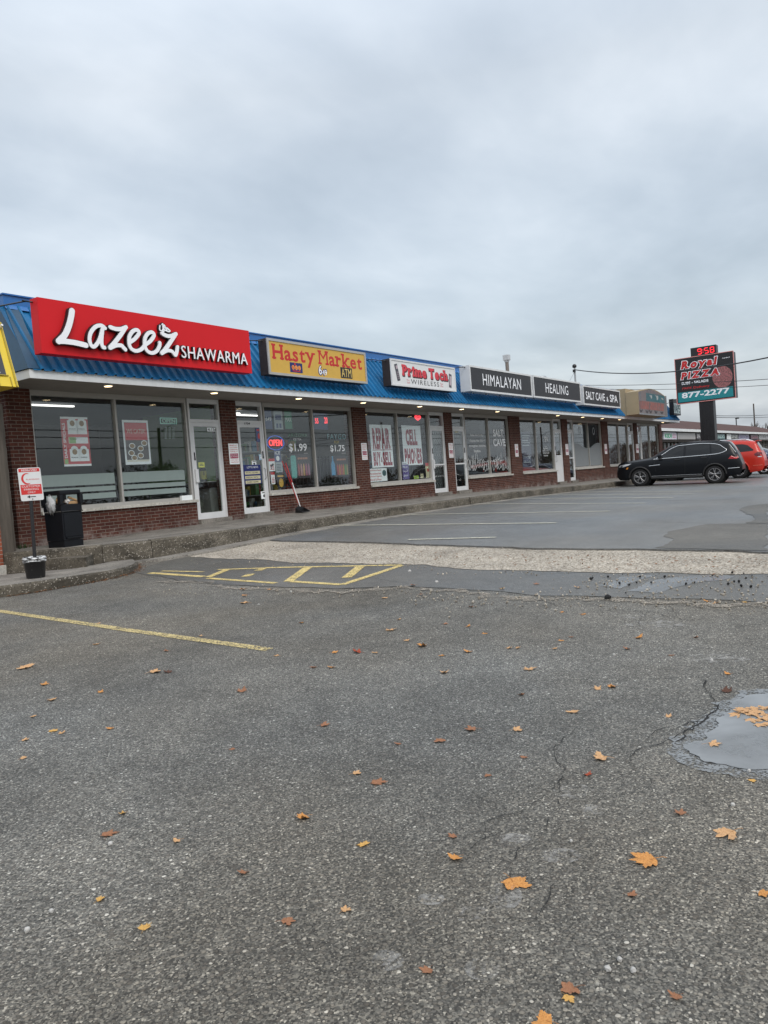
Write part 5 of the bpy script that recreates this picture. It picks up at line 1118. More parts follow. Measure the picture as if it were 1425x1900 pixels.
m4, tt, p, oc = newmat('post_paint_chipped'); sp = ramp(tt, noise(tt, mapping(tt, oc, (1, 1, .5)), 30, 4, .7), [(.68, 0.0), (.70, 1.0)])
tt.links.new(mixc(tt, sp, (.014, .014, .016), (.35, .35, .34)), p.inputs['Base Color']); p.inputs['Roughness'].default_value = .4; bumpn(tt, p, noise(tt, oc, 40, 3), .4, .01)
m.build('post', m4, t)
sgw, sgh = .305, topz - botz; cx = px_((topz + botz) / 2)
u = Vector((.97, -.24, 0)); nv_ = Vector((-.24, -.97, 0)); lean = Vector((-.035, 0, 1)).normalized()
fs = Fr(Vector((cx, by0, botz)) - u * sgw / 2 + nv_ * .028 + Vector((.012, 0, 0)), u, lean, nv_)
def rrect(u0, v0, u1, v1, r, k=5):
    o = []
    for cx_, cy_, a0 in ((u1 - r, v0 + r, -90), (u1 - r, v1 - r, 0), (u0 + r, v1 - r, 90), (u0 + r, v0 + r, 180)):
        for i in range(k + 1): a = R_(a0 + 90 * i / k); o.append((cx_ + r * math.cos(a), cy_ + r * math.sin(a)))
    return o
m = MB(); m.prism([fs.p(a, c, 0) for a, c in rrect(0, 0, sgw, sgh, .025)], fs.N * .003); m.build('sign_plate', M_SWHT, t)
M_SRED = mat('notice_bright_red', (.62, .035, .035), .4, var=.04)
m = MB(); rect(m, fs, .014, .875 * sgh, sgw - .014, .975 * sgh, .0045); rect(m, fs, .014, .19 * sgh, sgw - .014, .49 * sgh, .0045); 
cyc = (.115, .67 * sgh); arcp = [(cyc[0] + .072 * math.cos(R_(a)) * .9, cyc[1] + .072 * math.sin(R_(a))) for a in range(70, 300, 12)]
ribbon(m, fs, arcp, lambda q: .003 + .011 * math.sin(math.pi * q), .003, .0045); write(m, fs, 'FLAMINGO', .10, .625 * sgh, .275, .665 * sgh, .01, .003, .0046); m.build('red_print', M_SRED, t)
m = MB(); write(m, fs, 'RESERVED', .05, .895 * sgh, sgw - .05, .955 * sgh, .02, .0045, .006)
for i, w_ in enumerate(('CUSTOMER', 'PARKING', 'ONLY')): a = (.03, .055, .10)[i]; write(m, fs, w_, a, (.405 - .09 * i) * sgh, sgw - a, (.465 - .09 * i) * sgh, .03, .0045, .006)
m.build('white_lettering', M_SWHT, t)
m = MB(); rect(m, fs, .10, .105 * sgh, .20, .13 * sgh, .0045); m.add([fs.p(a, c, .0046) for a, c in ((.082, .1175 * sgh), (.122, .165 * sgh), (.122, .07 * sgh))], [(0, 1, 2)]); m.build('arrow', MATS['ink_black'], t)
m = MB(); 
for q in (.955, .045): m.cyl(fs.p(sgw / 2, q * sgh, .003), fs.p(sgw / 2, q * sgh, .010), .008, .007, 10)
m.build('bolts', M_BLKMET, t)
# broom and dustpan leaning by the store window
b0 = Vector((14.62, -.30, zw(14.6))); t1 = Vector((14.5, -.10, E + .68))
t = thing('dustpan', b0, 'black lobby dustpan with long red and white handle', 'dustpan')
m = MB(); m.prism([(b0.x - .17, b0.y - .10, b0.z + .003), (b0.x + .15, b0.y - .10, b0.z + .003), (b0.x + .13, b0.y - .10, b0.z + .13), (b0.x - .05, b0.y - .10, b0.z + .16), (b0.x - .15, b0.y - .10, b0.z + .12)], (0, .02, 0)); m.bbox(b0.x - .17, b0.x + .15, b0.y - .30, b0.y - .081, b0.z + .002, b0.z + .02, .004)
for sx in (-.17, .135): m.prism([(b0.x + sx, b0.y - .30, b0.z + .0205), (b0.x + sx, b0.y - .1015, b0.z + .0205), (b0.x + sx, b0.y - .1015, b0.z + .12)], (.012, 0, 0))
m.build('pan', M_BLACK, t)
def pole_(a, c, r, segs, par):
    a, c = Vector(a), Vector(c); 
    for (t0, t1_, mt_, nm) in segs: q = MB(); q.tube([a.lerp(c, t0), a.lerp(c, t1_)], r, 10); q.build(nm, mt_, par)
M_HRED = mat('handle_red', (.50, .025, .03), .4); M_HWH = mat('handle_white', (.72, .72, .72), .4)
pole_((b0.x + .02, b0.y - .09, b0.z + .14), t1 + Vector((.05, .0, -.0)), .014, ((0, .55, M_HWH, 'handle_lower'), (.55, 1, M_HRED, 'handle_upper')), t)
t = thing('broom', b0 + Vector((.14, .1, 0)), 'red handled lobby broom with black bristles standing in the dustpan', 'broom')
m = MB(); m.lathe(b0 + Vector((.15, .06, 0)), [(0, 0), (.11, 0), (.10, .05), (.045, .15), (.02, .19), (0, .19)], 14); m.v = [(p[0], b0.y + .06 + (p[1] - b0.y - .06) * .45, p[2]) for p in m.v]; m.build('bristles', MATS['bag_black'], t)
pole_(b0 + Vector((.15, .06, .18)), t1 + Vector((-.02, .05, .06)), .011, ((0, 1, M_HRED, 'handle'),), t)
# paper cup and weeds by the step
c = on_g(152, 1045); crumple('paper_cup', (c.x, c.y, c.z + .055), .06, (.74, .74, .78), 'crushed white paper cup lying against the low concrete step', 23, 'cup', (1, .8, .9))
def tuft(c, n_, h, label, seed):
    rn = random.Random(seed); m = MB()
    for k in range(n_):
        a = rn.uniform(0, 6.28); l = h * rn.uniform(.5, 1.1); o = Vector((rn.gauss(0, .09), rn.gauss(0, .03), 0)); d = Vector((math.cos(a) * l * .6, math.sin(a) * l * .4, l)); w_ = Vector((-math.sin(a), math.cos(a), 0)) * .006
        p0 = Vector(c) + o; m.add([p0 - w_, p0 + w_, p0 + d * .6 + w_ * .8, p0 + d + Vector((0, 0, -.25 * l)), p0 + d * .6 - w_ * .8], [(0, 1, 2, 3, 4)])
    single('weed', m, mat('weed_green', (.045, .075, .025), .8, var=.4, vs_=20), label, 'weed')
q = on_g(106, 1037); tuft((q.x, q.y, q.z + .03), 90, .16, 'green weed tuft at the foot of the kerb below the litter bin', 1)
tuft((7.35, -.25, zw(7.4)), 40, .14, 'small weed growing at the brick corner behind the litter bin', 2)
# ------------------------------------------------------------------ neighbouring shop at the left edge
nb = thing('neighbour_building', (4, -1.5, E - .95), 'neighbouring orange brick shop with yellow edged dark sign band at the left edge', 'building')
p0 = on_z(8, 1058, E - .945); XN = p0.x; YN = p0.y
m = MB(); m.box(XN - 2.2, XN, YN, YN + .4, E - .86, E + 1.8); m.build('wall', M_NBRICK, nb)
m = MB(); m.bbox(XN - 2.2, XN + .03, YN - .03, YN + .42, E - 1.1, E - .862, .01); m.build('base_stone', M_SILL, nb)
pw = on_z(36, 1042, E - .80); M_WOOD = mat('weathered_wood', (.10, .085, .07), .8, var=.35, vs_=4, stretch=(6, 6, .5))
m = MB(); m.bbox(XN + .035, XN + .26, YN + .12, YN + .5, E - .80, E + 1.8, .012); m.bbox(XN + .27, XN + .37, YN + .25, YN + .5, E - .80, E + 1.8, .01); m.build('corner_post', M_WOOD, nb)
m = MB(); m.box(XN - 2.2, XN + .25, YN + .51, 6, E - 1, E + 1.8); m.build('side_wall', M_DARKIN, nb)
m = MB(); m.bbox(XN + .12, XN + .36, YN + .51, YN + .8, E + .9, E + 1.25, .02); m.build('meter_box', mat('meter_grey', (.12, .13, .14), .6), nb)
a = on_y(35, 718, YN - .55); c = on_y(2, 598, YN + .05)
m = MB(); d = Vector((0, c.y - a.y, c.z - a.z)); XE = a.x
LN = Vector((c.x - a.x, 0, 0))
m.add([a, c, c + Vector((-2.2, 0, 0)), a + Vector((-2.2, 0, 0)), a + Vector((0, .75, 0)), a + Vector((-2.2, .75, 0))], [(0, 1, 2, 3), (0, 4, 1), (3, 2, 5), (0, 3, 5, 4), (4, 5, 2, 1)])
M_NY = mat('fascia_yellow', (.68, .50, .03), .4, var=.06)
m.build('sign_band', M_NY, nb)
nrm = d.cross(Vector((1, 0, 0))).normalized(); nrm = -nrm if nrm.y > 0 else nrm
edge_ = lambda s_, q: a + (c - a) * q + Vector((s_, 0, 0)) + nrm * .012
m = MB(); m.add([edge_(-.16, .16), edge_(-.16, .86), edge_(-2.1, .86), edge_(-2.1, .16)], [(0, 1, 2, 3)]); m.build('dark_panel', mat('panel_dark', (.035, .035, .04), .4), nb)
m = MB(); e2 = lambda s_, q, k: a + (c - a) * q + Vector((s_, 0, 0)) + nrm * k
for s_ in (-.10, -.30, -.50): m.prism([e2(s_, .0, .001), e2(s_, .14, .001), e2(s_ - .012, .14, .001), e2(s_ - .012, .0, .001)], nrm * .012)
for q in (.15, .87): m.prism([e2(-.13, q, .013), e2(-.13, q + .012, .013), e2(-2.1, q + .012, .013), e2(-2.1, q, .013)], nrm * .01)
m.prism([e2(-.02, .0, .001), e2(-.02, 1, .001), e2(-.045, 1, .001), e2(-.045, 0, .001)], nrm * .015); m.build('trim', mat('trim_dark_yellow', (.35, .26, .02), .5), nb)
m = MB(); m.cyl(e2(-.30, .17, .02), e2(-.30, .17, .06), .03, .02, 10); m.cyl(e2(-.05, .9, .02), e2(-.05, .9, .09), .02, .02, 10); m.build('small_lamp', M_ALUW, nb)
# ------------------------------------------------------------------ pole sign
XP = 46.0
def onX(x, y, X=XP): d = ray(x, y); q = CAMP + d * (X / d.x); return q.y, q.z
t = thing('pole_sign', (XP, -3.3, .1), 'tall black pole sign reading Royal PIZZA with red digital clock on top', 'sign')
(yl, zt1), (yr, zt2), (yl2, zb1), (yr2, zb2) = onX(1252, 667), onX(1360, 652), onX(1257, 748.5), onX(1364.5, 738)
Y0, Y1, Z0_, Z1_ = (yl + yl2) / 2, (yr + yr2) / 2, (zb1 + zb2) / 2, (zt1 + zt2) / 2
m = MB(); m.bbox(XP, XP + .7, Y1, Y0, Z0_, Z1_, .02); m.build('sign_cabinet', M_BLKMET, t)
m = MB(); w = Y0 - Y1; h = Z1_ - Z0_
fp = Fr((XP, Y0, Z0_), (0, -1, 0), (0, 0, 1), (-1, 0, 0))
for (a, b_, c, d) in ((-.03, -.03, w + .03, 0), (-.03, h, w + .03, h + .03), (-.03, .001, 0, h - .001), (w, .001, w + .03, h - .001)): rect(m, fp, a, b_, c, d, -.02, .03)
m.build('neon_edge', mat('neon_edge_pink', (.55, .25, .24), .5, var=0, emit=(1, .35, .3), es=.15), t)
m = MB(); rect(m, fp, .06, .06, w - .1, h - .06, .002); m.build('sign_face', MATS['ink_black'], t)
m = MB(); rect(m, fp, .06, .06, w - .1, .245 * h, .004); m.build('teal_band', mat('band_teal', (.015, .24, .27), .4, var=.04), t)
def fpx(x, y): q = onX(x, y); return (Y0 - q[0], q[1] - Z0_)
def z7(x, y): return fpx(1120 + x / 4.672, 620 + y / 4.672)
mo, mr = MB(), MB()
a, c = z7(672, 310), z7(975, 268); cap = z7(672, 240)[1] - a[1]
a = (a[0], a[1] + .06); slab(mo, fp, 'Royal', a[0], a[1], c[0], cap * .90, .05, .003, .006, shear=.22, sw=.30, st=.12, gap=.19, grow=.055); slab(mr, fp, 'Royal', a[0], a[1], c[0], cap * .90, .065, .006, .010, shear=.22, sw=.30, st=.12, gap=.19)
a, c = z7(672, 388), z7(1000, 350); cap = z7(672, 325)[1] - a[1]
a = (a[0], a[1] - .03); slab(mo, fp, 'PIZZA', a[0], a[1], c[0], cap * .90, .05, .003, .006, shear=.2, sw=.30, st=.14, gap=.19, grow=.055); slab(mr, fp, 'PIZZA', a[0], a[1], c[0], cap * .90, .065, .006, .010, shear=.2, sw=.30, st=.14, gap=.19)
mo.build('letter_outline', M_WHITE, t); mr.build('lettering', M_INKR, t)
m = MB()
def wp(s, x0, y0, x1, y1, off, m, sh=0, n0=.002, n1=.008): a = z7(x0, y0); c = z7(x1, y1); write(m, fp, s, a[0], min(a[1], c[1]) if False else a[1], c[0], a[1] + cap * .36 if n1 == .008 and y0 < 500 else c[1], off, n0, n1, shear=sh)
wp('SUBS - SALADS', 676, 442, 910, 420, .03, m)
m.build('white_lettering', M_WHITE, t); m = MB(); a = z7(680, 560); c = z7(1095, 500); write(m, fp, '877-2277', a[0], a[1], c[0], a[1] + .125 * h, .03, .004, .008)
m.build('white_lettering', M_WHITE, t); m = MB(); a = z7(1030, 212); c = z7(1095, 195); write(m, fp, 'LLBO', a[0], a[1], c[0], a[1] + .05, .03, .002, .006); m.build('white_lettering', M_WHITE, t)
m = MB(); a = z7(680, 490); c = z7(918, 470); write(m, fp, 'FREE Delivery', a[0], a[1], c[0], a[1] + cap * .38, .02, .002, .006, shear=.2); m.build('red_lettering', M_INKR, t)
m = MB(); a = z7(1020, 372); disc(m, fp, a[0] + .06, a[1], .52, .60, .0025, 40); 
mp, tt, p, oc = newmat('pizza_print'); v1, _, _ = gray(tt, voro(tt, oc, 9, out='Color')); tt.links.new(mixc(tt, ramp(tt, noise(tt, oc, 14, 4), [(.4, 0.0), (.6, 1.0)]), (.42, .15, .16), (.17, .08, .075)), p.inputs['Base Color']); m.build('pizza_picture', mp, t)
(cy0, cz0), (cy1, cz1), (_, cz2) = onX(1280, 646), onX(1327.5, 639), onX(1281, 662)
m = MB(); m.bbox(XP + .1, XP + .6, cy1, cy0, Z1_ + .012, cz0, .015); m.build('clock_box', M_BLKMET, t)
fc = Fr((XP + .1, cy0, Z1_), (0, -1, 0), (0, 0, 1), (-1, 0, 0)); cw, ch = cy0 - cy1, cz0 - Z1_
m = MB(); SEG = {'9': 'abcdfg', '5': 'acdfg', '8': 'abcdefg'}
def digit(c_, u0, v0, w_, h_):
    k = .035; S = {'a': (k, h_ - k, w_ - k, h_), 'd': (k, 0, w_ - k, k), 'g': (k, h_ / 2 - k / 2, w_ - k, h_ / 2 + k / 2), 'f': (0, h_ / 2 + .02, k, h_ - .02), 'b': (w_ - k, h_ / 2 + .02, w_, h_ - .02), 'e': (0, .02, k, h_ / 2 - .02), 'c': (w_ - k, .02, w_, h_ / 2 - .02)}
    for s_ in SEG[c_]: a, b_, c, d = S[s_]; rect(m, fc, u0 + a, v0 + b_, u0 + c, v0 + d, .003)
dw = cw * .165; dh = ch * .62; v0 = ch * .2
for c_, q in (('9', .27), ('5', .54), ('8', .76)): digit(c_, cw * q, v0, dw, dh)
rect(m, fc, cw * .475, v0 + dh * .25, cw * .50, v0 + dh * .36, .003); rect(m, fc, cw * .475, v0 + dh * .62, cw * .50, v0 + dh * .73, .003); m.build('clock_digits', mat('led_clock_red', (.7, .02, .03), .4, var=0, emit=(1, .02, .035), es=1.9), t)
(py0, _), (py1, _) = onX(1297, 760), onX(1323.5, 757)
m = MB(); m.bbox(XP + .05, XP + .65, py1, py0, 0, Z0_ + .02, .02)
for k in range(1, 4): m.box(XP + .035, XP + .0505, py0 - (py0 - py1) * k / 4 - .02, py0 - (py0 - py1) * k / 4 + .02, 0.05, Z0_ - .002)
m.build('post', M_BLKMET, t)
m = MB(); m.tube([(44.5, -.9, E + 3.3), (45.2, -1.2, E + 3.1), (XP + .2, Y0 + .0, E + 3.5)], .015, 6); single('sign_cable', m, M_BLKMET, 'short black cable looping from the roof to the pole sign', 'cable')
# ------------------------------------------------------------------ second strip of shops beyond
YM = 3.0; XA, XB = 56.0, 128.0
t = thing('far_building', (90, YM, .1), 'low long strip of shops with brown shingle roof beyond the parked cars', 'building')
m = MB(); m.box(XA, XB, YM + 1.2, YM + 12, 0, E + 2.3); m.build('wall', mat('grey_brown_boards', (.15, .14, .125), .8, var=.3, vs_=1.2, stretch=(4, 4, .3)), t)
RID = E + 3.95; yri = YM + 4.4
m = MB(); m.add([(XA - 1, YM, E + 2.42), (XB + 1, YM, E + 2.42), (XB - 2, yri, RID), (XA - 1, yri, RID), (XB + 1, YM + 13, E + 2.42), (XA - 1, YM + 13, E + 2.42)], [(0, 1, 2, 3), (1, 4, 2), (3, 2, 4, 5), (0, 3, 5)])
mr_, tt, p, oc = newmat('brown_shingles'); br = N(tt, 'ShaderNodeTexBrick'); tt.links.new(mapping(tt, oc, (1, 1, 1)), br.inputs['Vector']); br.inputs['Scale'].default_value = 1; br.inputs['Brick Width'].default_value = .9; br.inputs['Row Height'].default_value = .35; br.inputs['Mortar Size'].default_value = .02
br.inputs['Color1'].default_value = (.078, .031, .024, 1); br.inputs['Color2'].default_value = (.066, .028, .022, 1); br.inputs['Mortar'].default_value = (.04, .02, .017, 1); tt.links.new(mixc(tt, 1, br.outputs[0], ramp(tt, noise(tt, oc, .8, 5), [(.3, .8), (.7, 1.2)]), 'MULTIPLY'), p.inputs['Base Color']); p.inputs['Roughness'].default_value = .9
m.build('roof', mr_, t)
m = MB(); m.box(XA - 1, XB + 1, YM - .06, YM - .001, E + 2.24, E + 2.46); m.build('eave_fascia', M_FASCIA, t)
m = MB(); m.box(XA - 1, XB + 1, YM + .001, YM + 1.2, E + 2.28, E + 2.31); m.build('soffit', M_SOFFIT, t)
m = MB(); m.box(XA, XB, YM + .35, YM + .6, E + 1.45, E + 2.27); m.build('sign_fascia', mat('fascia_dark_brown', (.05, .04, .036), .7, var=.2), t)
rn = random.Random(4)
for k in range(30):
    xx = 57.5 + k * 2.3
    m = MB(); m.box(xx, xx + 1.9, YM + 1.1, YM + 1.19, .2 if k % 4 == 0 else .6, E + 1.4); m.build('window', mat('far_window_' + str(k % 3), ((.06, .06, .065), (.10, .095, .085), (.13, .125, .12))[k % 3], .2), t)
    m = MB(); [m.box(xx - .2 + q, xx - .1 + q, YM + 1.0, YM + 1.09, .1, E + 1.44) for q in (0, 1.05)]; m.build('window_frame', mat('far_frame', (.30, .30, .29), .6), t)
FSG = [(1229, 1253, (.62, .62, .70), 'KIDI', (.03, .36, .16), 'white sign with green letters on the far shop strip, nearest the brick corner'), (1255, 1288, (.34, .33, .33), '', (.2, .2, .2), 'blank grey sign box on the far shop strip left of the pole'), (1290, 1297, (.05, .04, .05), 'SPA', (.5, .5, .52), 'small black sign just left of the pole on the far strip'),
       (1328, 1343, (.05, .12, .13), 'AUDIO', (.45, .62, .60), 'dark teal sign on the far shop strip right of the pole'), (1346, 1368, (.06, .06, .06), 'ZONE', (.6, .62, .6), 'black and white sign in the middle of the far shop strip'), (1369, 1388, (.26, .24, .34), 'SALON', (.12, .10, .2), 'lilac grey sign on the far shop strip'), (1407, 1423, (.42, .42, .43), 'CLINIC', (.16, .16, .18), 'pale grey sign on the far strip at the right edge'), (1391, 1405, (.07, .03, .05), 'CAFE', (.3, .12, .16), 'dark maroon sign on the far strip beside the pale grey one')]
for (x0, x1, cl, wd, ink, lb) in FSG:
    a = on_y(x0, 810, YM + .33).x; c = on_y(x1, 810, YM + .33).x; z0, z1 = E + 1.62, E + 2.18
    s = thing('shop_sign', ((a + c) / 2, YM + .3, z0), lb, 'sign'); m = MB(); m.bbox(a, c, YM + .22, YM + .345, z0, z1, .02); m.build('sign_cabinet', mat('far_sign_' + str(x0), cl, .4, var=.06), s)
    f = Fr((a, YM + .22, z0), (1, 0, 0), (0, 0, 1), (0, -1, 0)); w_ = c - a
    if wd: m = MB(); write(m, f, wd, .08 * w_, .12, .6 * w_ if wd == 'KIDI' else .92 * w_, .46, .03, 0, .01); m.build('lettering', mat('far_ink_' + wd, ink, .5, var=0), s)
    if wd == 'KIDI': m = MB(); [rect(m, f, .66 * w_, q, .94 * w_, q + .06, .006) for q in (.12, .25, .38)]; m.build('small_lettering', mat('far_ink_pink', (.5, .2, .32), .5), s)
    if wd == 'ZONE': m = MB(); rect(m, f, .02 * w_, .03, .36 * w_, .53, .005); m.build('white_panel', M_PAPER, s)
# ------------------------------------------------------------------ cars
M_TYRE = mat('tyre_rubber', (.012, .012, .013), .8, var=.2); M_RIM = mat('alloy_rim', (.30, .30, .31), .35, .85, var=.05); M_CGL = mat('car_glass_dark', (.010, .012, .014), .05, 0, .35, var=0); M_CHR = mat('chrome_trim', (.72, .73, .74), .15, .95, var=0)
M_HL = mat('headlight_lens', (.55, .57, .6), .12, .2, var=.2, vs_=30); M_TL = mat('taillight_lens', (.38, .012, .02), .15, var=.1); M_AMB = mat('amber_lens', (.7, .25, .02), .2, var=0); M_CLAD = mat('black_cladding', (.016, .016, .017), .6)
def car(name, label, X, ynose, body, L, W2, top, belt, sill, wheels, rw, wins, trims, lamps, slope=0.0, rails=None, roofbits=None, rimc=M_RIM, sedan=False):
    """side elevation -> lofted body. s runs from the nose to the tail, local frame: nose at y=0, tail at y=-L"""
    ts, tz_ = zip(*top); bs_, bz = zip(*belt)
    def zt(s): return interp(s, ts, tz_)
    def zb(s): return min(interp(s, bs_, bz), zt(s) - .004)
    def zlo(s):
        z_ = interp(s, [0, .12, .5, L - .5, L - .1, L], [sill + .16, sill + .02, sill, sill, sill + .06, sill + .25])
        for sw in wheels:
            d = abs(s - sw); ra = rw + .065
            if d < ra: z_ = max(z_, rw + math.sqrt(ra * ra - d * d))
        return z_
    def half(s):
        f = 1 - .20 * max(0, 1 - s / .4) ** 2.2 - .10 * max(0, 1 - (L - s) / .4) ** 2
        return W2 * f
    def wid(s, z_):
        b_, t_, lo = zb(s), zt(s), sill
        w_ = half(s)
        if z_ <= b_:
            q = (z_ - lo) / max(.05, b_ - lo); return w_ * interp(q, [0, .12, .3, .55, .72, .9, 1], [.93, .975, .985, 1.0, 1.0, .985, .955])
        q = (z_ - b_) / max(.02, 1.0 if t_ - b_ < .05 else t_ - b_); return w_ * interp(q, [0, .5, .85, .95, 1], [.955, .86, .775, .72, .66])
    ss = sorted(set([round(i * .06, 3) for i in range(int(L / .06) + 1)] + [L] + [round(sw + k * .03, 3) for sw in wheels for k in range(-16, 17)]))
    ss = [s for s in ss if 0 <= s <= L]
    root = thing(name, (0, 0, 0), label, 'car'); V = []; rings = []
    for s in ss:
        lo, b_, t_ = zlo(s), zb(s), zt(s); r_ = []
        for q in (0, .08, .2, .38, .55, .7, .84, .94, 1): z_ = lo + (max(b_, lo + .02) - lo) * q; r_.append((wid(s, z_), z_))
        for q in (.2, .45, .7, .85, .95, 1): z_ = b_ + (t_ - b_) * q; r_.append((wid(s, z_), max(z_, r_[-1][1] + .0005)))
        e_ = r_[-1][0]; r_ += [(e_ * .6, r_[-1][1] + .018), (0, r_[-1][1] + .026)]
        rings.append([(w_, -s, z_) for w_, z_ in r_] + [(-w_, -s, z_) for w_, z_ in r_[-2::-1]])
    k = len(rings[0]); m = MB()
    m.add([p for r_ in rings for p in r_], [(i * k + j, i * k + j + 1, (i + 1) * k + j + 1, (i + 1) * k + j) for i in range(len(ss) - 1) for j in range(k - 1)], True)
    for r_ in (rings[0], rings[-1]): m.add(r_, [(j, j + 1, k - 2 - j, k - 1 - j) for j in range((k - 1) // 2)])
    bo = m.build('body', body, root)
    m = MB(); m.box(-W2 * .80, W2 * .80, -L + .25, -.25, sill + .03, zb(L / 2) - .25); m.build('underbody', M_CLAD, root)
    def onside(s, z_, side, o=.006): return (side * (wid(s, z_) + o), -s, z_)
    def patch(nm, pts, mt_, par, o=.006, sides=(-1, 1), dense=True):
        for sd in sides:
            P2 = []
            for i in range(len(pts)):
                a, c = pts[i], pts[(i + 1) % len(pts)]; n_ = max(1, int(math.hypot(a[0] - c[0], a[1] - c[1]) / .12)) if dense else 1
                P2 += [(a[0] + (c[0] - a[0]) * j / n_, a[1] + (c[1] - a[1]) * j / n_) for j in range(n_)]
            q = MB(); cs, cz = sum(p[0] for p in P2) / len(P2), sum(p[1] for p in P2) / len(P2)
            q.add([onside(cs, cz, sd, o)] + [onside(p[0], p[1], sd, o) for p in P2], [(0, 1 + i, 1 + (i + 1) % len(P2)) for i in range(len(P2))]); q.build(nm, mt_, par)
    for w_ in wins: patch('side_window', w_, M_CGL, root)
    for tr_ in trims:
        for sd in (-1, 1): q = MB(); q.tube([onside(s, z_, sd, .010) for s, z_ in cr(tr_, 5)], .014, 6); q.build('window_trim', M_CHR, root)
    for nm, pts, mt_ in lamps: patch(nm, pts, mt_, root, .012)
    # windscreens
    def screen(nm, s0, s1):
        q = MB(); n_ = 6; R0 = []
        for i in range(n_ + 1):
            s = s0 + (s1 - s0) * i / n_; w_ = wid(s, zt(s)); dz_ = (zt(s + .03) - zt(s - .03)) / .06; ln_ = math.hypot(1, dz_); oy, oz = dz_ / ln_ * .008, .008 / ln_; R0.append([(w_ * q_, -s + oy, zt(s) + h_ + oz) for q_, h_ in ((.97, .001), (.6, .018), (0, .026), (-.6, .018), (-.97, .001))])
        q.add([p for r_ in R0 for p in r_], [(i * 5 + j, i * 5 + j + 1, (i + 1) * 5 + j + 1, (i + 1) * 5 + j) for i in range(n_) for j in range(4)], True); q.build(nm, M_CGL, root)
    for nm, a, c in roofbits or []: screen(nm, a, c)
    for sw in wheels:
        for sd in (-1, 1):
            xo = sd * (half(sw) - .13); c0 = (xo, -sw, rw)
            q = MB(); q.lathe(c0, [(rw * .62, -.10), (rw * .9, -.115), (rw, -.085), (rw, .085), (rw * .9, .115), (rw * .66, .11), (rw * .62, .05), (rw * .62, -.10)], 32, 'x'); wh = q.build('wheel', M_TYRE, root)
            q = MB(); q.lathe(c0, [(rw * .68, sd * .112), (rw * .665, sd * .12), (rw * .62, sd * .10), (rw * .60, sd * .05)], 32, 'x'); q.lathe(c0, [(rw * .16, sd * .05), (rw * .16, sd * .105), (0, sd * .115)], 12, 'x')
            for a in range(5):
                for da in (-.13, .13):
                    t0 = 2 * math.pi * a / 5 + .3; t1 = t0 + da * 1.3; p0 = Vector((xo + sd * .098, -sw + math.cos(t0) * rw * .12, rw + math.sin(t0) * rw * .12)); p1 = Vector((xo + sd * .105, -sw + math.cos(t1) * rw * .64, rw + math.sin(t1) * rw * .64)); q.tube([p0, p1], [rw * .055, rw * .045], 6)
            q.build('rim', rimc, wh)
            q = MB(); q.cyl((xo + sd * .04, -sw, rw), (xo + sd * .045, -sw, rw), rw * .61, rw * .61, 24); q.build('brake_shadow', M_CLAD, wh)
            q = MB(); ra = rw + .055
            arc = [(sw + ra * math.cos(a), max(sill + .02, rw + ra * math.sin(a))) for a in [math.pi * i / 16 for i in range(17)]]
            q.tube([onside(s, z_, sd, .004) for s, z_ in arc], .035, 6); q.build('arch_trim', M_CLAD if name == 'suv' and body is not M_ORG else body, root)
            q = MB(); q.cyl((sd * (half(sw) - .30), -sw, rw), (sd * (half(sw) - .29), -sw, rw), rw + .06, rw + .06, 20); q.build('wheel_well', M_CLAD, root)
    # mirrors, handles, door seams, sills
    return root, onside, wid, zb, zt, bo
M_NAVYC = mat('paint_dark_navy', (.0035, .0045, .007), .3, 0, .22, var=.06, coat=.12); M_ORG = mat('paint_orange_red', (.50, .026, .013), .3, 0, .35, var=.03, coat=.25); M_BLC = mat('paint_deep_blue', (.012, .022, .07), .25, .2, .5, var=.04, coat=.7)
def extras(root, onside, zb, zt, mirror_s, handles, seams, body, L, sill, wheels, rw, strip=True):
    for sd in (-1, 1):
        zc_ = zb(mirror_s) + .07; p = onside(mirror_s, zc_, sd, .0); q = MB(); q.bbox(p[0] + (0.02 if sd > 0 else -.22), p[0] + (.22 if sd > 0 else -.02), p[1] - .07, p[1] + .06, zc_ - .055, zc_ + .10, .03); q.build('mirror', body, root)
        for hs, hz in handles: a = onside(hs - .1, hz, sd, .012); c = onside(hs + .1, hz, sd, .012); q = MB(); q.tube([a, c], .018, 6); q.build('door_handle', M_CLAD if body is not M_ORG else body, root)
        for s0, z0, s1, z1 in seams: q = MB(); q.tube([onside(s0 + (s1 - s0) * i / 8, z0 + (z1 - z0) * i / 8, sd, -.0008) for i in range(9)], .005, 5); q.build('door_seam', M_CLAD, root)
        if strip:
            a, c = wheels[0] + rw + .08, wheels[1] - rw - .08
            q = MB(); q.tube([onside(a + (c - a) * i / 10, sill + .06, sd, -.01) for i in range(11)], .05, 6); q.build('sill_cladding', M_CLAD, root)
            q = MB(); q.tube([onside(a + .02 + (c - a - .04) * i / 10, sill + .135, sd, .004) for i in range(11)], .008, 5); q.build('sill_trim', M_STEEL, root)
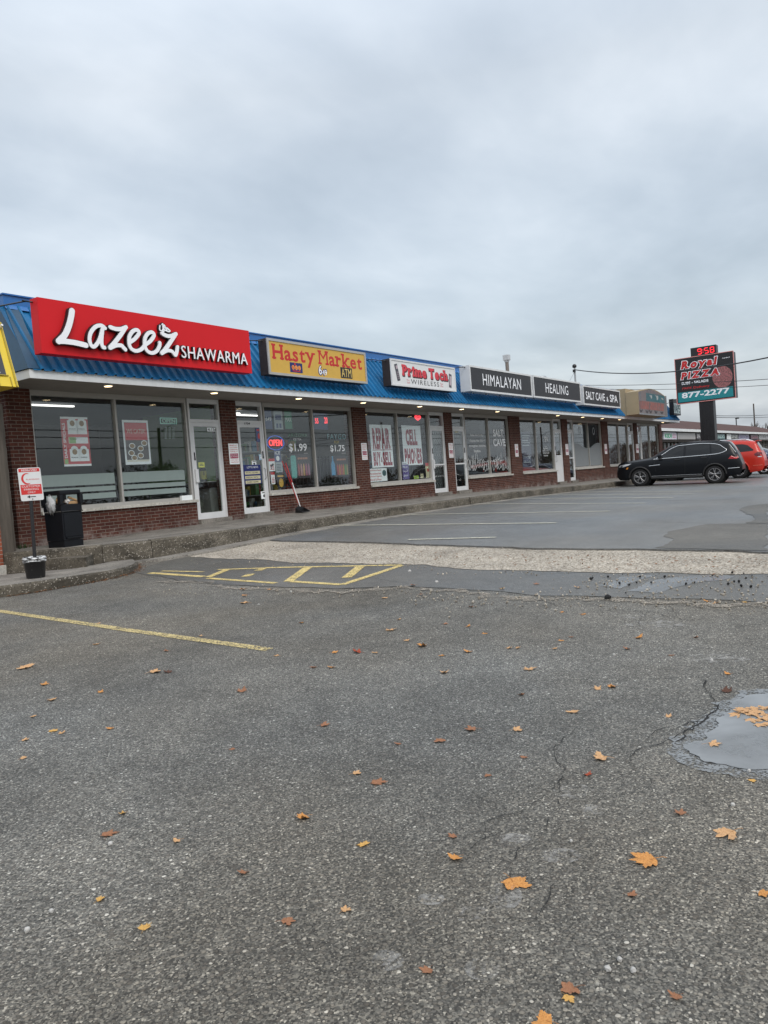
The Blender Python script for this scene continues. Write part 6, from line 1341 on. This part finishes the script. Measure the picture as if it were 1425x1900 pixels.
# dark SUV, nose to the kerb
TOP = [(0, .64), (.02, .82), (.10, .93), (.35, 1.005), (.8, 1.055), (1.18, 1.095), (1.36, 1.13), (1.7, 1.33), (2.0, 1.51), (2.3, 1.61), (2.7, 1.655), (3.2, 1.668), (3.7, 1.65), (4.05, 1.61), (4.26, 1.57), (4.42, 1.36), (4.54, 1.16), (4.61, 1.0), (4.67, .80), (4.70, .66)]
BELT = [(0, .62), (.02, .80), (.10, .91), (.35, .965), (.8, .985), (1.3, 1.035), (2.0, 1.06), (3.0, 1.09), (3.9, 1.13), (4.4, 1.12), (4.58, .98), (4.66, .78), (4.7, .64)]
SW = [[(1.62, 1.07), (1.95, 1.30), (2.18, 1.435), (2.42, 1.515), (2.62, 1.53), (2.60, 1.10)], [(2.68, 1.105), (2.70, 1.54), (3.1, 1.555), (3.55, 1.535), (3.58, 1.14)], [(3.63, 1.145), (3.61, 1.53), (3.87, 1.48), (4.12, 1.29), (4.09, 1.23), (3.9, 1.165)]]
TRIM = [[(1.48, 1.055), (1.62, 1.062), (2.6, 1.09), (3.58, 1.125), (3.9, 1.155), (4.11, 1.225), (4.15, 1.29), (4.02, 1.395), (3.88, 1.495), (3.55, 1.555), (3.1, 1.575), (2.62, 1.55), (2.40, 1.535), (2.15, 1.445), (1.92, 1.30), (1.58, 1.085)]]
LAMPS = [('headlight', [(.10, .80), (.16, .87), (.40, .91), (.62, .93), (.50, .86), (.30, .80)], M_HL), ('taillight', [(4.22, .93), (4.30, 1.03), (4.52, 1.07), (4.58, .96), (4.50, .91)], M_TL), ('side_marker', [(.40, .72), (.46, .78), (.50, .77), (.45, .70)], M_AMB)]
car_, ons, wd_, zb_, zt_f, _ = car('suv', 'dark navy SUV parked nose to the kerb in front of the last shops', 0, 0, M_NAVYC, 4.70, .92, TOP, BELT, .25, (.93, 3.72), .355, SW, TRIM, LAMPS, roofbits=[('windscreen', 1.40, 2.22), ('rear_window', 4.24, 4.50)])
extras(car_, ons, zb_, zt_f, 1.72, [(2.38, .985), (3.35, 1.02)], [(2.64, .42, 2.66, 1.06), (1.55, .55, 1.50, 1.0), (3.62, 1.1, 3.34, .62)], M_NAVYC, 4.70, .25, (.93, 3.72), .355)
for sd in (-1, 1):
    q = MB(); q.tube([(sd * .60, -2.3, 1.60), (sd * .62, -2.5, 1.655), (sd * .62, -3.9, 1.645), (sd * .60, -4.1, 1.58)], .014, 6); q.build('roof_rail', M_BLKMET, car_)
    q = MB(); q.tube([ons(s, z_, sd, .012) for s, z_ in ((1.30, .80), (1.5, .815), (1.72, .83))], .012, 6); q.build('fender_badge', M_CHR, car_)
    q = MB(); q.tube([ons(s, z_, sd, .010) for s, z_ in ((4.20, .56), (4.4, .57), (4.6, .58))], .012, 6); q.build('bumper_trim', M_CHR, car_)
    q = MB(); q.tube([ons(s, z_, sd, .008) for s, z_ in ((4.24, 1.50), (4.36, 1.34), (4.48, 1.16))], .014, 6); q.build('spoiler_edge', M_STEEL, car_)
q = MB(); q.box(-.55, .55, .001, .012, .52, .70); q.build('grille', M_CLAD, car_)
for k in (0,):
    q = MB(); q.box(-.5, .5, .0125, .02, .60, .615); q.build('grille_bar', M_CHR, car_)
def park(c, X, yn, ref_z=None, dx=0.0):
    za, zb2 = g(X, yn - .9) + .036, g(X, yn - 3.7) + .036
    c.location = (X, yn, za + (za - zb2) / 2.8 * .9); c.rotation_euler = (math.atan2(za - zb2, 2.8), 0, R_(dx))
park(car_, 31.25 + .92, -2.82, dx=6.5)
# orange SUV behind it
TOP2 = [(0, .6), (.04, .82), (.15, .93), (.5, 1.03), (1.2, 1.12), (1.5, 1.2), (2.1, 1.52), (2.5, 1.64), (3.0, 1.69), (3.8, 1.68), (4.3, 1.65), (4.52, 1.60), (4.66, 1.36), (4.76, 1.14), (4.82, .95), (4.88, .72)]
BELT2 = [(0, .58), (.04, .8), (.15, .9), (.5, .97), (1.4, 1.03), (3, 1.10), (4.3, 1.16), (4.76, 1.10), (4.82, .93), (4.88, .70)]
SW2 = [[(1.8, 1.08), (2.2, 1.36), (2.5, 1.5), (2.8, 1.52), (2.8, 1.12)], [(2.9, 1.12), (2.9, 1.53), (3.6, 1.54), (3.6, 1.15)], [(3.66, 1.155), (3.66, 1.53), (4.0, 1.525), (4.22, 1.46), (4.46, 1.24), (4.42, 1.20)]]
LP2 = [('taillight', [(4.52, .98), (4.48, 1.06), (4.60, 1.14), (4.78, 1.12), (4.81, .96), (4.7, .95)], mat('taillight_dark', (.12, .012, .02), .15, var=.1)), ('reverse_lamp', [(4.60, .94), (4.78, .95), (4.80, .91), (4.66, .905)], M_HL), ('headlight', [(.1, .82), (.2, .9), (.5, .95), (.45, .86)], M_HL)]
car2, ons2, _, zb2_, zt2_, _ = car('suv', 'orange red SUV parked behind the dark navy one', 0, 0, M_ORG, 4.88, .92, TOP2, BELT2, .25, (.95, 3.84), .365, SW2, [], LP2, roofbits=[('windscreen', 1.5, 2.3), ('rear_window', 4.54, 4.74)])
extras(car2, ons2, zb2_, zt2_, 1.9, [(2.6, 1.0), (3.4, 1.03)], [(2.84, .4, 2.85, 1.08)], M_ORG, 4.88, .25, (.95, 3.84), .365, False)
for sd in (-1, 1):
    q = MB(); q.tube([(sd * .60, -2.3, 1.66), (sd * .62, -2.5, 1.745), (sd * .62, -4.1, 1.735), (sd * .60, -4.3, 1.66)], .022, 6); q.build('roof_rail', M_CHR, car2)
    q = MB(); q.tube([ons2(s, z_, sd, .004) for s, z_ in ((4.42, .545), (4.6, .55), (4.8, .56))], .012, 6); q.build('bumper_seam', mat('paint_orange_light', (.70, .16, .10), .3), car2)
    q = MB(); q.bbox(sd * .3 - .28, sd * .3 + .28, -4.66, -4.50, 1.625, 1.66, .012); q.build('spoiler', M_ORG, car2)
park(car2, 37.2 + .92, -2.52, dx=4)
# blue saloon at the right edge
TOP3 = [(0, .55), (.05, .68), (.3, .78), (1.2, .92), (1.55, .98), (2.2, 1.30), (2.6, 1.41), (3.0, 1.43), (3.4, 1.40), (4.2, 1.10), (4.4, 1.06), (4.8, 1.03), (4.86, .85), (4.9, .6)]
BELT3 = [(0, .53), (.05, .66), (.3, .75), (1.2, .86), (1.6, .91), (3, .95), (4.0, 1.0), (4.8, .99), (4.86, .83), (4.9, .58)]
SW3 = [[(1.85, .96), (2.3, 1.22), (2.6, 1.33), (2.85, 1.34), (2.85, .98)], [(2.93, .98), (2.93, 1.34), (3.3, 1.31), (3.75, 1.14), (3.9, 1.04), (3.8, 1.02)]]
TR3 = [[(1.8, .955), (2.8, .97), (3.8, 1.01), (3.95, 1.05), (3.7, 1.19), (3.3, 1.335), (2.85, 1.365), (2.5, 1.33), (2.1, 1.14), (1.82, .97)]]
car3, ons3, _, zb3_, zt3_, _ = car('saloon_car', 'deep blue saloon car cut off by the right edge behind the orange SUV', 0, 0, M_BLC, 4.9, .91, TOP3, BELT3, .22, (.95, 3.80), .345, SW3, TR3, [('taillight', [(4.6, .82), (4.6, .92), (4.84, .93), (4.86, .80)], M_TL), ('headlight', [(.1, .62), (.2, .7), (.6, .76), (.5, .68)], M_HL)], roofbits=[('windscreen', 1.56, 2.4), ('rear_window', 3.45, 4.18)], rimc=M_CHR)
extras(car3, ons3, zb3_, zt3_, 1.9, [(2.6, .86), (3.4, .88)], [(2.88, .35, 2.9, .96)], M_BLC, 4.9, .22, (.95, 3.80), .345, False)
q = MB(); q.cyl(ons3(4.08, .90, -1, .0), ons3(4.08, .90, -1, .012), .075, .075, 18); q.build('fuel_cap', mat('cap_white', (.6, .6, .6), .4), car3)
park(car3, 43.2 + .91, -2.72)
# ------------------------------------------------------------------ utility poles, lamp, bare trees, background
M_POLE = mat('pole_wood', (.075, .06, .05), .85, var=.3, vs_=2, stretch=(3, 3, .3))
def at_px(px, py, depth): d = ray(px, py); return CAMP + d * (depth / F)
base = at_px(1403.5, 830, 135); topp = at_px(1398, 749, 135)
m = MB(); m.cyl((topp.x, topp.y, 0), (topp.x, topp.y, topp.z), .16, .11, 10); t = thing('utility_pole', (topp.x, topp.y, 0), 'bare wooden utility pole rising behind the far brown roof', 'pole'); m.build('pole', M_POLE, t)
for i, (y0, y1, dz) in enumerate(((771, 767, 0), (774, 771, .0))):
    a = at_px(1327 if i == 0 else 1327, y0, 70); q1 = at_px(1425, y1, 100); cable('power_cable', a + (a - q1) * .04, q1 + (q1 - a) * .8, .2, .03, ('upper' if i == 0 else 'lower') + ' black cable of the pair crossing above the far brown roof')
lp = at_px(1366.5, 790, 110); tp_ = at_px(1366, 776, 110)
t = thing('roof_lamp', (lp.x, lp.y, 3), 'small floodlight on a short mast above the far brown roof', 'lamp'); m = MB(); m.cyl((lp.x, lp.y, 0), (lp.x, lp.y, tp_.z), .09, .07, 8); m.build('mast', M_BLKMET, t); m = MB(); m.bbox(tp_.x - .3, tp_.x + .3, tp_.y - .35, tp_.y + .1, tp_.z - .1, tp_.z + .12, .05); m.build('lamp_head', M_BLKMET, t)
M_TWIG = mat('bark_grey', (.085, .070, .060), .9, var=.25)
def bare_tree(c, h, label, seed, spread=.5, levels=5):
    rn = random.Random(seed); t = thing('bare_tree', c, label, 'tree'); trunk = MB(); tw = MB()
    def grow(p, d, l, r, lev):
        p1 = p + d * l; (trunk if lev < 2 else tw).tube([p, p.lerp(p1, .5) + Vector((rn.uniform(-.05, .05), rn.uniform(-.05, .05), 0)) * l, p1], [r, r * .85, r * .7], 5 if lev < 3 else 3)
        if lev >= levels: return
        for k in range(rn.choice((2, 3, 3))):
            nd = (d + Vector((rn.uniform(-1, 1), rn.uniform(-1, 1), rn.uniform(-.15, .8))) * spread).normalized(); grow(p.lerp(p1, rn.uniform(.6, 1)), nd, l * rn.uniform(.6, .82), r * .6, lev + 1)
    grow(Vector(c), Vector((0, 0, 1)), h * .30, h * .03, 0)
    trunk.build('trunk', M_TWIG, t); tw.build('crown', M_TWIG, t)
for i, (px, py, dep, lb) in enumerate(((1272, 768, 120, 'bare tree behind the far roof, left of the pole sign'), (1392, 772, 150, 'bare tree left of the wooden utility pole'), (1408, 768, 140, 'bare tree just right of the wooden utility pole'), (1420, 766, 150, 'bare tree behind the far roof at the right edge'), (1432, 762, 145, 'bare tree at the right edge, outermost of the row'), (1385, 778, 160, 'small bare tree next to the roof floodlight'))):
    q = at_px(px, py, dep); bare_tree((q.x, q.y, 0), q.z / .93, lb, 40 + i, .62)
# across the road, behind the photographer: seen in the shop windows
m = MB(); m.add([(-300, -29, g(0, -29) + .02), (400, -29, g(0, -29) + .02), (400, -21, g(0, -21) + .02), (-300, -21, g(0, -21) + .02)], [(0, 1, 2, 3)]); struct('road', m, M_LOT)
m = MB(); m.add([(-300, -200, .0), (400, -200, .0), (400, -29.2, g(0, -29) + .03), (-300, -29.2, g(0, -29) + .03)], [(0, 1, 2, 3)]); struct('grass_verge', m, mat('autumn_grass', (.075, .085, .03), .95, var=.35, vs_=.8))
rn = random.Random(77)
woodm = MB(); greenm = MB(); brownm = woodm
M_W1 = mat('autumn_foliage_brown', (.085, .042, .025), .9, var=.5, vs_=.9)
for k in range(100):
    x_ = 8 + k * 1.7 + rn.uniform(-1, 1); y_ = -33 - rn.uniform(0, 5); h_ = rn.uniform(2.0, 2.7) + (1.3 if 34 < x_ < 43 else 0) + max(0, (x_ - 60) * .03); r_ = rn.uniform(1.3, 2.1)
    woodm = greenm if (34 < x_ < 43 or k % 7 == 3) else brownm
    woodm.tube([(x_, y_, -.2), (x_ + rn.uniform(-.2, .2), y_, h_ * .7)], [.12, .05], 4)
    for q in range(800):
        u_ = rn.uniform(-1, 1); a = rn.uniform(0, 6.283); rr = r_ * (1 - .5 * abs(u_)) * rn.random() ** .4; p = Vector((x_ + rr * math.cos(a), y_ + rr * math.sin(a), h_ * .52 + u_ * h_ * .46 + rn.gauss(0, .15)))
        d1_ = Vector((rn.uniform(-1, 1), rn.uniform(-1, 1), rn.uniform(-1, 1))).normalized(); d2_ = d1_.orthogonal().normalized(); s_ = rn.uniform(.05, .12)
        woodm.add([p + d1_ * s_, p + d2_ * s_ * .7, p - d1_ * s_, p - d2_ * s_ * .7], [(0, 1, 2, 3)])
    for q in range(12): p = Vector((x_ + rn.uniform(-1, 1) * r_ * .6, y_, h_ * .8)); woodm.tube([p, p + Vector((rn.uniform(-.3, .3), 0, rn.uniform(.4, 1.2)))], [.02, .008], 3)
o = brownm.build('wood', M_W1); o['kind'] = 'stuff'; o = greenm.build('wood', mat('autumn_foliage_green', (.055, .06, .022), .9, var=.5, vs_=.9)); o['kind'] = 'stuff'
for i, (x_, lb) in enumerate(((35.0, 'wooden street pole across the road mirrored in the first shop window'), (62, 'wooden street pole across the road mirrored in the phone shop window'), (100, 'wooden street pole across the road mirrored in the spa window'))):
    t = thing('street_pole', (x_, -30, 0), lb, 'pole'); m = MB(); m.cyl((x_, -30, -.1), (x_, -30, 7.2 if i else 6.3), .14, .10, 8); m.build('pole', M_POLE, t); m = MB(); m.tube([(x_, -30, 6.0), (x_ + .8, -29.4, 6.5), (x_ + 1.6, -29, 6.6)], .05, 6); m.build('lamp_arm', M_STEEL, t)
for z_, lb in ((6.15, 'upper street cable across the road mirrored in the shop windows'), (5.0, 'lower street cable across the road mirrored in the shop windows'), (5.7, 'middle street cable across the road mirrored in the shop windows')):
    cable('street_cable', (-10, -29.8, z_), (150, -29.8, z_ + .3), .25, .028, lb, 40)
# ------------------------------------------------------------------ fallen leaves, stones
LC = {'tan': (.64, .40, .20), 'orange': (.62, .30, .085), 'brown': (.34, .165, .085), 'yellow': (.66, .41, .12), 'red': (.38, .075, .03), 'dark': (.11, .05, .03)}
LM = {}
for k_, c_ in LC.items():
    m, tt, p, oc = newmat('leaf_' + k_); nz = noise(tt, oc, 28, 5, .65)
    tt.links.new(mixc(tt, ramp(tt, nz, [(.42, 0.0), (.62, 1.0)]), c_, tuple(x * f for x, f in zip(c_, (.68, .55, .5)))), p.inputs['Base Color']); p.inputs['Roughness'].default_value = .62; p.inputs['Specular IOR Level'].default_value = .35
    w_ = N(tt, 'ShaderNodeTexWave'); w_.inputs['Scale'].default_value = 22; w_.inputs['Distortion'].default_value = 3; tt.links.new(oc, w_.inputs['Vector']); bumpn(tt, p, w_.outputs[1], .35, .004); LM[k_] = m
def maple(seed, curl):
    """five-lobed leaf, unit span, slightly domed and curled, with its stalk"""
    rn = random.Random(seed); tips = [(90, .56), (38, .52), (142, .52), (-12, .36), (192, .36)]; pts = []
    order = [(-62, .22), (-12, .40), (12, .30), (38, .50), (64, .31), (90, .55), (116, .31), (142, .50), (168, .30), (192, .40), (242, .22)]
    for i, (a, r_) in enumerate(order):
        r_ *= rn.uniform(.78, 1.15) * (.62 if rn.random() < .12 else 1); a += rn.uniform(-7, 7)
        if i % 2 == 1:
            pts += [(a - 16, r_ * .80), (a - 11, r_ * .74), (a - 7, r_ * .90), (a, r_), (a + 7, r_ * .88), (a + 11, r_ * .74), (a + 17, r_ * .81)]
        else: pts.append((a, r_))
    v = [(0, 0, .0)]; n_ = len(pts)
    for ring in (.5, 1.0):
        for a, r_ in pts:
            r2_ = r_ * (rn.uniform(.92, 1.06) if ring == 1 else 1); x_, y_ = r2_ * ring * math.cos(R_(a)), r2_ * ring * math.sin(R_(a)); z_ = curl * (abs(x_) ** 1.6 * .9 + max(0, y_) ** 2 * .8 - .1 * ring) + rn.uniform(0, .035) * ring + .02 * math.sin(R_(a) * 5)
            v.append((x_, y_, z_))
    f = [(0, 1 + i, 1 + (i + 1) % n_) for i in range(n_)] + [(1 + i, 1 + n_ + i, 1 + n_ + (i + 1) % n_, 1 + (i + 1) % n_) for i in range(n_)]
    zm = min(p[2] for p in v); v = [(p[0], p[1], p[2] - zm + .015) for p in v]
    b_ = len(v); L_ = .5
    for i in range(5):
        t_ = i / 4; c_ = (rn.uniform(-.02, .02) + .06 * t_, -.02 - L_ * t_, v[0][2] * (1 - t_) + .02 + .12 * t_ * (1 - t_)); v += [(c_[0] - .008, c_[1], c_[2]), (c_[0] + .008, c_[1], c_[2]), (c_[0], c_[1], c_[2] + .012)]
    for i in range(4):
        for j in range(3): f.append((b_ + i * 3 + j, b_ + i * 3 + (j + 1) % 3, b_ + (i + 1) * 3 + (j + 1) % 3, b_ + (i + 1) * 3 + j))
    me = bpy.data.meshes.new('leaf'); me.from_pydata(v, [], f); me.update()
    for p_ in me.polygons: p_.use_smooth = True
    return me
LEAFM = {k_: [] for k_ in LC}
for k_ in LC:
    for i in range(5):
        me = maple(hash(k_) % 50 + i if False else sum(map(ord, k_)) + i * 7, (.12, .35, .75, .05, 1.2)[i]); me.materials.append(LM[k_]); LEAFM[k_].append(me)
GND = lambda px, py: (.036 if (py < 1030 and px > 470) else .010)
rl = random.Random(31)
def leaf(px, py, wpx, col, label=None, group=None, shape=None):
    p = on_g(px, py); lift = .0
    if py < 1028: lift = .036
    elif py < 1110 and px > 250: lift = .011
    else: lift = .007 if px > 1270 and 1290 < py < 1432 else .001
    p = on_g(px, py, lift); dist = (p - CAMP).length; size = max(.045, min(.16, wpx * dist / F * 1.1))
    o = bpy.data.objects.new('fallen_leaf', LEAFM[col][rl.choice((0, 1, 1, 2, 2, 4)) if shape is None else shape]); COL.objects.link(o)
    o.location = p; o.scale = (size, size, size); o.rotation_euler = (rl.uniform(-.08, .08), rl.uniform(-.08, .08), rl.uniform(0, 6.28)); tag(o, label, 'leaf', group)
BIG = [(953, 1640, 55, 'orange', 'largest tan orange maple leaf, beside a chalky white spot on the asphalt', 1), (1205, 1598, 54, 'orange', 'ragged orange leaf with a long stalk, right of the largest leaf', 0), (1356, 1547, 46, 'tan', 'pale tan maple leaf near the right edge below the puddle', 3), (1062, 1836, 40, 'brown', 'round brown leaf near the bottom edge with a yellow scrap under it', 0),
       (1053, 1851, 24, 'yellow', 'yellow leaf scrap touching the round brown leaf near the bottom edge', 3), (1012, 1896, 42, 'orange', 'bright orange leaf cut by the bottom edge', 1), (565, 1518, 31, 'orange', 'curled orange leaf standing up on the open asphalt', 4), (675, 1568, 24, 'yellow', 'small yellow star shaped leaf below the curled orange one', 0), (530, 1710, 30, 'brown', 'flat red brown oval leaf low in the middle of the asphalt', 3),
       (200, 1550, 30, 'brown', 'flat brown leaf on the left foreground asphalt', 3), (268, 1723, 26, 'yellow', 'torn yellow leaf in the lower left foreground', 2), (185, 1670, 18, 'yellow', 'small folded yellow leaf above the torn one at lower left', 2), (229, 1510, 16, 'yellow', 'thin yellow leaf edge on just above the flat brown leaf at left', 4), (848, 1593, 29, 'orange', 'small torn orange leaf left of the largest leaf', 2), (1118, 1407, 35, 'tan', 'tan maple leaf left of the puddle', 1),
       (1089, 1438, 20, 'red', 'curled red brown leaf standing upright below the tan one by the puddle', 4), (1265, 1510, 22, 'brown', 'orange brown leaf below the left end of the puddle', 1), (700, 1454, 32, 'brown', 'flat faded brown leaf right of a small tan leaf in the middle', 3), (660, 1436, 22, 'tan', 'small tan leaf left of the flat faded brown one in the middle', 1), (878, 1354, 26, 'brown', 'orange brown leaf left of a yellow tan leaf in the middle', 1),
       (958, 1355, 23, 'tan', 'yellow tan leaf right of the orange brown one in the middle', 1), (815, 1374, 27, 'brown', 'very faint flat brown leaf pressed into the asphalt', 3), (665, 1211, 23, 'red', 'bright red curled leaf right of the end of the yellow line', 4), (1348, 1284, 24, 'dark', 'dark curled leaf at the upper edge of the puddle', 4), (1320, 1381, 27, 'tan', 'single tan leaf floating in the left part of the puddle', 3), (450, 1283, 24, 'brown', 'brown curled leaf below the yellow line', 2),
       (1394, 1448, 16, 'yellow', 'small yellow orange leaf just below the puddle', 1), (1415, 1659, 24, 'orange', 'orange leaf cut by the right edge of the asphalt', 1), (1063, 1321, 24, 'tan', 'tan leaf in the middle right of the asphalt, left of the long crack', 1), (599, 1346, 22, 'brown', 'lone brown leaf in the centre left of the asphalt', 1)]
for (px, py, w_, c_, lb, sh_) in BIG: leaf(px, py, w_, c_, lb, None, sh_)
for i, (px, py) in enumerate(((1368, 1327), (1380, 1322), (1392, 1327), (1402, 1317), (1412, 1322), (1420, 1316), (1424, 1328), (1396, 1336), (1414, 1335), (1408, 1345), (1422, 1343), (1384, 1318))): leaf(px, py, 24 + (i % 3) * 3, 'tan', 'tan leaf floating in the cluster of leaves on the puddle', 'leaves clustered on the puddle', 3)
SM = [(973, 1405, 16, 'brown'), (843, 1552, 15, 'brown'), (1137, 1275, 20, 'orange'), (1110, 1279, 17, 'tan'), (983, 1243, 25, 'tan'), (967, 1290, 14, 'brown'), (725, 1170, 22, 'tan'), (712, 1110, 14, 'tan'), (824, 1248, 21, 'tan'), (784, 1199, 24, 'orange'), (755, 1189, 14, 'tan'), (870, 1210, 18, 'orange'), (819, 1217, 14, 'orange'), (697, 1211, 14, 'tan'), (620, 1211, 16, 'orange'), (617, 1239, 16, 'orange'), (583, 1238, 14, 'brown'),
      (514, 1217, 14, 'tan'), (559, 1156, 12, 'orange'), (285, 1248, 27, 'tan'), (313, 1248, 17, 'dark'), (84, 1271, 17, 'orange'), (187, 1285, 13, 'orange'), (94, 1299, 18, 'tan'), (206, 1352, 15, 'orange'), (98, 1357, 18, 'yellow'), (114, 1361, 14, 'tan'), (44, 1374, 14, 'tan'), (42, 1407, 15, 'tan'), (45, 1239, 34, 'tan'), (179, 1196, 14, 'tan'), (455, 1105, 14, 'orange'), (455, 1119, 22, 'tan'), (452, 1094, 12, 'orange'),
      (1184, 1184, 17, 'orange'), (1042, 1189, 13, 'orange'), (1060, 1182, 10, 'brown'), (931, 1093, 13, 'yellow'), (1083, 1140, 13, 'orange'), (995, 1084, 12, 'brown'), (1073, 1090, 13, 'tan'), (768, 1086, 14, 'brown'), (780, 1103, 11, 'brown'), (1352, 1251, 14, 'orange'), (1315, 1117, 16, 'orange'), (1325, 1120, 14, 'tan'), (1384, 1118, 13, 'yellow'), (825, 1158, 12, 'brown'), (868, 1163, 11, 'orange'), (900, 1176, 13, 'orange'), (943, 1203, 12, 'tan'), (960, 1203, 10, 'tan'),
      (1043, 1136, 10, 'orange'), (1165, 1205, 13, 'brown'), (1290, 1183, 12, 'brown'), (874, 1127, 11, 'brown'), (1028, 1204, 12, 'tan'), (740, 1150, 10, 'tan'), (500, 1094, 10, 'orange'), (310, 1208, 12, 'brown'), (182, 1157, 10, 'tan'), (374, 1180, 10, 'tan'), (1245, 1216, 11, 'brown'), (740, 1380, 14, 'brown'), (430, 1390, 10, 'brown'), (60, 1330, 12, 'tan'), (1240, 1330, 12, 'tan'), (905, 1440, 11, 'brown'), (1170, 1660, 14, 'brown'), (1258, 1850, 24, 'brown'), (795, 1800, 18, 'brown'), (640, 1690, 12, 'tan'), (455, 1620, 12, 'brown'), (330, 1560, 11, 'tan')]
for (px, py, w_, c_) in SM:
    zone = 'left of the yellow hatching' if px < 300 and py < 1140 else 'near the crumbled seam and hatching' if py < 1150 else 'on the left half of the worn asphalt' if px < 712 else 'on the right half of the worn asphalt'
    if py >= 1400: zone = 'on the foreground asphalt ' + ('left' if px < 712 else 'right')
    leaf(px, py, w_, c_, 'small %s leaf lying %s' % ({'tan': 'tan', 'orange': 'orange', 'brown': 'brown', 'yellow': 'yellow', 'dark': 'dark brown'}[c_], zone), 'small %s leaves %s' % (c_, zone))
# leaf litter and grit along the kerb of the raised pavement, loose stones
rn = random.Random(9); m = MB()
def bit(m, p, s_, rn):
    d1_ = Vector((rn.uniform(-1, 1), rn.uniform(-1, 1), rn.uniform(-.2, .2))).normalized() * s_; d2_ = Vector((-d1_.y, d1_.x, rn.uniform(-.4, .4) * s_)); m.add([p + d1_, p + d2_ * .6, p - d1_, p - d2_ * .6], [(0, 1, 2, 3)])
for k in range(420):
    i = rn.randrange(2, 9); a, c = pt[i], pt[i + 1]; q = a.lerp(c, rn.random()); o_ = (q - cc_).normalized() * abs(rn.gauss(0, .055)) + (q - cc_).normalized() * .012; bit(m, Vector((q.x + o_.x, q.y + o_.y, g(q.x + o_.x, q.y + o_.y) + rn.uniform(.004, .02))), rn.uniform(.008, .022), rn)
for k in range(160):
    q = on_g(rn.uniform(118, 190), rn.uniform(1040, 1050)); bit(m, q + Vector((0, 0, .015)), rn.uniform(.01, .025), rn)
for k in range(700):
    px = rn.uniform(480, 1425); q = on_g(px, interp(px, [480, 980, 1425], [1012, 1028, 1034]) + abs(rn.gauss(0, 13)), .012); bit(m, q + Vector((0, 0, .008)), rn.choice((.006, .01, .015, .02)), rn)
o = m.build('leaf_litter', mat('litter_brown', (.17, .075, .028), .9, var=.5, vs_=25)); o['kind'] = 'stuff'
m = MB()
for k in range(900):
    r_ = rn.random()
    if r_ < .45: px, py = rn.uniform(760, 1425), rn.gauss(1112, 9)
    elif r_ < .7: px, py = rn.uniform(1080, 1425), rn.gauss(1080, 10)
    elif r_ < .82: px, py = rn.uniform(250, 760), rn.gauss(1096, 5)
    else: px = rn.uniform(330, 1425); py = interp(px, [330, 520, 750, 860, 1080, 1425], [1033, 1043, 1048, 1057, 1063, 1066]) + abs(rn.gauss(0, 5))
    if not 1040 < py < 1160: continue
    p = on_g(px, py, .012); s_ = rn.choice((.004, .005, .006, .008, .012)); bm = bmesh.new(); bmesh.ops.create_icosphere(bm, subdivisions=1, radius=s_)
    for v in bm.verts: v.co *= rn.uniform(.7, 1.2)
    bm.transform(Matrix.Translation(p)); m.bm(bm)
o = m.build('loose_gravel', M_GRAV); o['kind'] = 'stuff'
m = MB()
for k in range(26):
    px, py = rn.uniform(1080, 1425), rn.gauss(1078, 9); px = px if k else 1128; py = py if k else 1109
    p = on_g(px, py, .02); s_ = rn.uniform(.007, .018) if k else .035; bm = bmesh.new(); bmesh.ops.create_icosphere(bm, subdivisions=1, radius=s_)
    for v in bm.verts: v.co *= rn.uniform(.7, 1.2)
    bm.transform(Matrix.Translation(p)); m.bm(bm)
o = m.build('asphalt_crumbs', M_CRACK); o['kind'] = 'stuff'
m = MB(); 
for (px, py, s_) in ((1128, 1797, .009), (1360, 1493, .008), (140, 1453, .007), (1175, 1800, .008), (1060, 1560, .006), (1320, 1225, .012), (1140, 1215, .01), (810, 1080, .02), (760, 1060, .02), (480, 1122, .012), (540, 1098, .014), (1390, 1430, .008), (1150, 1780, .007), (205, 1565, .008), (95, 1690, .008), (50, 1725, .009)):
    p = on_g(px, py, .006); bm = bmesh.new(); bmesh.ops.create_icosphere(bm, subdivisions=2, radius=s_)
    for v in bm.verts: v.co *= rn.uniform(.8, 1.15)
    bm.transform(Matrix.Translation(p)); m.bm(bm)
o = m.build('pebbles', mat('pebble_pale', (.42, .41, .39), .8, var=.3, vs_=20)); o['kind'] = 'stuff'
